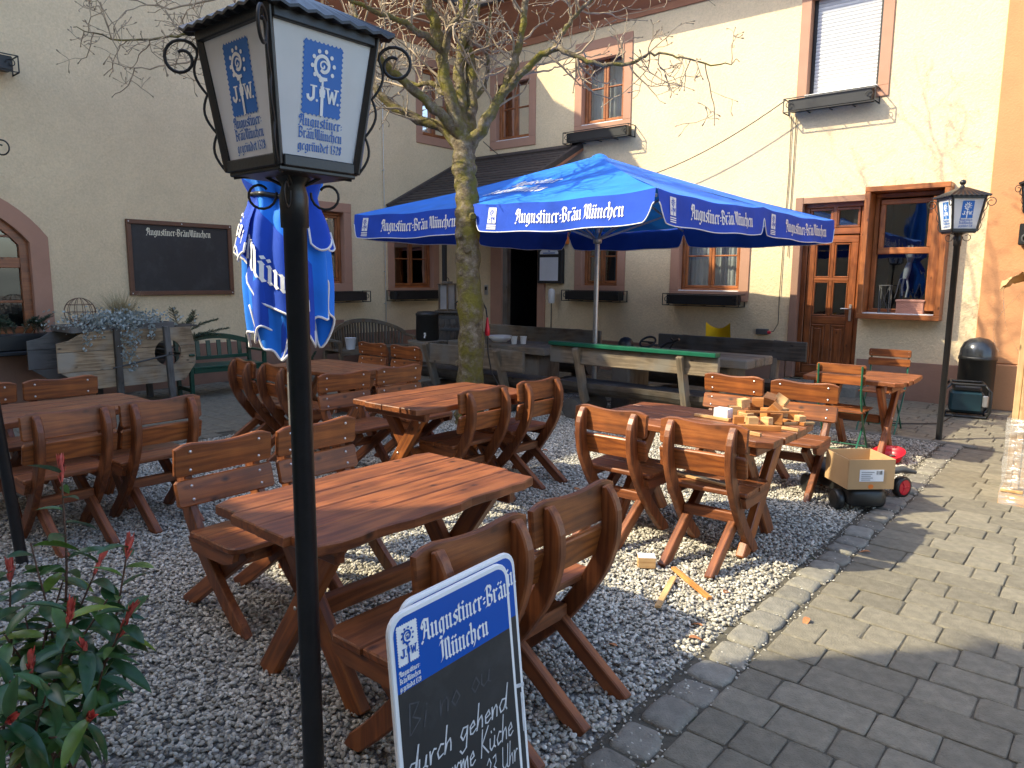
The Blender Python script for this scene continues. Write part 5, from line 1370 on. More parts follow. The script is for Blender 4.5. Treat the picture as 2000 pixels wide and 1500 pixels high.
# loose valance flaps
def flap(a0, a1, zt, zb, push, nm='flap', seed=0, text=None, tilt=0, text2=None):
    fm = MB(); n, mz = 22, 14; vs = []; rim = []
    def P(u, v, l=0):
        a = tc_+a0+(a1-a0)*u; z = zt+(zb-zt)*v-tilt*(u-.5)+.035*math.sin(u*9+seed)*v
        r = fold(a, max(z,1.2))+push*(.3+.7*v)+.022*math.sin(u*7+seed*2)*v+l
        return Vector((r*math.cos(a), r*math.sin(a), z))
    for j in range(mz+1):
        for i in range(n+1): vs.append(P(i/n, j/mz))
    fm.add(vs, [(j*(n+1)+i, (j+1)*(n+1)+i, (j+1)*(n+1)+i+1, j*(n+1)+i+1) for j in range(mz) for i in range(n)], smooth=True)
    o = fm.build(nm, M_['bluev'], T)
    pts = [P(0,.8+.2*t/3) for t in range(4)]+[P(i/n,1) for i in range(1,n+1)]+[P(1,1-.2*t/3) for t in range(1,4)]
    q = MB(); q.tube(pts, .007, 5); q.build('piping', M_['wpiping'], o)
    if text:
        tx = MB(); W = abs(a1-a0)*.255; Hh = zt-zb
        f = lambda u, v, kk: P(u/W, 1-v/Hh, .008+kk)
        map_polys(tx, text_polys(text[0], text[1], text[2], text[3], nib=.16), f, 4); tx.build('lettering', M_['white'], o)
        if text2: tx = MB(); map_polys(tx, text_polys(text2[0], text2[1], text2[2], text2[3], nib=.16), f, 4); tx.build('lettering', M_['white'], o)
    return o
flap(-1.6, .62, 1.98, 1.50, .02, seed=1, text=('äu', .0, .13, .15), tilt=.52, text2=('Münch', .155, .13, .165))
flap(.55, 1.35, 2.32, 1.84, .05, seed=3)
flap(-1.75, -.95, 2.08, 1.78, .06, seed=5, text=('ner', .05, .08, .12), tilt=.05)
flap(-1.25, -.35, 1.62, 1.30, .0, seed=8, tilt=-.1)
flap(-.4, .35, 1.50, 1.16, -.015, seed=9, tilt=.08)
flap(2.0, 3.4, 2.0, 1.40, .03, seed=11)

# ------------------------------------------------------------------ bare tree
def bark_mat():
    mt, nt, N, L, b = newmat('lichen_bark'); tc = N.new('ShaderNodeTexCoord')
    n1 = nd(N, 'ShaderNodeTexNoise', i_Scale=9.0, i_Detail=8.0, i_Roughness=.7); L.new(tc.outputs['Object'], n1.inputs['Vector'])
    r1 = ramp(N, [(.30,(.05,.036,.024)),(.5,(.20,.155,.10)),(.70,(.42,.36,.27))]); L.new(n1.outputs['Fac'], r1.inputs['Fac'])
    n2 = nd(N, 'ShaderNodeTexNoise', i_Scale=4.0, i_Detail=7.0, i_Roughness=.75); L.new(tc.outputs['Object'], n2.inputs['Vector'])
    r2 = ramp(N, [(.44,(0,0,0)),(.60,(1,1,1))]); L.new(n2.outputs['Fac'], r2.inputs['Fac'])
    mx = nd(N, 'ShaderNodeMix', data_type='RGBA'); L.new(r2.outputs['Color'], mx.inputs['Factor']); L.new(r1.outputs['Color'], mx.inputs['A']); mx.inputs['B'].default_value = (.21,.18,.035,1)
    L.new(mx.outputs['Result'], b.inputs['Base Color']); b.inputs['Roughness'].default_value = .9; b.inputs['Specular IOR Level'].default_value = .2
    n3 = nd(N, 'ShaderNodeTexNoise', i_Scale=22.0, i_Detail=8.0, i_Roughness=.7); L.new(tc.outputs['Object'], n3.inputs['Vector'])
    bp = nd(N, 'ShaderNodeBump', i_Strength=1.0, i_Distance=.05); L.new(n3.outputs['Fac'], bp.inputs['Height']); L.new(bp.outputs['Normal'], b.inputs['Normal'])
    return mt
M_['bark'] = bark_mat()
M_['twig'] = plain('twig_bark', (.34,.26,.17), .8, var=.4, scale=9)
TB = Vector((-5.60, 5.90, 0)); TD = (TB+Vector((0,0,1.9))-CAM).dot(CF)
T = thing('tree', 'bare gnarled tree with lichen-yellow trunk in the middle of the garden', 'tree', TB)
def tp(px, py, dd=0.0): return at_depth(px, py, TD+dd)-TB
random.seed(31)
def dense(pts, rads, n=5):
    P = smooth_line([tuple(p) for p in pts], n); rr = []
    for i in range(len(pts)-1):
        for k in range(n): rr.append(rads[i]+(rads[i+1]-rads[i])*k/n)
    rr.append(rads[-1]); return P, rr
P, rr = dense([Vector((.03,0,-.05)), Vector((.02,0,.25)), tp(921,640), tp(915,540), tp(913,460), tp(914,420), tp(911,370), tp(906,320), tp(908,280)], [.19,.150,.140,.132,.135,.142,.124,.132,.115], 6)
b = MB(); b.tube(P, [r*(1+.07*math.sin(i*1.9)+.03*math.sin(i*5.1)) for i, r in enumerate(rr)], 18, wob=.045); b.build('trunk', M_['bark'], T)
kb = MB()                                             # knots on the trunk
for z, a, s_ in ((.55,-1.2,.05),(.85,-.6,.045),(1.1,-1.0,.035),(1.45,-.3,.04),(1.7,-1.4,.04),(1.95,-.9,.05),(2.3,-.5,.045),(.35,-.9,.045),(2.1,-1.7,.04),(.7,-1.9,.04)):
    c = Vector((.01,0,z))+Vector((math.cos(a),math.sin(a),0))*.142
    kb.lathe([(s_*.9,-.02),(s_,.0),(s_*.7,.018),(s_*.35,.010),(.001,.012)], 9, Matrix.Translation(c) @ Vector((math.cos(a),math.sin(a),.1)).to_track_quat('Z','X').to_matrix().to_4x4())
kb.build('knots', M_['bark'], T, kind='stuff')
LIMBS = [
 ([(908,300,0),(868,252,.05),(815,232,.1),(765,205,.15),(733,172,.15),(716,130,.2),(705,75,.3),(690,10,.4)], [.075,.062,.055,.05,.046,.04,.032,.022]),
 ([(906,275,0),(868,228,-.1),(830,195,-.2),(790,158,-.35),(745,118,-.5),(700,80,-.6),(640,50,-.7)], [.07,.055,.05,.044,.036,.028,.018]),
 ([(908,290,0),(893,235,-.05),(872,165,-.1),(862,100,-.15),(850,50,-.2),(834,0,-.3),(820,-70,-.4)], [.09,.078,.07,.064,.058,.05,.04]),
 ([(910,285,0),(903,215,.1),(896,150,.2),(905,90,.25),(925,40,.3),(940,-40,.4)], [.085,.068,.06,.052,.045,.035]),
 ([(912,275,0),(921,210,.15),(920,150,.25),(915,90,.35),(905,20,.45),(900,-60,.5)], [.08,.065,.06,.052,.045,.036]),
 ([(914,290,0),(945,245,-.1),(972,200,-.15),(993,155,-.2),(1008,110,-.25),(1022,50,-.3),(1035,-50,-.35)], [.085,.066,.058,.05,.044,.036,.028]),
 ([(975,195,-.15),(1010,150,-.3),(1050,112,-.4),(1085,95,-.5),(1118,108,-.55),(1160,123,-.6),(1228,125,-.65),(1260,107,-.7),(1300,105,-.75),(1345,118,-.8),(1405,124,-.85),(1445,118,-.9)], [.045,.04,.036,.032,.026,.022,.018,.014,.011,.009,.007,.004]),
 ([(1082,97,-.5),(1100,60,-.45),(1125,30,-.4),(1160,-10,-.35),(1190,-60,-.3)], [.03,.026,.022,.018,.014]),
 ([(863,105,-.15),(830,70,-.4),(790,45,-.6),(745,25,-.8),(690,0,-.9),(640,-40,-1.0)], [.04,.034,.03,.024,.018,.012]),
 ([(880,190,-.1),(845,165,.1),(810,165,.3),(775,140,.5),(740,90,.6)], [.032,.028,.022,.018,.012]),
 ([(865,120,-.15),(880,60,-.3),(905,20,-.4),(930,-30,-.5)], [.05,.042,.036,.028]),
 ([(716,130,.2),(665,80,.1),(600,48,0),(520,32,-.1),(450,36,-.2),(385,62,-.3),(330,70,-.35),(255,80,-.4),(185,65,-.45),(140,50,-.5)], [.036,.032,.028,.024,.02,.016,.013,.010,.007,.004]),
 ([(690,60,.3),(610,10,.2),(540,-10,.1),(430,-5,.0),(330,15,-.1),(250,0,-.2)], [.026,.022,.018,.014,.010,.006]),
 ([(920,200,.2),(945,170,.35),(955,130,.45),(950,80,.5),(960,20,.6)], [.032,.028,.022,.018,.012]),
 ([(640,110,-.3),(560,105,-.3),(470,118,-.35),(400,115,-.4),(330,128,-.45),(260,132,-.5),(208,122,-.5)], [.018,.015,.012,.010,.008,.006,.004]),
]
UP = [((1035,-50,-.35),(.9,1.6,5.0),(1.2,2.75,6.1),.028),((1190,-60,-.3),(1.9,1.4,5.2),(2.3,2.3,5.9),.016),((940,-40,.4),(.3,.8,5.8),(.4,1.2,7.2),.035),
      ((820,-70,-.4),(-.7,-.4,5.6),(-1.0,-.7,6.9),.038),((900,-60,.5),(-.1,1.6,5.8),(-.2,2.5,6.8),.034),((1035,-50,-.35),(1.3,.5,5.4),(1.7,.7,6.6),.026),((940,-40,.4),(.9,2.2,5.6),(1.5,3.4,6.4),.026)]
tw = MB(); limb_pts = []
def branch(p, d, L, r, lev):
    """crooked twig with side shoots and a swollen bud"""
    n = max(4, int(L/.07)); pts = [p.copy()]; rad = [r]; d = d.normalized()
    for i in range(n):
        d = (d+Vector((random.gauss(0,.22), random.gauss(0,.22), random.gauss(.03,.2)))).normalized()
        p = p+d*(L/n); pts.append(p.copy()); rad.append(r+(max(.0036, r*.35)-r)*(i+1)/n)
    if lev == 2: rad[-1] = .0085; pts.append(p+d*.014); rad.append(.0015)
    tw.tube(pts, rad, 4 if lev else 5, cap=False)
    if lev < 2:
        k = random.randint(2, 3) if lev == 0 else random.randint(1, 3)
        for _ in range(k):
            i = random.randint(1, n-1); dd = (pts[i+1]-pts[i]).normalized(); sd = dd.cross(Vector((random.gauss(0,1),random.gauss(0,1),random.gauss(0,1)))).normalized()
            branch(pts[i], dd*.6+sd*.9+Vector((0,0,.25)), L*random.uniform(.35,.6), max(.003, rad[i]*.7), lev+1)
        tw.tube([p, p+d*.018], [.009,.003], 4, cap=False)
for li, (pp, rads) in enumerate(LIMBS):
    P, rr = dense([tp(*q) for q in pp], rads, 4)
    P = [p+Vector((random.gauss(0,1),random.gauss(0,1),random.gauss(0,1)))*.010 for p in P]
    b = MB(); b.tube(P, [r*(1+random.uniform(-.08,.08)) for r in rr], 9, cap=True, wob=.05); b.build('limb', M_['bark'] if rads[0] > .05 else M_['twig'] if li in (12,14) else M_['bark'], T)
    nb = {11: 22, 12: 14, 14: 11, 6: 20}.get(li, 9); rads = [r*1.3 for r in rads] if li not in (6,11,12,14) else [r*1.12 for r in rads]
    for _ in range(nb):
        i = random.randint(max(1,int(len(P)*(.15 if li in (6,11,12,14) else .3))), len(P)-2); dd = (P[i+1]-P[i]).normalized()
        sd = dd.cross(Vector((random.gauss(0,1),random.gauss(0,1),random.gauss(0,1)))).normalized()
        L = random.uniform(.25,.75) if li in (6,11,12,14) else random.uniform(.35,1.05)
        dn = dd*.5+sd+Vector((0,0,-.15 if li == 6 else .2)); branch(P[i], dn, L, min(.016, max(.006, rr[i]*.55)), 0)
for a_, m1, e1, r0 in UP:
    P, rr = dense([tp(*a_), Vector(m1), Vector(e1)], [r0, r0*.7, .006], 8)
    P = [p+Vector((random.gauss(0,1),random.gauss(0,1),random.gauss(0,1)))*.02*(i > 0) for i, p in enumerate(P)]
    b = MB(); b.tube(P, rr, 8); b.build('limb', M_['bark'], T)
    for _ in range(16):
        i = random.randint(2, len(P)-2); dd = (P[i+1]-P[i]).normalized(); sd = dd.cross(Vector((random.gauss(0,1),random.gauss(0,1),random.gauss(0,1)))).normalized()
        branch(P[i], dd*.5+sd+Vector((0,0,.2)), random.uniform(.4,1.0), max(.005, rr[i]*.5), 0)
tw.build('twigs', M_['twig'], T, kind='stuff')

# ------------------------------------------------------------------ red-tipped shrub in the foreground
def leafmat(name, a, c):
    mt, nt, N, L, b = newmat(name); oi = N.new('ShaderNodeObjectInfo'); r = ramp(N, [(.0,a[0]),(.6,a[1]),(.88,a[2]),(1.0,a[3])]); L.new(oi.outputs['Random'], r.inputs['Fac'])
    tc = N.new('ShaderNodeTexCoord'); n1 = nd(N, 'ShaderNodeTexNoise', i_Scale=40.0, i_Detail=3.0); L.new(tc.outputs['Object'], n1.inputs['Vector'])
    r2 = ramp(N, [(.3,(.8,.8,.8)),(.7,(1.15,1.15,1.15))]); L.new(n1.outputs['Fac'], r2.inputs['Fac'])
    mu = nd(N, 'ShaderNodeMix', data_type='RGBA', blend_type='MULTIPLY'); mu.inputs['Factor'].default_value = 1; L.new(r.outputs['Color'], mu.inputs['A']); L.new(r2.outputs['Color'], mu.inputs['B'])
    L.new(mu.outputs['Result'], b.inputs['Base Color']); b.inputs['Roughness'].default_value = .32
    tl = N.new('ShaderNodeBsdfTranslucent'); L.new(mu.outputs['Result'], tl.inputs['Color']); mx = N.new('ShaderNodeMixShader'); mx.inputs['Fac'].default_value = .2
    L.new(b.outputs[0], mx.inputs[1]); L.new(tl.outputs[0], mx.inputs[2]); L.new(mx.outputs[0], N['Material Output'].inputs['Surface']); return mt
M_['leaf'] = leafmat('glossy_leaf', [(.022,.070,.026),(.042,.115,.034),(.095,.18,.035),(.22,.28,.035)], None)
M_['redtip'] = plain('red_young_leaf', (.60,.11,.085), .5, var=.3, scale=30, perobj=.2)
M_['stem'] = plain('shrub_stem', (.10,.05,.03), .7, var=.3, scale=20)
def leaf_mesh(name, L, W, bend, mat):
    m = MB(); n = 8; vs = []
    for i in range(n+1):
        t = i/n; w = W*math.sin(PI*min(1,t*.92+.06))**.8*(1-.15*t) if i < n else 0.0; z = -bend*t*t*L; x = L*t
        if i == 0: w = .002
        vs += [(x,-w/2,z+w*.22),(x,0,z),(x,w/2,z+w*.22)]
    fs = []
    for i in range(n): fs += [(i*3,i*3+1,i*3+4,i*3+3),(i*3+1,i*3+2,i*3+5,i*3+4)]
    m.add(vs, fs, smooth=True); me = m.mesh(name); me.materials.append(mat); return me
LM = [leaf_mesh('leaf', .125, .046, .25, M_['leaf']), leaf_mesh('leaf', .14, .045, .4, M_['leaf']), leaf_mesh('leaf', .11, .045, .1, M_['leaf']), leaf_mesh('leaf', .095, .036, .3, M_['leaf'])]
RM = leaf_mesh('young_leaf', .048, .012, -.25, M_['redtip'])
SB = Vector((-2.50, .63, 0)); T = thing('shrub', 'red-tipped evergreen shrub in the bottom left foreground', 'shrub', SB)
random.seed(14)
TIPS = [(120,915,2.45,1),(252,1062,2.35,1),(138,1190,2.1,1),(258,1188,2.2,1),(20,1112,2.35,1),(195,1095,2.45,1),(96,1335,1.95,0),(22,1405,1.85,1),(165,1265,2.15,1),(238,1230,2.25,1),(60,1290,2.1,1),(60,1060,2.35,0),(175,1400,1.95,1),(90,1225,2.25,0),(10,1240,2.2,0),(45,1180,2.35,0),(150,1330,2.2,0),(200,1310,2.1,0),(210,1170,2.3,0),(110,1440,1.9,0),(20,1330,2.05,0),(130,1110,2.5,0)]
nleaf = 0; st = MB(); reds = 0
for (px, py, d, red) in TIPS:
    tip = at_depth(px, py, d)-SB; root = Vector((random.uniform(-.12,.12), random.uniform(-.10,.10), 0)); mid = root.lerp(tip, .5)+Vector((random.uniform(-.05,.05),random.uniform(-.05,.05),.05))
    P = smooth_line([tuple(root), tuple(mid), tuple(tip)], 8); k = len(P); st.tube(P, [.007+(.0025-.007)*i/(k-1) for i in range(k)], 6)
    nl = 13
    for q in range(nl):
        if nleaf >= 298: break
        t = .42+.56*q/(nl-1); i = min(k-2, int(t*(k-1))); p = P[i].lerp(P[i+1], t*(k-1)-i); ax = (P[i+1]-P[i]).normalized()
        a = q*2.4+px; sd = ax.orthogonal().normalized(); sd = Quaternion(ax, a) @ sd
        dr = (sd*1.0+ax*random.uniform(.1,.7)+Vector((0,0,random.uniform(-.45,.1)))).normalized()
        z = (Vector((0,0,1))+Vector((random.gauss(0,.35),random.gauss(0,.35),0))); y = z.cross(dr).normalized(); z = dr.cross(y)
        M = Matrix((dr, y, z)).transposed().to_4x4() @ Matrix.Scale(random.uniform(.75,1.15),4); M.translation = p
        link('leaf', random.choice(LM), T, M=M); nleaf += 1
    if red:
        ax = (P[-1]-P[-3]).normalized()
        rm = MB()
        for q in range(26):
            sd = Quaternion(ax, q*2.39) @ ax.orthogonal().normalized(); dr = (ax*random.uniform(.8,1.6)+sd*.55).normalized(); y = ax.cross(dr).normalized(); z = dr.cross(y)
            M = Matrix((dr, y, z)).transposed().to_4x4() @ Matrix.Scale(random.uniform(.6,1.25),4); M.translation = P[-1]-ax*random.uniform(0,.06)
            vs = [v.co.copy() for v in RM.vertices]; rm.add(vs, [tuple(pl.vertices) for pl in RM.polygons], M=M, smooth=True)
        rm.build('red_tip', M_['redtip'], T)
st.build('stems', M_['stem'], T)
# ------------------------------------------------------------------ chalkboard signs leaning on the chair
def rrect(w, h, r, n=5):
    P = []
    for cx, cy, a0 in ((w-r,-h+r,-90),(w-r,h-r,0),(-w+r,h-r,90),(-w+r,-h+r,180)):
        for i in range(n+1): a = R(a0+90*i/n); P.append((cx+r*math.cos(a), cy+r*math.sin(a)))
    return P
def a_board(base, top, wdir, label, writing):
    """base/top: bottom and top centre of the board"""
    base = Vector(base); top = Vector(top); up = (top-base); H = up.length; up.normalize(); w = Vector(wdir).normalized(); n = w.cross(up)
    T = thing('chalkboard_sign', label, 'sign', base); W = .475
    Mf = Matrix((w, up, n)).transposed().to_4x4(); Mf.translation = up*(H/2)
    b = MB(); b.prism(rrect(W/2, H/2, .05), .016, Mf, .003); b.build('frame', M_['white'], T)
    def face(polys, lift, nm, mat):
        m = MB(); map_polys(m, polys, lambda u,v,k: Mf @ Vector((u,v,.008+lift+k))); return m.build(nm, mat, T)
    wi, hi = W/2-.014, H/2-.014; zb = H/2-.205
    P = rrect(wi, hi, .04)
    def clip(lo, hi_):
        return [(x, min(max(y, lo), hi_)) for x, y in P]
    face([clip(-9, zb)], .0006, 'writing_surface', M_['slate']); face([clip(zb, 9)], .0007, 'header', M_['bsign'])
    face(text_polys('Augustiner=Bräu', -.125, H/2-.105, .062, nib=.15), .0013, 'lettering', M_['white']); face(text_polys('München', -.06, H/2-.185, .062, nib=.15), .0013, 'lettering', M_['white'])
    face(stamp_poly(-.178, H/2-.085, .074), .0013, 'stamp', M_['white']); q = []
    for i, s_ in enumerate(('Augustiner:','BräuMünchen','gegründet 1328')):
        ww = text_width(s_); q += text_polys(s_, -.214, H/2-.163-i*.019, .015, squeeze=.074/(ww*.015), nib=.17)
    face(q, .0013, 'lettering', M_['white']); face(crosier(-.178, H/2-.087, .072), .0026, 'emblem', M_['bsign'])
    if writing:
        q = text_polys('durch gehend', -.215, H/2-.435, .078, nib=.055, tbl=HW, hand=True, slant=.12, squeeze=1.22); face(q, .0014, 'chalk_writing', M_['chalk'])
        q = text_polys('warme Küche', -.12, H/2-.52, .082, nib=.055, tbl=HW, hand=True, slant=.12, squeeze=.95); face(q, .0014, 'chalk_writing', M_['chalk'])
        q = text_polys('len:', -.06, H/2-.615, .075, nib=.055, tbl=HW, hand=True, slant=.12); face(q, .0014, 'chalk_writing', M_['chalk']); q = text_polys('23 Uhr', .075, H/2-.605, .075, nib=.055, tbl=HW, hand=True, slant=.12, squeeze=.85); face(q, .0014, 'chalk_writing', M_['chalk'])
        q = text_polys('Bi no ou', -.20, H/2-.325, .09, nib=.04, tbl=HW, hand=True, slant=.1, squeeze=1.4); face(q, .0014, 'faded_writing', M_['chalkf'])
    else:
        q = strokes_polys([(.195,-.02),(.235,-.03)], .012)+strokes_polys([(.222,-.05),(.222,-.17)], .010); face(q, .0014, 'chalk_mark', M_['chalk'])
    return T
a_board((-1.262,1.345,.006), (-1.378,1.378,.785), (0,1,.035), 'front chalkboard sign with blue header and handwriting about warm food', True)
a_board((-1.288,1.405,.006), (-1.404,1.440,.795), (0,1,.035), 'second chalkboard sign mostly hidden behind the front one', False)

# ------------------------------------------------------------------ blackboard on the shaded wall
loc = Vector((XW+.02, 5.18, 1.36)); T = thing('wall_blackboard', 'large brown-framed blackboard on the shaded wall', 'blackboard', loc)
def bw(): q = MB(); q.M = Matrix.Translation(-loc) @ WL; return q
m = bw(); ring(m, 4.40, 5.96, 1.36, 2.42, .062, .028, .05, .006); m.build('frame', M_['bbframe'], T)
m = bw(); m.add([(4.455,.024,1.415),(5.905,.024,1.415),(5.905,.024,2.365),(4.455,.024,2.365)], [(0,1,2,3)]); m.build('panel', M_['slate'], T)
m = bw(); s_ = 'Augustiner=BräuMünchen'; h = .105; w = text_width(s_)*h; map_polys(m, text_polys(s_, 5.16-w/2, 2.215, h, nib=.15), lambda u,v,k: (u,.0255+k,v)); m.build('lettering', M_['cream'], T)
m = bw()
for s0, z0 in ((4.43,1.39),(5.93,1.39),(4.43,2.39),(5.93,2.39),(5.18,2.39)): m.lathe([(.009,0),(.0001,.004)], 8, Matrix.Translation((s0,.053,z0)) @ Matrix.Rotation(R(-90),4,'X'))
m.build('screw_heads', M_['screw'], T, kind='stuff')

# ------------------------------------------------------------------ menu case, letter slot, torch by the entrance
loc = Vector((-8.45, YW, 1.55)); T = thing('menu_case', 'black arched menu case beside the entrance', 'sign', loc)
def mw(): q = MB(); q.M = Matrix.Translation(-loc) @ WR; return q
m = mw(); Pq = [(-8.74,1.55),(-8.16,1.55),(-8.16,2.16)]+[(-8.45+.29*math.cos(R(a)), 2.16+.13*math.sin(R(a))) for a in range(15,166,15)]+[(-8.74,2.16)]
m.prism(Pq, .10, Matrix(((1,0,0,0),(0,0,-1,.055),(0,1,0,0),(0,0,0,1))), .008); m.build('case', M_['ironm'], T)
m = mw(); m.add([(-8.68,.107,1.60),(-8.24,.107,1.60),(-8.24,.107,2.04),(-8.68,.107,2.04)], [(0,1,2,3)]); m.build('menu_sheet', M_['paper'], T)
m = mw(); Ah = [(-8.68,2.10),(-8.24,2.10)]+[(-8.46+.22*math.cos(R(a)), 2.12+.10*math.sin(R(a))) for a in range(10,171,20)]; m.add([(p[0],.108,p[1]) for p in Ah], [tuple(range(len(Ah)))]); m.build('header', M_['paper'], T)
m = mw(); map_polys(m, strokes_polys([(-8.60,2.12),(-8.32,2.12)], .018)+strokes_polys([(-8.47,2.19),(-8.47,2.15),(-8.44,2.15),(-8.44,2.19)], .012), lambda u,v,k: (u,.109+k,v)); m.build('print', M_['bprint'], T)
T = thing('garden_torch', 'white cylinder torch on a thin black rod by the entrance', 'torch', (-8.30, YW-.22, 0))
m = MB(); m.tube([(0,0,0),(0,0,1.18)], .010, 8); m.build('rod', M_['ironm'], T)
m = MB(); m.lathe([(.05,1.18),(.062,1.20),(.065,1.40),(.05,1.44),(.02,1.455),(.001,1.457)], 18); m.build('shade', M_['whitepl'], T)
T = thing('intercom', 'grey intercom plate on the wall left of the entrance', 'intercom', (-10.15, YW-.012, 1.30))
m = MB(); m.box((0,0,.10),(.09,.02,.20),bev=.003); m.build('plate', M_['steel'], T); m = MB(); m.box((0,-.012,.13),(.05,.008,.07)); m.build('grille', M_['blackpl'], T)
T = thing('wall_heater', 'orange box lamp under the porch roof beside the entrance window', 'lamp', (-8.13, YW-.08, 2.28))
m = MB(); m.box((0,0,.12),(.14,.14,.24),bev=.012); m.build('housing', M_['orange'], T)

# barrel with wooden lantern, black dispenser
random.seed(3)
T = thing('barrel', 'old wooden barrel behind the tree trunk', 'barrel', (-9.18, 9.24, 0))
n = 18
for i in range(n):
    a = 2*PI*i/n; vs = []; zs = [0,.2,.42,.62,.84,1.02]; rs = [.25,.295,.315,.315,.295,.25]; da = PI/n*.96
    m = MB()
    for z, r_ in zip(zs, rs): vs += [(r_*math.cos(a-da),r_*math.sin(a-da),z),(r_*math.cos(a+da),r_*math.sin(a+da),z)]
    m.add(vs, [(2*k,2*k+1,2*k+3,2*k+2) for k in range(5)], [(v[2]+i*3,v[0],v[1]) for v in vs]); m.build('stave', M_['logwood'], T)
for z, r_ in ((.07,.268),(.27,.309),(.75,.309),(.95,.268)):
    m = MB(); m.lathe([(r_+.004,z-.025),(r_+.008,z),(r_+.004,z+.025)], 28); m.build('hoop', M_['greypl'], T)
m = MB(); m.lathe([(.001,.97),(.245,.97)], 24); m.lathe([(.28,1.02),(.30,1.03),(.30,1.06),(.001,1.061)], 24); m.build('lid', M_['logwood'], T)
T = thing('wooden_lantern', 'weathered wooden lantern standing on the barrel', 'lantern', (-9.22, 9.18, 1.062))
m = MB()
for sx in (-1,1):
    for sy in (-1,1): m.box((sx*.10,sy*.10,.24),(.03,.03,.44),bev=.004,axis=2)
m.box((0,0,.012),(.25,.25,.024),bev=.004); m.box((0,0,.47),(.25,.25,.024),bev=.004); m.box((0,0,.50),(.14,.14,.035),bev=.006); m.build('frame', M_['teak'], T)
m = MB(); m.box((0,0,.24),(.185,.185,.42)); m.build('glazing', M_['curtain'], T)
m = MB(); m.tube([(.04*math.cos(a),0,.53+.05*math.sin(a)) for a in [R(x) for x in range(-20,201,20)]], .006, 6); m.build('handle', M_['ironm'], T)
T = thing('crate_stand', 'low wooden stand under the black dispenser', 'stand', (-8.80, 8.29, 0))
for k in range(4): m = MB(); m.box((0,-.15+k*.1,.60),(.55,.09,.03),bev=.004); m.build('slat', M_['oldwood'], T)
for sx in (-.24,.24): m = MB(); m.box((sx,0,.29),(.04,.38,.58),bev=.004,axis=2); m.build('side', M_['oldwood'], T)
T = thing('drink_dispenser', 'black cylindrical drink dispenser with a white tap', 'dispenser', (-8.80, 8.29, .616))
m = MB(); m.lathe([(.18,0),(.19,.02),(.185,.40),(.192,.41),(.192,.44),(.16,.47),(.05,.48),(.001,.482)], 28); m.build('body', M_['blackpl'], T)
m = MB(); m.tube([(.11,-.15,.09),(.14,-.19,.09),(.14,-.20,.05)], .012, 8); m.box((.138,-.186,.12),(.03,.03,.035),bev=.006); m.build('tap', M_['whitepl'], T)

# ------------------------------------------------------------------ curved teak bench, green bench
T = thing('curved_bench', 'curved slatted teak bench against the shaded wall', 'bench', (-10.15, 8.15, 0), R(-90))   # local +Y faces +X
hw = .86
def arcx(t): return -hw+2*hw*t
def back_top(t): return .62+.26*math.sin(PI*t)**.7
def by(t): return -.22+.20*(2*t-1)**2
pts = [(arcx(i/24), by(i/24), back_top(i/24)) for i in range(25)]
m = MB()
for a, c in zip(pts[:-1], pts[1:]): m.beam(a, c, .06, .065, bev=.004, ext=.006)
m.build('top_rail', M_['teak'], T)
for i in range(27):
    t = (i+.7)/27.4; m = MB(); m.beam((arcx(t)*.97,by(t)+.02,.42),(arcx(t),by(t),back_top(t)-.03),.018,.045,up=(0,1,0),bev=.003); m.build('back_slat', M_['teak'], T)
for i in range(5): m = MB(); m.box((0,-.15+i*.095,.415),(1.62-.05*i*0,.082,.026),bev=.004); m.build('seat_slat', M_['teak'], T)
m = MB(); m.box((0,.26,.37),(1.62,.03,.07),bev=.004); m.box((0,-.20,.37),(1.62,.03,.07),bev=.004); m.build('seat_rail', M_['teak'], T)
for sx in (-.79,0,.79):
    for y in (-.20,.24): m = MB(); m.box((sx,y,.185),(.06,.06,.37),bev=.005,axis=2); m.build('leg', M_['teak'], T)
for sx in (-1,1):
    m = MB(); m.beam((sx*.86,.0,.60),(sx*.84,.30,.57),.06,.04,bev=.006); m.build('armrest', M_['teak'], T); m = MB(); m.box((sx*.82,.27,.48),(.05,.05,.17),bev=.005,axis=2); m.build('arm_post', M_['teak'], T)
T = thing('pail', 'pale metal pail on the curved teak bench', 'pail', (-9.98, 7.62, .428)); m = MB(); m.lathe([(.07,0),(.095,.19),(.10,.195),(.092,.19),(.068,.01),(.001,.01)], 20); m.build('body', M_['paper'], T)
T = thing('green_bench', 'dark green painted garden bench beside the winnowing machine', 'bench', (-9.62, 5.12, 0), R(-94))
hw = .52
for sx in (-1,1):
    m = MB(); m.box((sx*hw,.22,.29),(.05,.055,.58),bev=.005,axis=2); m.build('leg', M_['greenb'], T)
    m = MB(); m.beam((sx*hw,-.20,.0),(sx*hw,-.27,.80),.05,.055,up=(0,1,0),bev=.005); m.build('back_leg', M_['greenb'], T)
    m = MB(); m.box((sx*hw,.0,.60),(.07,.56,.03),bev=.006,axis=1); m.build('armrest', M_['greenb'], T)
    m = MB(); m.box((sx*hw,0,.12),(.035,.44,.05),bev=.004,axis=1); m.build('stretcher', M_['greenb'], T)
for i in range(5): m = MB(); m.box((0,-.18+i*.098,.42),(2*hw-.06,.086,.024),bev=.004); m.build('seat_slat', M_['greenb'], T)
m = MB(); m.box((0,.235,.375),(2*hw-.06,.025,.06),bev=.004); m.build('apron', M_['greenb'], T)
P = [(hw*(2*i/12-1), .74+.10*math.sin(PI*i/12)) for i in range(13)]; m = MB()
m.prism([(p[0],p[1]-.075) for p in P]+[(p[0],p[1]) for p in reversed(P)], .03, Matrix(((1,0,0,0),(0,0,-1,-.265),(0,1,0,0),(0,0,0,1))), .005); m.build('top_rail', M_['greenb'], T)
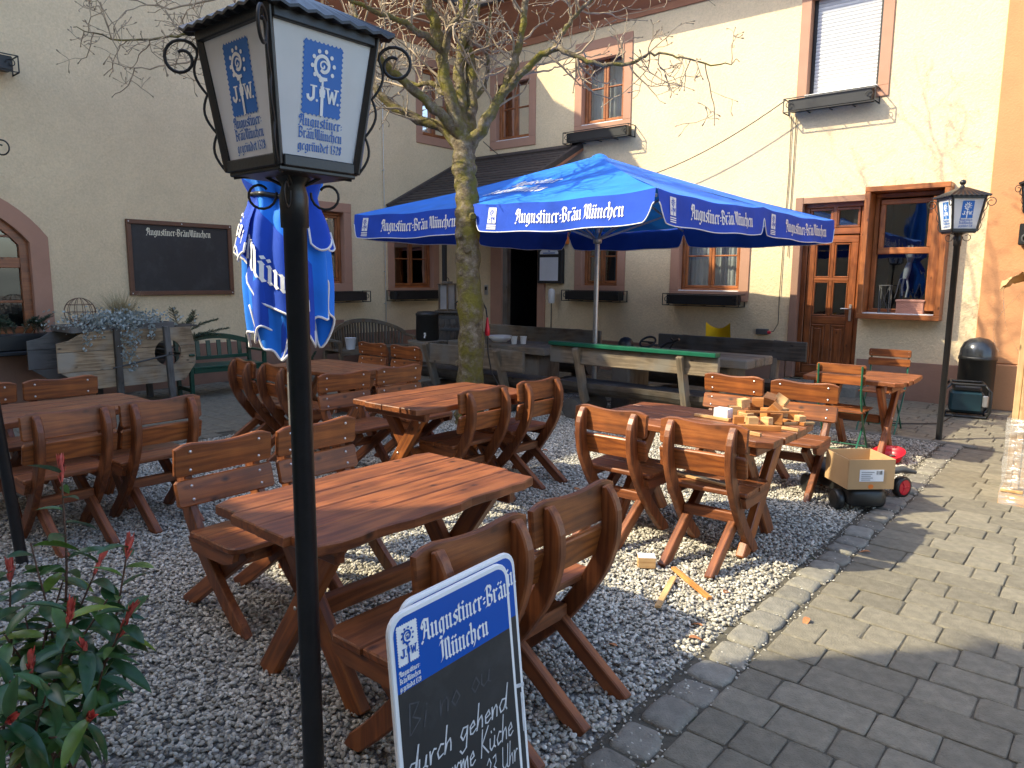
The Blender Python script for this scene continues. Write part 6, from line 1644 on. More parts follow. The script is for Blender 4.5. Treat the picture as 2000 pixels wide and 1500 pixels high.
m = MB(); m.box((0,-.235,.50),(2*hw-.06,.028,.05),bev=.004); m.build('lower_rail', M_['greenb'], T)
for i in range(6): m = MB(); x = -hw+.14+i*(2*hw-.28)/5; m.beam((x,-.238,.52),(x,-.264,.74),.06,.016,up=(0,1,0),bev=.003); m.build('back_slat', M_['greenb'], T)

# ------------------------------------------------------------------ old winnowing machine used as planter
CLOC = Vector((-9.72, 3.78, 0)); T = thing('winnowing_machine', 'old wooden winnowing machine against the shaded wall, planted on top', 'machine', CLOC)
# local: X = outwards (to the yard), Y = along the wall
def side_panel(xo, mat, dy=0, dz=0):
    bw_ = [(.28,.50),(.505,.74),(.745,.98)]
    for z0, z1 in bw_:
        y0, y1 = -.78+dy, .86+dy
        poly = [(y0,z0),(y1,z0),(y1,z1),(y0,z1)]
        if z1 > .9: poly = [(y0,z0),(y1-.0,z0),(y1-.05,z1),(y0+.42,z1),(y0+.26,z1-.03),(y0+.14,z1-.10),(y0,z1-.13)]
        elif z0 < .3: poly = [(y0+.32,z0),(y1-.16,z0),(y1,z1),(y0+.03,z1)]
        # fan opening cut as a notch: boards split left and right of the hole
        hy, hz, hr = .50+dy, .66, .17
        if z0 < hz+hr and z1 > hz-hr:
            A = [p for p in poly if p[0] < hy]; zz = [z0+(z1-z0)*i/8 for i in range(9)]
            lft = [(hy-math.sqrt(max(0,hr*hr-(z-hz)**2)), z) for z in zz]; rgt = [(hy+math.sqrt(max(0,hr*hr-(z-hz)**2)), z) for z in zz]
            low = [p for p in poly if p[1] <= z0+1e-6]; L0 = [p for p in poly if p[0] < hy]; 
            i0 = [p for p in L0 if p[1] <= z0+1e-6]; i1 = [p for p in L0 if p[1] > z0+1e-6]
            m = MB(); m.prism(i0+lft+i1, .026, Matrix.Translation((xo,0,0)) @ MYZ, .003); m.build('side_board', M_[mat], T)
            R0 = [p for p in poly if p[0] >= hy]; j0 = [p for p in R0 if p[1] <= z0+1e-6]; j1 = [p for p in R0 if p[1] > z0+1e-6]
            m = MB(); m.prism(list(reversed(rgt))[-1:]+j0+j1+list(reversed(rgt))[:-1], .026, Matrix.Translation((xo,0,0)) @ MYZ, .003); m.build('side_board', M_[mat], T)
        else:
            m = MB(); m.prism(poly, .026, Matrix.Translation((xo,0,0)) @ MYZ, .003); m.build('side_board', M_[mat], T)
random.seed(8)
side_panel(.30, 'chest'); side_panel(-.30, 'chest2', -.12)
for x in (.335,-.335):
    for y, mt_ in ((-.12,'logwood'),(.52,'chest2')):
        m = MB(); m.beam((x,y,-.01),(x,y+(.0 if y<0 else -.04),1.0),.06,.075,up=(0,1,0),bev=.006); m.build('upright', M_[mt_], T)
m = MB(); m.box((0,.05,.30),(.56,1.2,.02),bev=.003,axis=1); m.build('floor_board', M_['chest2'], T)
m = MB(); m.tube([(.36,-.20,.52),(.36,.52,.64)], .010, 8); m.build('rod', M_['greypl'], T)
m = MB(); m.tube([(-.4,.50,.66),(.40,.50,.66)], .018, 10); m.build('axle', M_['greypl'], T)
for k in range(4):
    m = MB(); a = R(45+90*k); m.box((0,.50+.075*math.cos(a),.66+.075*math.sin(a)),(.52,.14,.014),Matrix.Identity(4) if k % 2 else Matrix.Identity(4)); m.build('fan_blade', M_['logwood'], T)
# hopper tray on top
m = MB()
for s_ in (-1,1):
    m.beam((s_*.30,-.62,1.0),(s_*.30,.60,1.015),.022,.075,up=(0,0,1),bev=.004)
m.box((0,-.62,1.0),(.60,.02,.07),bev=.003,axis=0); m.box((0,.60,1.015),(.60,.02,.07),bev=.003,axis=0); m.box((0,0,.985),(.58,1.2,.02),bev=.003,axis=1); m.build('tray', M_['chest2'], T)
m = MB(); m.box((0,0,1.015),(.57,1.18,.03)); m.build('earth', M_['soil'], T)
m = MB(); m.beam((.1,.62,.985),(.1,.92,.99),.4,.02,bev=.003); m.build('end_lid', M_['logwood'], T)
# plants on it
def blades(m, c, n, L, spread, w, up=1.0, bend=.6):
    for _ in range(n):
        a = random.uniform(0,2*PI); d = Vector((math.cos(a)*spread*random.random(), math.sin(a)*spread*random.random(), up)).normalized(); p = Vector(c)+Vector((random.gauss(0,.04),random.gauss(0,.05),0)); l = L*random.uniform(.6,1.1)
        s_ = d.cross(Vector((0,0,1))); s_ = s_.normalized()*w if s_.length > 1e-4 else Vector((w,0,0)); pts = []
        for k in range(5):
            t = k/4; q = p+d*l*t+Vector((d.x,d.y,0))*l*bend*t*t-Vector((0,0,bend*.35*l*t*t)); pts.append(q)
        vs = []
        for k, q in enumerate(pts): ww = s_*(1-k/4.2); vs += [q-ww, q+ww]
        m.add(vs, [(2*k,2*k+1,2*k+3,2*k+2) for k in range(4)])
random.seed(17)
G = thing('grass_tuft', 'tuft of dry feather grass on the winnowing machine', 'grass', CLOC+Vector((.05,.06,1.03))); m = MB(); blades(m, (0,0,0), 520, .56, .75, .0036); m.build('blades', M_['grassdry'], G, kind='stuff')
def leafy(m, c, n, rx, ry, rz, s_):
    for _ in range(n):
        p = Vector(c)+Vector((random.gauss(0,rx),random.gauss(0,ry),random.gauss(0,rz))); d = Vector((random.gauss(0,1),random.gauss(0,1),random.gauss(0,1))).normalized(); e = d.orthogonal().normalized(); l = s_*random.uniform(.6,1.2)
        m.add([p, p+d*l*.5+e*l*.35, p+d*l, p+d*l*.5-e*l*.35], [(0,1,2,3)])
G = thing('silver_plant', 'silver-grey trailing plant hanging from the winnowing machine', 'plant', CLOC+Vector((.2,-.05,1.06))); m = MB()
leafy(m, (.02,.0,.04), 1900, .12, .27, .055, .042)
for y, L in ((-.42,.30),(-.28,.18),(-.02,.50),(.08,.62),(.16,.30),(.34,.22)):
    for k in range(int(L*200)): leafy(m, (.16,y+.02*math.sin(k*.3),.02-L*k/(L*200)), 1, .018, .022, .012, .044)
m.build('foliage', M_['silver'], G, kind='stuff')
G = thing('wire_ball', 'rusty wire ball on the winnowing machine', 'ornament', CLOC+Vector((.08,-.42,1.03))); m = MB()
for k in range(6):
    Mr = Matrix.Rotation(R(30*k),3,'Z') @ Matrix.Rotation(R(90),3,'X'); m.tube([Mr @ Vector((.17*math.cos(a),.17*math.sin(a),0))+Vector((0,0,.17)) for a in [2*PI*i/28 for i in range(28)]], .0035, 5, closed=True)
for zz in (-.09,0,.09):
    r_ = math.sqrt(.17**2-zz**2); m.tube([Vector((r_*math.cos(a),r_*math.sin(a),.17+zz)) for a in [2*PI*i/28 for i in range(28)]], .003, 5, closed=True)
m.build('wires', M_['bbframe'], G)
def fir(name, label, loc, sprigs):
    G = thing(name, label, 'fir branches', loc); m = MB(); st_ = MB()
    for p0, p1 in sprigs:
        p0 = Vector(p0); p1 = Vector(p1); mid = p0.lerp(p1,.5)+Vector((0,0,.03)); P = smooth_line([tuple(p0),tuple(mid),tuple(p1)], 6); st_.tube(P, [.006+(.002-.006)*i/(len(P)-1) for i in range(len(P))], 5)
        def needles(A, B, n):
            d = (B-A).normalized()
            for i in range(n):
                p = A.lerp(B, i/n); sd = Quaternion(d, random.uniform(0,2*PI)) @ d.orthogonal().normalized(); t = (sd+d*.7).normalized()*random.uniform(.016,.026); w = d.cross(sd)*.0026; m.add([p-w, p+w, p+t], [(0,1,2)])
        for a, c in zip(P[:-1], P[1:]): needles(a, c, 40)
        for i in range(2, len(P)-1):
            for s_ in (-1,1):
                d = (P[i]-P[i-1]).normalized(); sd = d.cross(Vector((0,0,1)))
                sd = sd.normalized() if sd.length > 1e-4 else Vector((1,0,0)); e = P[i]+(d*.8+sd*s_+Vector((0,0,random.uniform(-.3,.3)))).normalized()*(.12*(1-i/len(P))+.04); st_.tube([P[i], e], [.003,.0015], 4); needles(P[i], e, 45)
    m.build('needles', M_['fir'], G, kind='stuff'); st_.build('twigs', M_['twig'], G)
random.seed(9)
fir('fir_branches', 'fir branches sticking out behind the winnowing machine', (-9.9,4.72,.75), [((0,0,0),(.15,.1,.42)),((0,.02,.1),(.3,.36,.30)),((0,0,0),(.2,.45,.08)),((0,-.05,.1),(.05,-.15,.46)),((0,.0,0),(.35,.2,.12)),((0,.1,0),(.15,.6,.16)),((0,0,.05),(.25,.05,.35))])
fir('fir_branches', 'small fir bush on the ground below the closed umbrella', (-9.9,6.62,.0), [((0,0,0),(.2*math.cos(a),.2*math.sin(a),.38+.1*math.sin(a*3))) for a in [i*.7 for i in range(9)]])
loc = Vector((XW+.14, 2.35, .70))
T = thing('window_trough', 'dark trough of fir branches under the arched window', 'planter', loc); m = MB(); m.box((0,0,.10),(.25,2.1,.20),bev=.012,axis=1); m.build('trough', M_['blackpl'], T)
m = MB(); m.box((.02,0,-.03),(.30,2.2,.05),bev=.01,axis=1); m.build('shelf', M_['ironm'], T)
fir('fir_branches', 'fir branches filling the trough under the arched window', (XW+.14,2.5,.89), [((0,-.75+i*.085,0),(.14+.1*math.sin(i*2.1),-.75+i*.085+.18*math.sin(i*1.3),.16+.10*math.sin(i*.9)**2)) for i in range(19)])

# ------------------------------------------------------------------ things on and around the right-hand table
random.seed(40)
TZ = .745+.005
CXB = lambda px, py, z: (lambda d: CAM+d*((z-CAM.z)/d.z))(ray(px, py))
BL = [(1412,818,.075,'paper'),(1436,812,.07,'fresh'),(1455,822,.065,'fresh_r'),(1474,806,.075,'fresh_r'),(1478,826,.06,'fresh'),(1500,818,.07,'fresh_r'),(1442,828,.055,'fresh_r'),(1465,830,.06,'fresh'),(1497,832,.055,'fresh'),(1516,828,.07,'fresh_r'),(1550,820,.06,'fresh_r'),(1562,826,.05,'fresh'),(1535,812,.06,'fresh'),(1522,808,.06,'fresh_r')]
def block(p, s_, mt_, label, tilt=(0,0), z=None, lift=0):
    T_ = thing('wood_block', label, 'wood block', (p.x,p.y,TZ+lift if z is None else z), R(random.uniform(-40,40)), 'offcut blocks on the table')
    T_.rotation_euler = (tilt[0], tilt[1], T_.rotation_euler[2])
    q = MB(); q.box((0,0,s_*.5),(s_*random.uniform(1.0,1.35),s_,s_*random.uniform(.9,1.0)),bev=.002); q.build('block', M_[mt_], T_); return T_
ORD = ['first','second','third','fourth','fifth','sixth','seventh','eighth','ninth','tenth','eleventh','twelfth','thirteenth','fourteenth']
BL.sort()
placed = []; nb_ = 0
for px, py, s_, mt_ in BL:
    p = CXB(px, py, TZ)
    for _ in range(60):
        if all((p-q).length > (s_+t)*.78 for q, t in placed): break
        p = p+Vector((random.uniform(-.02,.02), random.uniform(-.02,.02), 0))
    placed.append((p, s_))
    block(p, s_, mt_, 'white paper-faced offcut block at the left of the heap on the table' if mt_ == 'paper' else f'sawn wood offcut block, {ORD[nb_]} from the left in the bottom layer of the heap'); nb_ += mt_ != 'paper'
for k_, (px, py, s_, mt_, tl) in enumerate(((1505,784,.07,'fresh_r',(.5,.2)),(1520,786,.07,'fresh',(-.4,.5)),(1480,790,.065,'fresh_r',(0,0)),(1452,792,.065,'fresh',(.1,0)),(1508,800,.06,'fresh_r',(.3,.7)))):
    p = CXB(px, py, TZ+.07); block(p, s_, mt_, ['tilted dark offcut block near the right top of the heap','tilted pale offcut block topmost at the right of the heap','level dark offcut block on top, middle of the heap','level pale offcut block on top at the left of the heap','strongly tipped dark offcut block below the topmost one'][k_], tl, TZ+.055)
def stick(a, c, w, h, mt_, label, z=TZ):
    p = CXB(*a, z); q = CXB(*c, z); mid = (p+q)/2; T_ = thing('stick', label, 'stick', (mid.x,mid.y,z), 0, 'wooden sticks'); m = MB(); m.beam((p.x-mid.x,p.y-mid.y,h/2+.001),(q.x-mid.x,q.y-mid.y,h/2+.001),w,h,bev=.001); m.build('stick', M_[mt_], T_); return T_
stick((1358,812),(1425,823),.03,.016,'fresh','pale stick on the table left of the block heap')
stick((1440,838),(1525,842),.035,.03,'fresh_r','thick orange stick in front of the block heap on the table')
stick((1527,838),(1560,843),.02,.016,'fresh','short pale stick at the right front of the table')
stick((1520,822),(1572,832),.02,.02,'fresh_r','stick at the right end of the table with blocks')
stick((1530,830),(1590,829),.018,.015,'fresh','thin pale stick reaching the right edge of the table with blocks')
stick((1456,847),(1486,853),.02,.02,'fresh','stub of a pale stick near the front edge of the table')
stick((1455,806),(1570,808),.02,.012,'fresh_r','red-brown stick lying across the heap of blocks',TZ+.075)
stick((1315,1112),(1386,1172),.028,.016,'fresh_r','brown stick on the sunlit gravel',.014)
stick((1316,1130),(1284,1188),.030,.014,'fresh','pale stick on the sunlit gravel',.012)
p = CXB(1262,1106,.01); T_ = thing('wood_block', 'white-topped offcut block on the gravel at a chair foot', 'wood block', (p.x,p.y,.012), R(35)); m = MB(); m.box((0,0,.03),(.10,.075,.06),bev=.002); m.build('block', M_['fresh'], T_); m = MB(); m.box((0,0,.0625),(.098,.073,.003)); m.build('label_sheet', M_['paper'], T_)
T_ = thing('tool', 'dark saw blade and stick on the seat of the right-hand orange-brown chair', 'tool', (-1.82,4.02,.453), R(-8)); m = MB(); m.box((0,0,.004),(.40,.035,.004),bev=.001); m.build('blade', M_['greypl'], T_); m = MB(); m.box((.02,-.06,.008),(.42,.02,.014),bev=.002); m.build('stick', M_['fresh'], T_)

# cardboard box on a ride-on toy
FW = Vector((CF.x, CF.y, 0)).normalized(); ang = math.atan2(FW.y, FW.x)-PI/2+R(2)
toy_p = CXB(1690,1003,.0)+FW*.16
T = thing('ride_on_toy', 'black ride-on toy car with red wheel hubs carrying the cardboard box', 'toy car', (toy_p.x,toy_p.y,.004), ang)
def hull(prof_, ys):
    """sections along local Y of rounded boxes: (half width, z0, z1)"""
    q = MB(); vs = []; n = 16
    for (hw_, z0_, z1_), y_ in zip(prof_, ys):
        for k in range(n):
            a = 2*PI*(k+.5)/n; c_ = math.copysign(abs(math.cos(a))**.45, math.cos(a)); s_ = math.copysign(abs(math.sin(a))**.45, math.sin(a)); vs.append((hw_*c_, y_, (z0_+z1_)/2+(z1_-z0_)/2*s_))
    L_ = len(ys); fs = [(i*n+k, i*n+(k+1)%n, (i+1)*n+(k+1)%n, (i+1)*n+k) for i in range(L_-1) for k in range(n)]+[tuple(reversed(range(n))), tuple((L_-1)*n+k for k in range(n))]
    q.add(vs, fs, smooth=True); q.flip = False
    q.f = [list(reversed(f)) for f in q.f]; return q
hull([(.10,.06,.15),(.135,.045,.175),(.14,.045,.18),(.13,.05,.18),(.10,.06,.17),(.10,.07,.17),(.12,.06,.20),(.12,.06,.24),(.09,.08,.25),(.05,.1,.2)], [-.17,-.15,-.05,.10,.16,.26,.32,.42,.50,.53]).build('body', M_['blackpl'], T)
def wheel(T_, x, y, r, rot=0):
    q = MB(); Mr = Matrix.Translation((x,y,r)) @ Matrix.Rotation(R(rot),4,'Z') @ Matrix.Rotation(R(90),4,'Y'); q.lathe([(r*.72,-.028),(r*.95,-.026),(r,-.012),(r,.012),(r*.95,.026),(r*.72,.028)], 28, Mr); w_ = q.build('wheel', M_['blackpl'], T_)
    q = MB(); q.lathe([(r*.70,.0285),(r*.72,.031),(r*.60,.022),(r*.2,.022),(r*.18,.033),(.001,.034)], 28, Mr)
    for k in range(3): q.box((0,0,0),(.012,r*.55,.016),Mr @ Matrix.Rotation(R(120*k),4,'Z') @ Matrix.Translation((0,r*.36,.026)),bev=.003)
    q.build('rim', M_['redpl'], w_)
wheel(T, .47, .22, .082, -68); wheel(T, -.20, .36, .075); wheel(T, .15, -.02, .075); wheel(T, -.17, -.06, .075)
m = MB(); m.tube([(.12,.18,.10),(.24,.19,.14),(.36,.20,.21),(.46,.20,.225),(.56,.20,.20)], [.02,.026,.03,.026,.014], 10); m.build('mudguard', M_['greypl'], T)
m = MB(); m.box((.30,.32,.17),(.26,.24,.20),bev=.06); m.build('seat', M_['blackpl'], T)
m = MB(); m.tube([(-.20,.36,.075),(.30,.34,.08)], .012, 8); m.tube([(-.17,-.06,.075),(.15,-.02,.075)], .012, 8); m.build('axle', M_['greypl'], T)
bp_ = toy_p-FW*.02
T = thing('cardboard_box', 'open cardboard box with a white shipping label', 'box', (bp_.x,bp_.y,.187), ang+R(1))
BWd, BDp, BHt, tk = .335, .33, .215, .006
m = MB(); m.box((0,-BDp/2,BHt/2),(BWd,tk,BHt)); m.box((0,BDp/2,BHt/2),(BWd,tk,BHt)); m.box((-BWd/2,0,BHt/2),(tk,BDp-tk,BHt)); m.box((BWd/2,0,BHt/2),(tk,BDp-tk,BHt)); m.box((0,0,tk/2),(BWd-tk,BDp-tk,tk)); m.build('walls', M_['card'], T)
m = MB(); m.box((.0,-BDp/2-.0042,.10),(.175,.0012,.085)); lb_ = m.build('shipping_label', M_['paper'], T)
m = MB(); q = []
for k in range(5): q += strokes_polys([(-.075,.125-k*.014),(-.075+random.uniform(.06,.10),.125-k*.014)], .004)
x_ = .035
while x_ < .08: q += strokes_polys([(x_,.108),(x_,.135)], random.choice((.0015,.003))); x_ += random.choice((.004,.006))
map_polys(m, q, lambda u,v,k: (u,-BDp/2-.0052-k,v)); m.build('label_print', M_['greypl'], lb_)
m = MB(); m.add([(.0+.02*math.cos(a)*1.0+.0,-BDp/2-.0045,.02+.017*math.sin(a)) for a in [2*PI*i/12 for i in range(12)]], [tuple(range(12))]); m.build('sticker', M_['orange'], T)
p = CXB(1733,902,.0); T = thing('red_dish', 'round red plastic dish behind the cardboard box', 'dish', (p.x,p.y,.012)); T.rotation_euler = (R(14),R(-6),0); T.scale = (.66,.66,.8)
m = MB(); m.lathe([(.16,.0),(.20,.05),(.225,.09),(.238,.095),(.238,.105),(.222,.102),(.195,.055),(.155,.012),(.001,.012)], 36); m.build('dish', M_['redpl'], T)
m = MB(); random.seed(2)
for _ in range(26): a = random.uniform(0,6.28); r_ = random.uniform(0,.13); m.box((r_*math.cos(a),r_*math.sin(a),.022+random.random()*.015),(random.uniform(.02,.06),.012,.012),Matrix.Identity(4),bev=.002)
m.build('contents', M_['greypl'], T, kind='stuff')

# ------------------------------------------------------------------ bin, generator, pallet at the right
T = thing('waste_bin', 'dark domed waste bin against the wall on the right', 'bin', (-1.36,10.86,.0))
m = MB(); m.lathe([(.20,.0),(.205,.02),(.205,.66),(.215,.665),(.215,.70),(.205,.71)], 36); m.build('body', M_['blackpl'], T)
m = MB(); m.lathe([(.207,.71),(.20,.80),(.165,.88),(.10,.93),(.001,.95)], 36); m.build('dome', plain('bin_steel_dome', (.06,.065,.07), .22, metal=.5, var=.1), T)
T = thing('generator', 'portable power generator in a black tubular frame before the bin', 'generator', (-1.37,10.30,.0), R(12))
m = MB()
for sx in (-1,1):
    m.tube([(sx*.21,-.16,.03),(sx*.24,-.16,.10),(sx*.24,-.16,.34),(sx*.17,-.16,.42),(sx*.17,.16,.42),(sx*.24,.16,.34),(sx*.24,.16,.10),(sx*.21,.16,.03)], .016, 8, closed=True)
for y in (-.16,.16):
    for z, w_ in ((.03,.21),(.42,.17)): m.tube([(-w_,y,z),(w_,y,z)], .016, 8)
m.build('frame', M_['blackpl'], T)
m = MB(); m.box((0,0,.20),(.36,.26,.26),bev=.03); m.build('engine', plain('dark_teal_plastic', (.01,.035,.045), .4, var=.2), T)
m = MB(); m.box((0,0,.36),(.30,.24,.07),bev=.02); m.build('tank', M_['blackpl'], T); m = MB(); m.box((.19,-.12,.22),(.06,.06,.14),bev=.01); m.build('muffler', M_['steel'], T)
def wrapmat():
    mt, nt, N, L, b = newmat('stretch_film'); out = N['Material Output']; N.remove(b)
    tr = N.new('ShaderNodeBsdfTransparent'); gl = nd(N, 'ShaderNodeBsdfGlossy'); gl.inputs['Roughness'].default_value = .18; df = N.new('ShaderNodeBsdfDiffuse'); df.inputs['Color'].default_value = (.8,.8,.8,1)
    tc = N.new('ShaderNodeTexCoord'); mp = nd(N, 'ShaderNodeMapping'); mp.inputs['Scale'].default_value = (3,3,14); L.new(tc.outputs['Object'], mp.inputs['Vector']); n1 = nd(N, 'ShaderNodeTexNoise', i_Scale=3.0, i_Detail=6.0); L.new(mp.outputs['Vector'], n1.inputs['Vector'])
    bp = nd(N, 'ShaderNodeBump', i_Strength=.6, i_Distance=.03); L.new(n1.outputs['Fac'], bp.inputs['Height']); L.new(bp.outputs['Normal'], gl.inputs['Normal'])
    r_ = ramp(N, [(.35,(.2,.2,.2)),(.7,(.75,.75,.75))]); L.new(n1.outputs['Fac'], r_.inputs['Fac'])
    a = N.new('ShaderNodeMixShader'); a.inputs['Fac'].default_value = .45; L.new(gl.outputs[0], a.inputs[1]); L.new(df.outputs[0], a.inputs[2]); m2 = N.new('ShaderNodeMixShader'); L.new(r_.outputs['Color'], m2.inputs['Fac']); L.new(tr.outputs[0], m2.inputs[1]); L.new(a.outputs[0], m2.inputs[2]); L.new(m2.outputs[0], out.inputs['Surface']); return mt
M_['wrap'] = wrapmat()
T = thing('wrapped_pallet', 'tall pallet of cardboard sheets wrapped in clear film at the right edge', 'pallet', (-.10,6.84,.0), 0)
for k in range(3): m = MB(); m.box((0,-.42+k*.42,.05),(.96,.10,.10),bev=.005); m.build('pallet_runner', M_['fresh'], T)
for k in range(5): m = MB(); m.box((-.40+k*.2,0,.112),(.14,.96,.022),bev=.003,axis=1); m.build('pallet_board', M_['fresh'], T)
M_['sheets'] = wood('stacked_card', (.40,.24,.11), (.52,.34,.17), (.60,.42,.23), rough=.85, bump=.2)
random.seed(6)
for k in range(20):
    x = -.43+k*.045; m = MB(); m.box((x,random.uniform(-.012,.012),.125+(1.72+random.uniform(-.03,.03))/2),(.042,.90,1.72+random.uniform(-.03,.03)),bev=.004,axis=2); m.build('sheet_bundle', M_['sheets'], T)
m = MB(); P4 = [(-.475,-.475),(.475,-.475),(.475,.475),(-.475,.475)]; vs = []; nz = 16
for j in range(nz+1):
    z = .0+.66*j/nz
    for k in range(4):
        for i in range(8):
            a = Vector(P4[k]).lerp(Vector(P4[(k+1)%4]), i/8); vs.append((a.x*(1+.008*math.sin(i*3+j)), a.y*(1+.008*math.cos(i*2+j*1.7)), z))
n = 32; m.add(vs, [(j*n+i, j*n+(i+1)%n, (j+1)*n+(i+1)%n, (j+1)*n+i) for j in range(nz) for i in range(n)], smooth=True); m.build('stretch_film', M_['wrap'], T)
m = MB(); vs = []
for i in range(9):
    for j in range(5): u = i/8; v = j/4; vs.append((-.45-.17*u, -.30+.04*math.sin(u*7)+.15*(v-.5)*(1-.3*u), 1.70-.03*u-.05*u*u+.03*math.sin(v*6+u*5)+random.uniform(-.012,.012)))
m.add(vs, [(i*5+j,(i+1)*5+j,(i+1)*5+j+1,i*5+j+1) for i in range(8) for j in range(4)]); m.add([(p[0],p[1],p[2]-.012) for p in vs], [(i*5+j+1,(i+1)*5+j+1,(i+1)*5+j,i*5+j) for i in range(8) for j in range(4)]); m.build('torn_flap', M_['card'], T)
m = MB(); vs = []
for i in range(13):
    u = i/12
    for s_ in (-1,1): vs.append((-.60+.14*u*u, -.3+s_*(.03+.02*math.sin(u*7)), 1.62-.52*u+.02*math.sin(u*9)))
m.add(vs, [(2*i,2*i+1,2*i+3,2*i+2) for i in range(12)], smooth=True)
vs = []
for i in range(13):
    u = i/12
    for s_ in (-1,1): vs.append((-.48-.16*math.sin(u*2.4), -.28+s_*.035, 1.58-.46*u))
m.add(vs, [(2*i,2*i+1,2*i+3,2*i+2) for i in range(12)], smooth=True); m.build('film_strips', M_['wrap'], T)

# ------------------------------------------------------------------ small things on the log tables and the box window sill
T = thing('bowl', 'white bowl on the plank table in front of the entrance', 'bowl', (-6.62,7.62,.762)); m = MB(); m.lathe([(.09,.0),(.15,.05),(.165,.09),(.155,.09),(.14,.05),(.08,.012),(.001,.012)], 28); m.build('bowl', M_['whitepl'], T)
for px, lb_ in ((1004,'white plastic cup on the plank table, left one'),(1022,'white plastic cup on the plank table, right one')):
    p = CXB(px, 670, .775); T = thing('cup', lb_, 'cup', (min(p.x,-5.9) if px > 1010 else p.x, max(7.40,min(7.9,p.y)), .762), group='white cups'); m = MB(); m.lathe([(.035,0),(.045,.10),(.049,.105),(.042,.10),(.032,.006),(.001,.006)], 20); m.build('cup', M_['whitepl'], T); m = MB(); m.tube([(.01,0,.01),(.05,.01,.19)], .003, 5); m.build('straw', M_['greypl'], T)
T = thing('yellow_seat', 'yellow plastic child seat shell on the dark log bench', 'toy', (-4.05,9.02,.436), R(20))
m = MB(); vs = []; n = 12
for j in range(9):
    v = j/8
    for i in range(n+1):
        u = i/n-.5; x = u*.36*(1-.15*v); z = .0+.62*v**1.3+.06*math.cos(u*PI)*0; y = -.25+.36*v-.16*math.cos(u*PI)*(.5+.5*v)+.08; vs.append((x, .18-y, z*.92+.09*(2*u)**2))
m.add(vs, [(j*(n+1)+i, (j+1)*(n+1)+i, (j+1)*(n+1)+i+1, j*(n+1)+i+1) for j in range(8) for i in range(n)], smooth=True); m.build('shell', M_['yellowpl'], T)
T = thing('toy_steering_wheel', 'black toy steering wheel lying on the plank table under the umbrella', 'toy', (-4.55,8.08,.792))
m = MB(); m.tube([(.10*math.cos(a),.10*math.sin(a)*.8,.07+.06*math.sin(a)) for a in [2*PI*i/24 for i in range(24)]], .014, 8, closed=True); m.beam((-.09,0,.07),(.09,0,.07),.03,.02,bev=.004); m.tube([(0,0,.07),(.03,.10,.03),(.06,.14,.02)], .014, 8); m.build('wheel', M_['blackpl'], T)
T = thing('black_cap', 'crumpled black cap on the plank table beside the umbrella pole', 'cap', (-4.82,8.0,.792)); m = MB(); m.lathe([(.10,0),(.10,.05),(.07,.10),(.03,.12),(.001,.122)], 14); m.box((.11,0,.008),(.12,.12,.012),bev=.004); m.build('cap', M_['blackpl'], T)
T = thing('toy_part', 'black toy part with handles at the end of the dark log bench', 'toy', (-4.20,7.98,.792)); m = MB(); m.tube([(-.12,0,.02),(-.04,.03,.08),(.05,0,.10),(.14,-.02,.14)], .018, 8); m.tube([(0,.02,.02),(.06,.02,.10),(.04,-.05,.15)], .013, 8); m.build('arms', M_['blackpl'], T)
sz = BZ0+.085
T = thing('sill_lantern', 'small grey metal lantern on the box window sill', 'lantern', (BA+.33,YW-.10,sz)); m = MB()
for sx in (-.065,.065):
    for sy in (-.05,.05): m.box((sx,sy,.19),(.012,.012,.38))
for z in (.005,.38): m.box((0,0,z),(.15,.12,.012),bev=.002)
m.beam((-.06,-.05,.02),(.06,-.05,.37),.006,.006); m.beam((.06,-.053,.02),(-.06,-.053,.37),.006,.006); m.build('frame', M_['greypl'], T)
T = thing('terracotta_trough', 'terracotta plant trough with waved relief on the box window sill', 'planter', (BA+.66,YW-.11,sz))
m = MB(); m.box((0,0,.085),(.34,.13,.17),bev=.008); m.box((0,0,.175),(.36,.15,.03),bev=.006); m.build('trough', M_['terra'], T)
m = MB()
for k in range(5): m.tube([(-.16+.32*i/30,-.067,.03+k*.028+.006*math.sin(i*1.2)) for i in range(31)], .003, 4)
m.build('relief', M_['terra'], T)
T = thing('plush_monkey', 'pale plush monkey hanging behind the box window glass', 'toy', (BA+.52,YW+.24,1.62)); m = MB()
fur = plain('pale_plush', (.42,.42,.44), .95, var=.15, scale=30, bump=.4, bscale=90)
m.tube([(.02,0,.42),(.02,0,.36),(.01,0,.28),(-.01,0,.18),(-.03,0,.06)], [.04,.052,.032,.048,.038], 12); m.tube([(.015,0,.30),(.05,0,.40),(.03,.0,.52)], .014, 8); m.tube([(.005,0,.29),(-.04,0,.40),(-.01,.0,.52)], .014, 8); m.tube([(-.01,0,.08),(.02,0,-.06),(.0,0,-.20)], .015, 8); m.tube([(-.04,0,.08),(-.06,0,-.06),(-.05,0,-.18)], .015, 8); m.tube([(-.03,.01,.08),(-.10,.01,.05),(-.13,.01,-.14),(-.15,.01,-.22)], .008, 6)
m.build('body', fur, T)

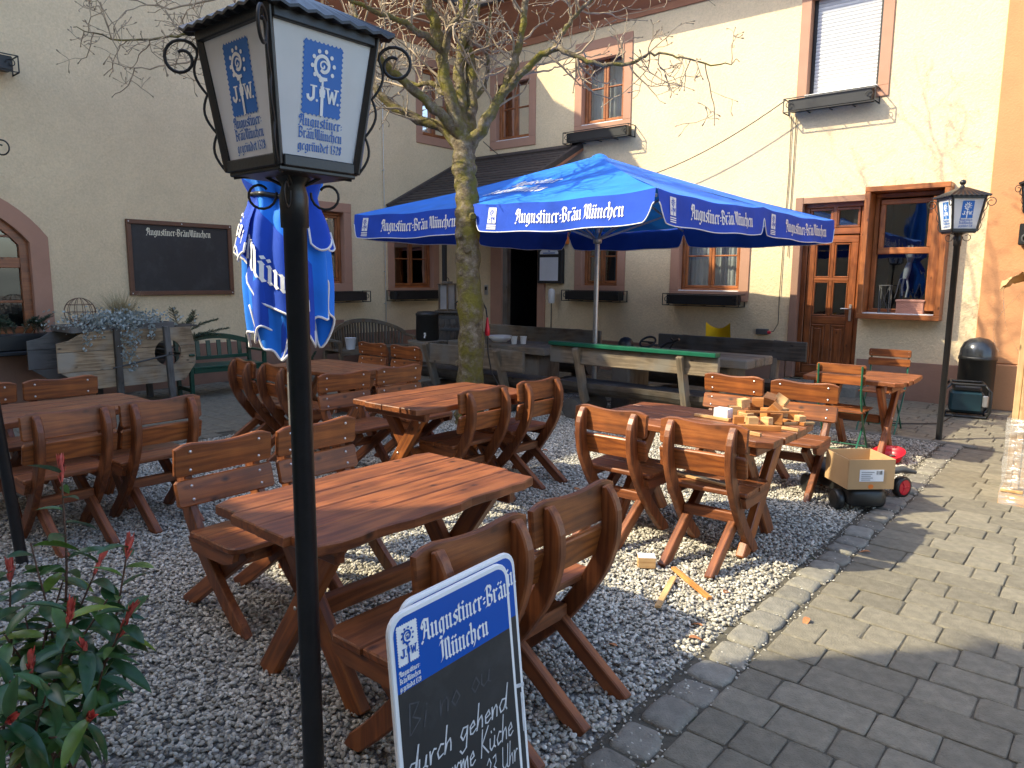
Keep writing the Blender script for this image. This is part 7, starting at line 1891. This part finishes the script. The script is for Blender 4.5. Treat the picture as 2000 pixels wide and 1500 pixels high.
# ------------------------------------------------------------------ cables
def cable(name, label, pts, r=.006, mat='blackpl'):
    o = MB(); base = Vector(pts[0]); o.tube([Vector(p)-base for p in pts], r, 6); T_ = thing(name, label, 'cable', base); o.build('cord', M_[mat], T_); return T_
A = Vector((-9.98,10.95,4.30)); Bq = Vector((-4.08,YW-.235,4.24)); sg = [A.lerp(Bq, i/30)-Vector((0,0,1.15*4*(i/30)*(1-i/30)*(1-.25*(i/30)))) for i in range(31)]
cable('cable', 'black cable sagging from the tree side to the mossy window box', sg, .008)
cable('cable', 'black cord hanging down the sunlit wall to the socket, left one', [(-4.05,YW-.02,4.06),(-4.04,YW-.015,3.2),(-4.06,YW-.015,2.2),(-4.07,YW-.02,1.4),(-4.06,YW-.03,.98),(-4.12,YW-.04,.86),(-4.20,YW-.03,.84)], .006)
cable('cable', 'black cord hanging down the sunlit wall, right one', [(-3.98,YW-.02,4.04),(-3.98,YW-.015,3.4),(-3.985,YW-.015,2.7),(-3.98,YW-.02,2.0)], .006)
T = thing('wall_socket', 'grey double socket low on the sunlit wall', 'socket', (-4.30,YW-.03,.80)); m = MB(); m.box((0,0,.045),(.19,.06,.09),bev=.008); m.build('box', M_['greypl'], T); m = MB(); m.box((.11,-.01,.04),(.06,.04,.045),bev=.01); m.build('plug', M_['redpl'], T)
tr = TB+Vector((.02,0,0)); cd = Vector((-TB.x,-TB.y,0)).normalized(); sd = Vector((-cd.y,cd.x,0))
cp = [tr+cd*.155*math.cos(a)+sd*.155*math.sin(a)+Vector((0,0,1.36+.05*math.cos(a))) for a in [R(x) for x in range(-110,86,15)]]
e = cp[-1]; cp2 = [e+sd*.03+Vector((0,0,-.06)), e+sd*.045+Vector((0,0,-.16))]
cable('power_cord', 'dark power cord looped round the tree trunk', cp+cp2, .009)
pl = cp2[-1]; T = thing('red_plug', 'red power plug hanging at the tree trunk', 'plug', pl+Vector((0,0,-.20))); m = MB(); m.lathe([(.016,0),(.028,.01),(.030,.06),(.023,.10),(.018,.14),(.012,.19),(.010,.205)], 14); m.build('plug', M_['redpl'], T)
cable('power_cord', 'dark power cord dropping from the red plug to the ground', [pl+Vector((0,0,-.20)), pl+sd*.01+Vector((0,0,-.40)), pl+sd*.05+Vector((0,0,-.62)), pl+sd*.20+Vector((0,0,-.88)), Vector((*(pl+sd*.22).xy, .012))], .008)
cable('extension_lead', 'black extension lead running down by the dark log bench to the paving', [(-3.62,8.95,.42),(-3.3,9.02,.30),(-2.9,9.05,.12),(-2.5,9.0,.015),(-1.9,9.15,.015),(-1.5,9.5,.015),(-1.42,10.1,.06)], .008)
# scattered dry leaves
LF = leaf_mesh('dry_leaf', .07, .035, .3, plain('dry_leaf_brown', (.40,.16,.06), .8, var=.3, scale=30, perobj=.2)); random.seed(77)
for (px, py), lb_ in zip(((1578,1208),(1413,1160),(1345,1247),(1700,1080),(1450,1040),(1205,1265),(1120,955),(1060,880),(1372,1225)), ('on the paving beside the kerb cobbles','on the gravel at the tip of the brown stick','on the shaded gravel below the two sticks','on the kerb near the toy car shadow','on the gravel under the right orange-brown chair','on the gravel beside the dark chair right of the sign','on the gravel right of the middle table chairs','on the gravel behind the middle table chairs','on the sunlit gravel just below the brown stick')):
    p = CXB(px, py, .012); o = link('dry_leaf', LF, M=Matrix.Translation((p.x,p.y,.018)) @ Matrix.Rotation(random.uniform(0,6),4,'Z') @ Matrix.Rotation(random.uniform(-.3,.3),4,'X')); tag(o, 'curled dry brown leaf '+lb_, 'leaf', 'dry leaves on the ground')
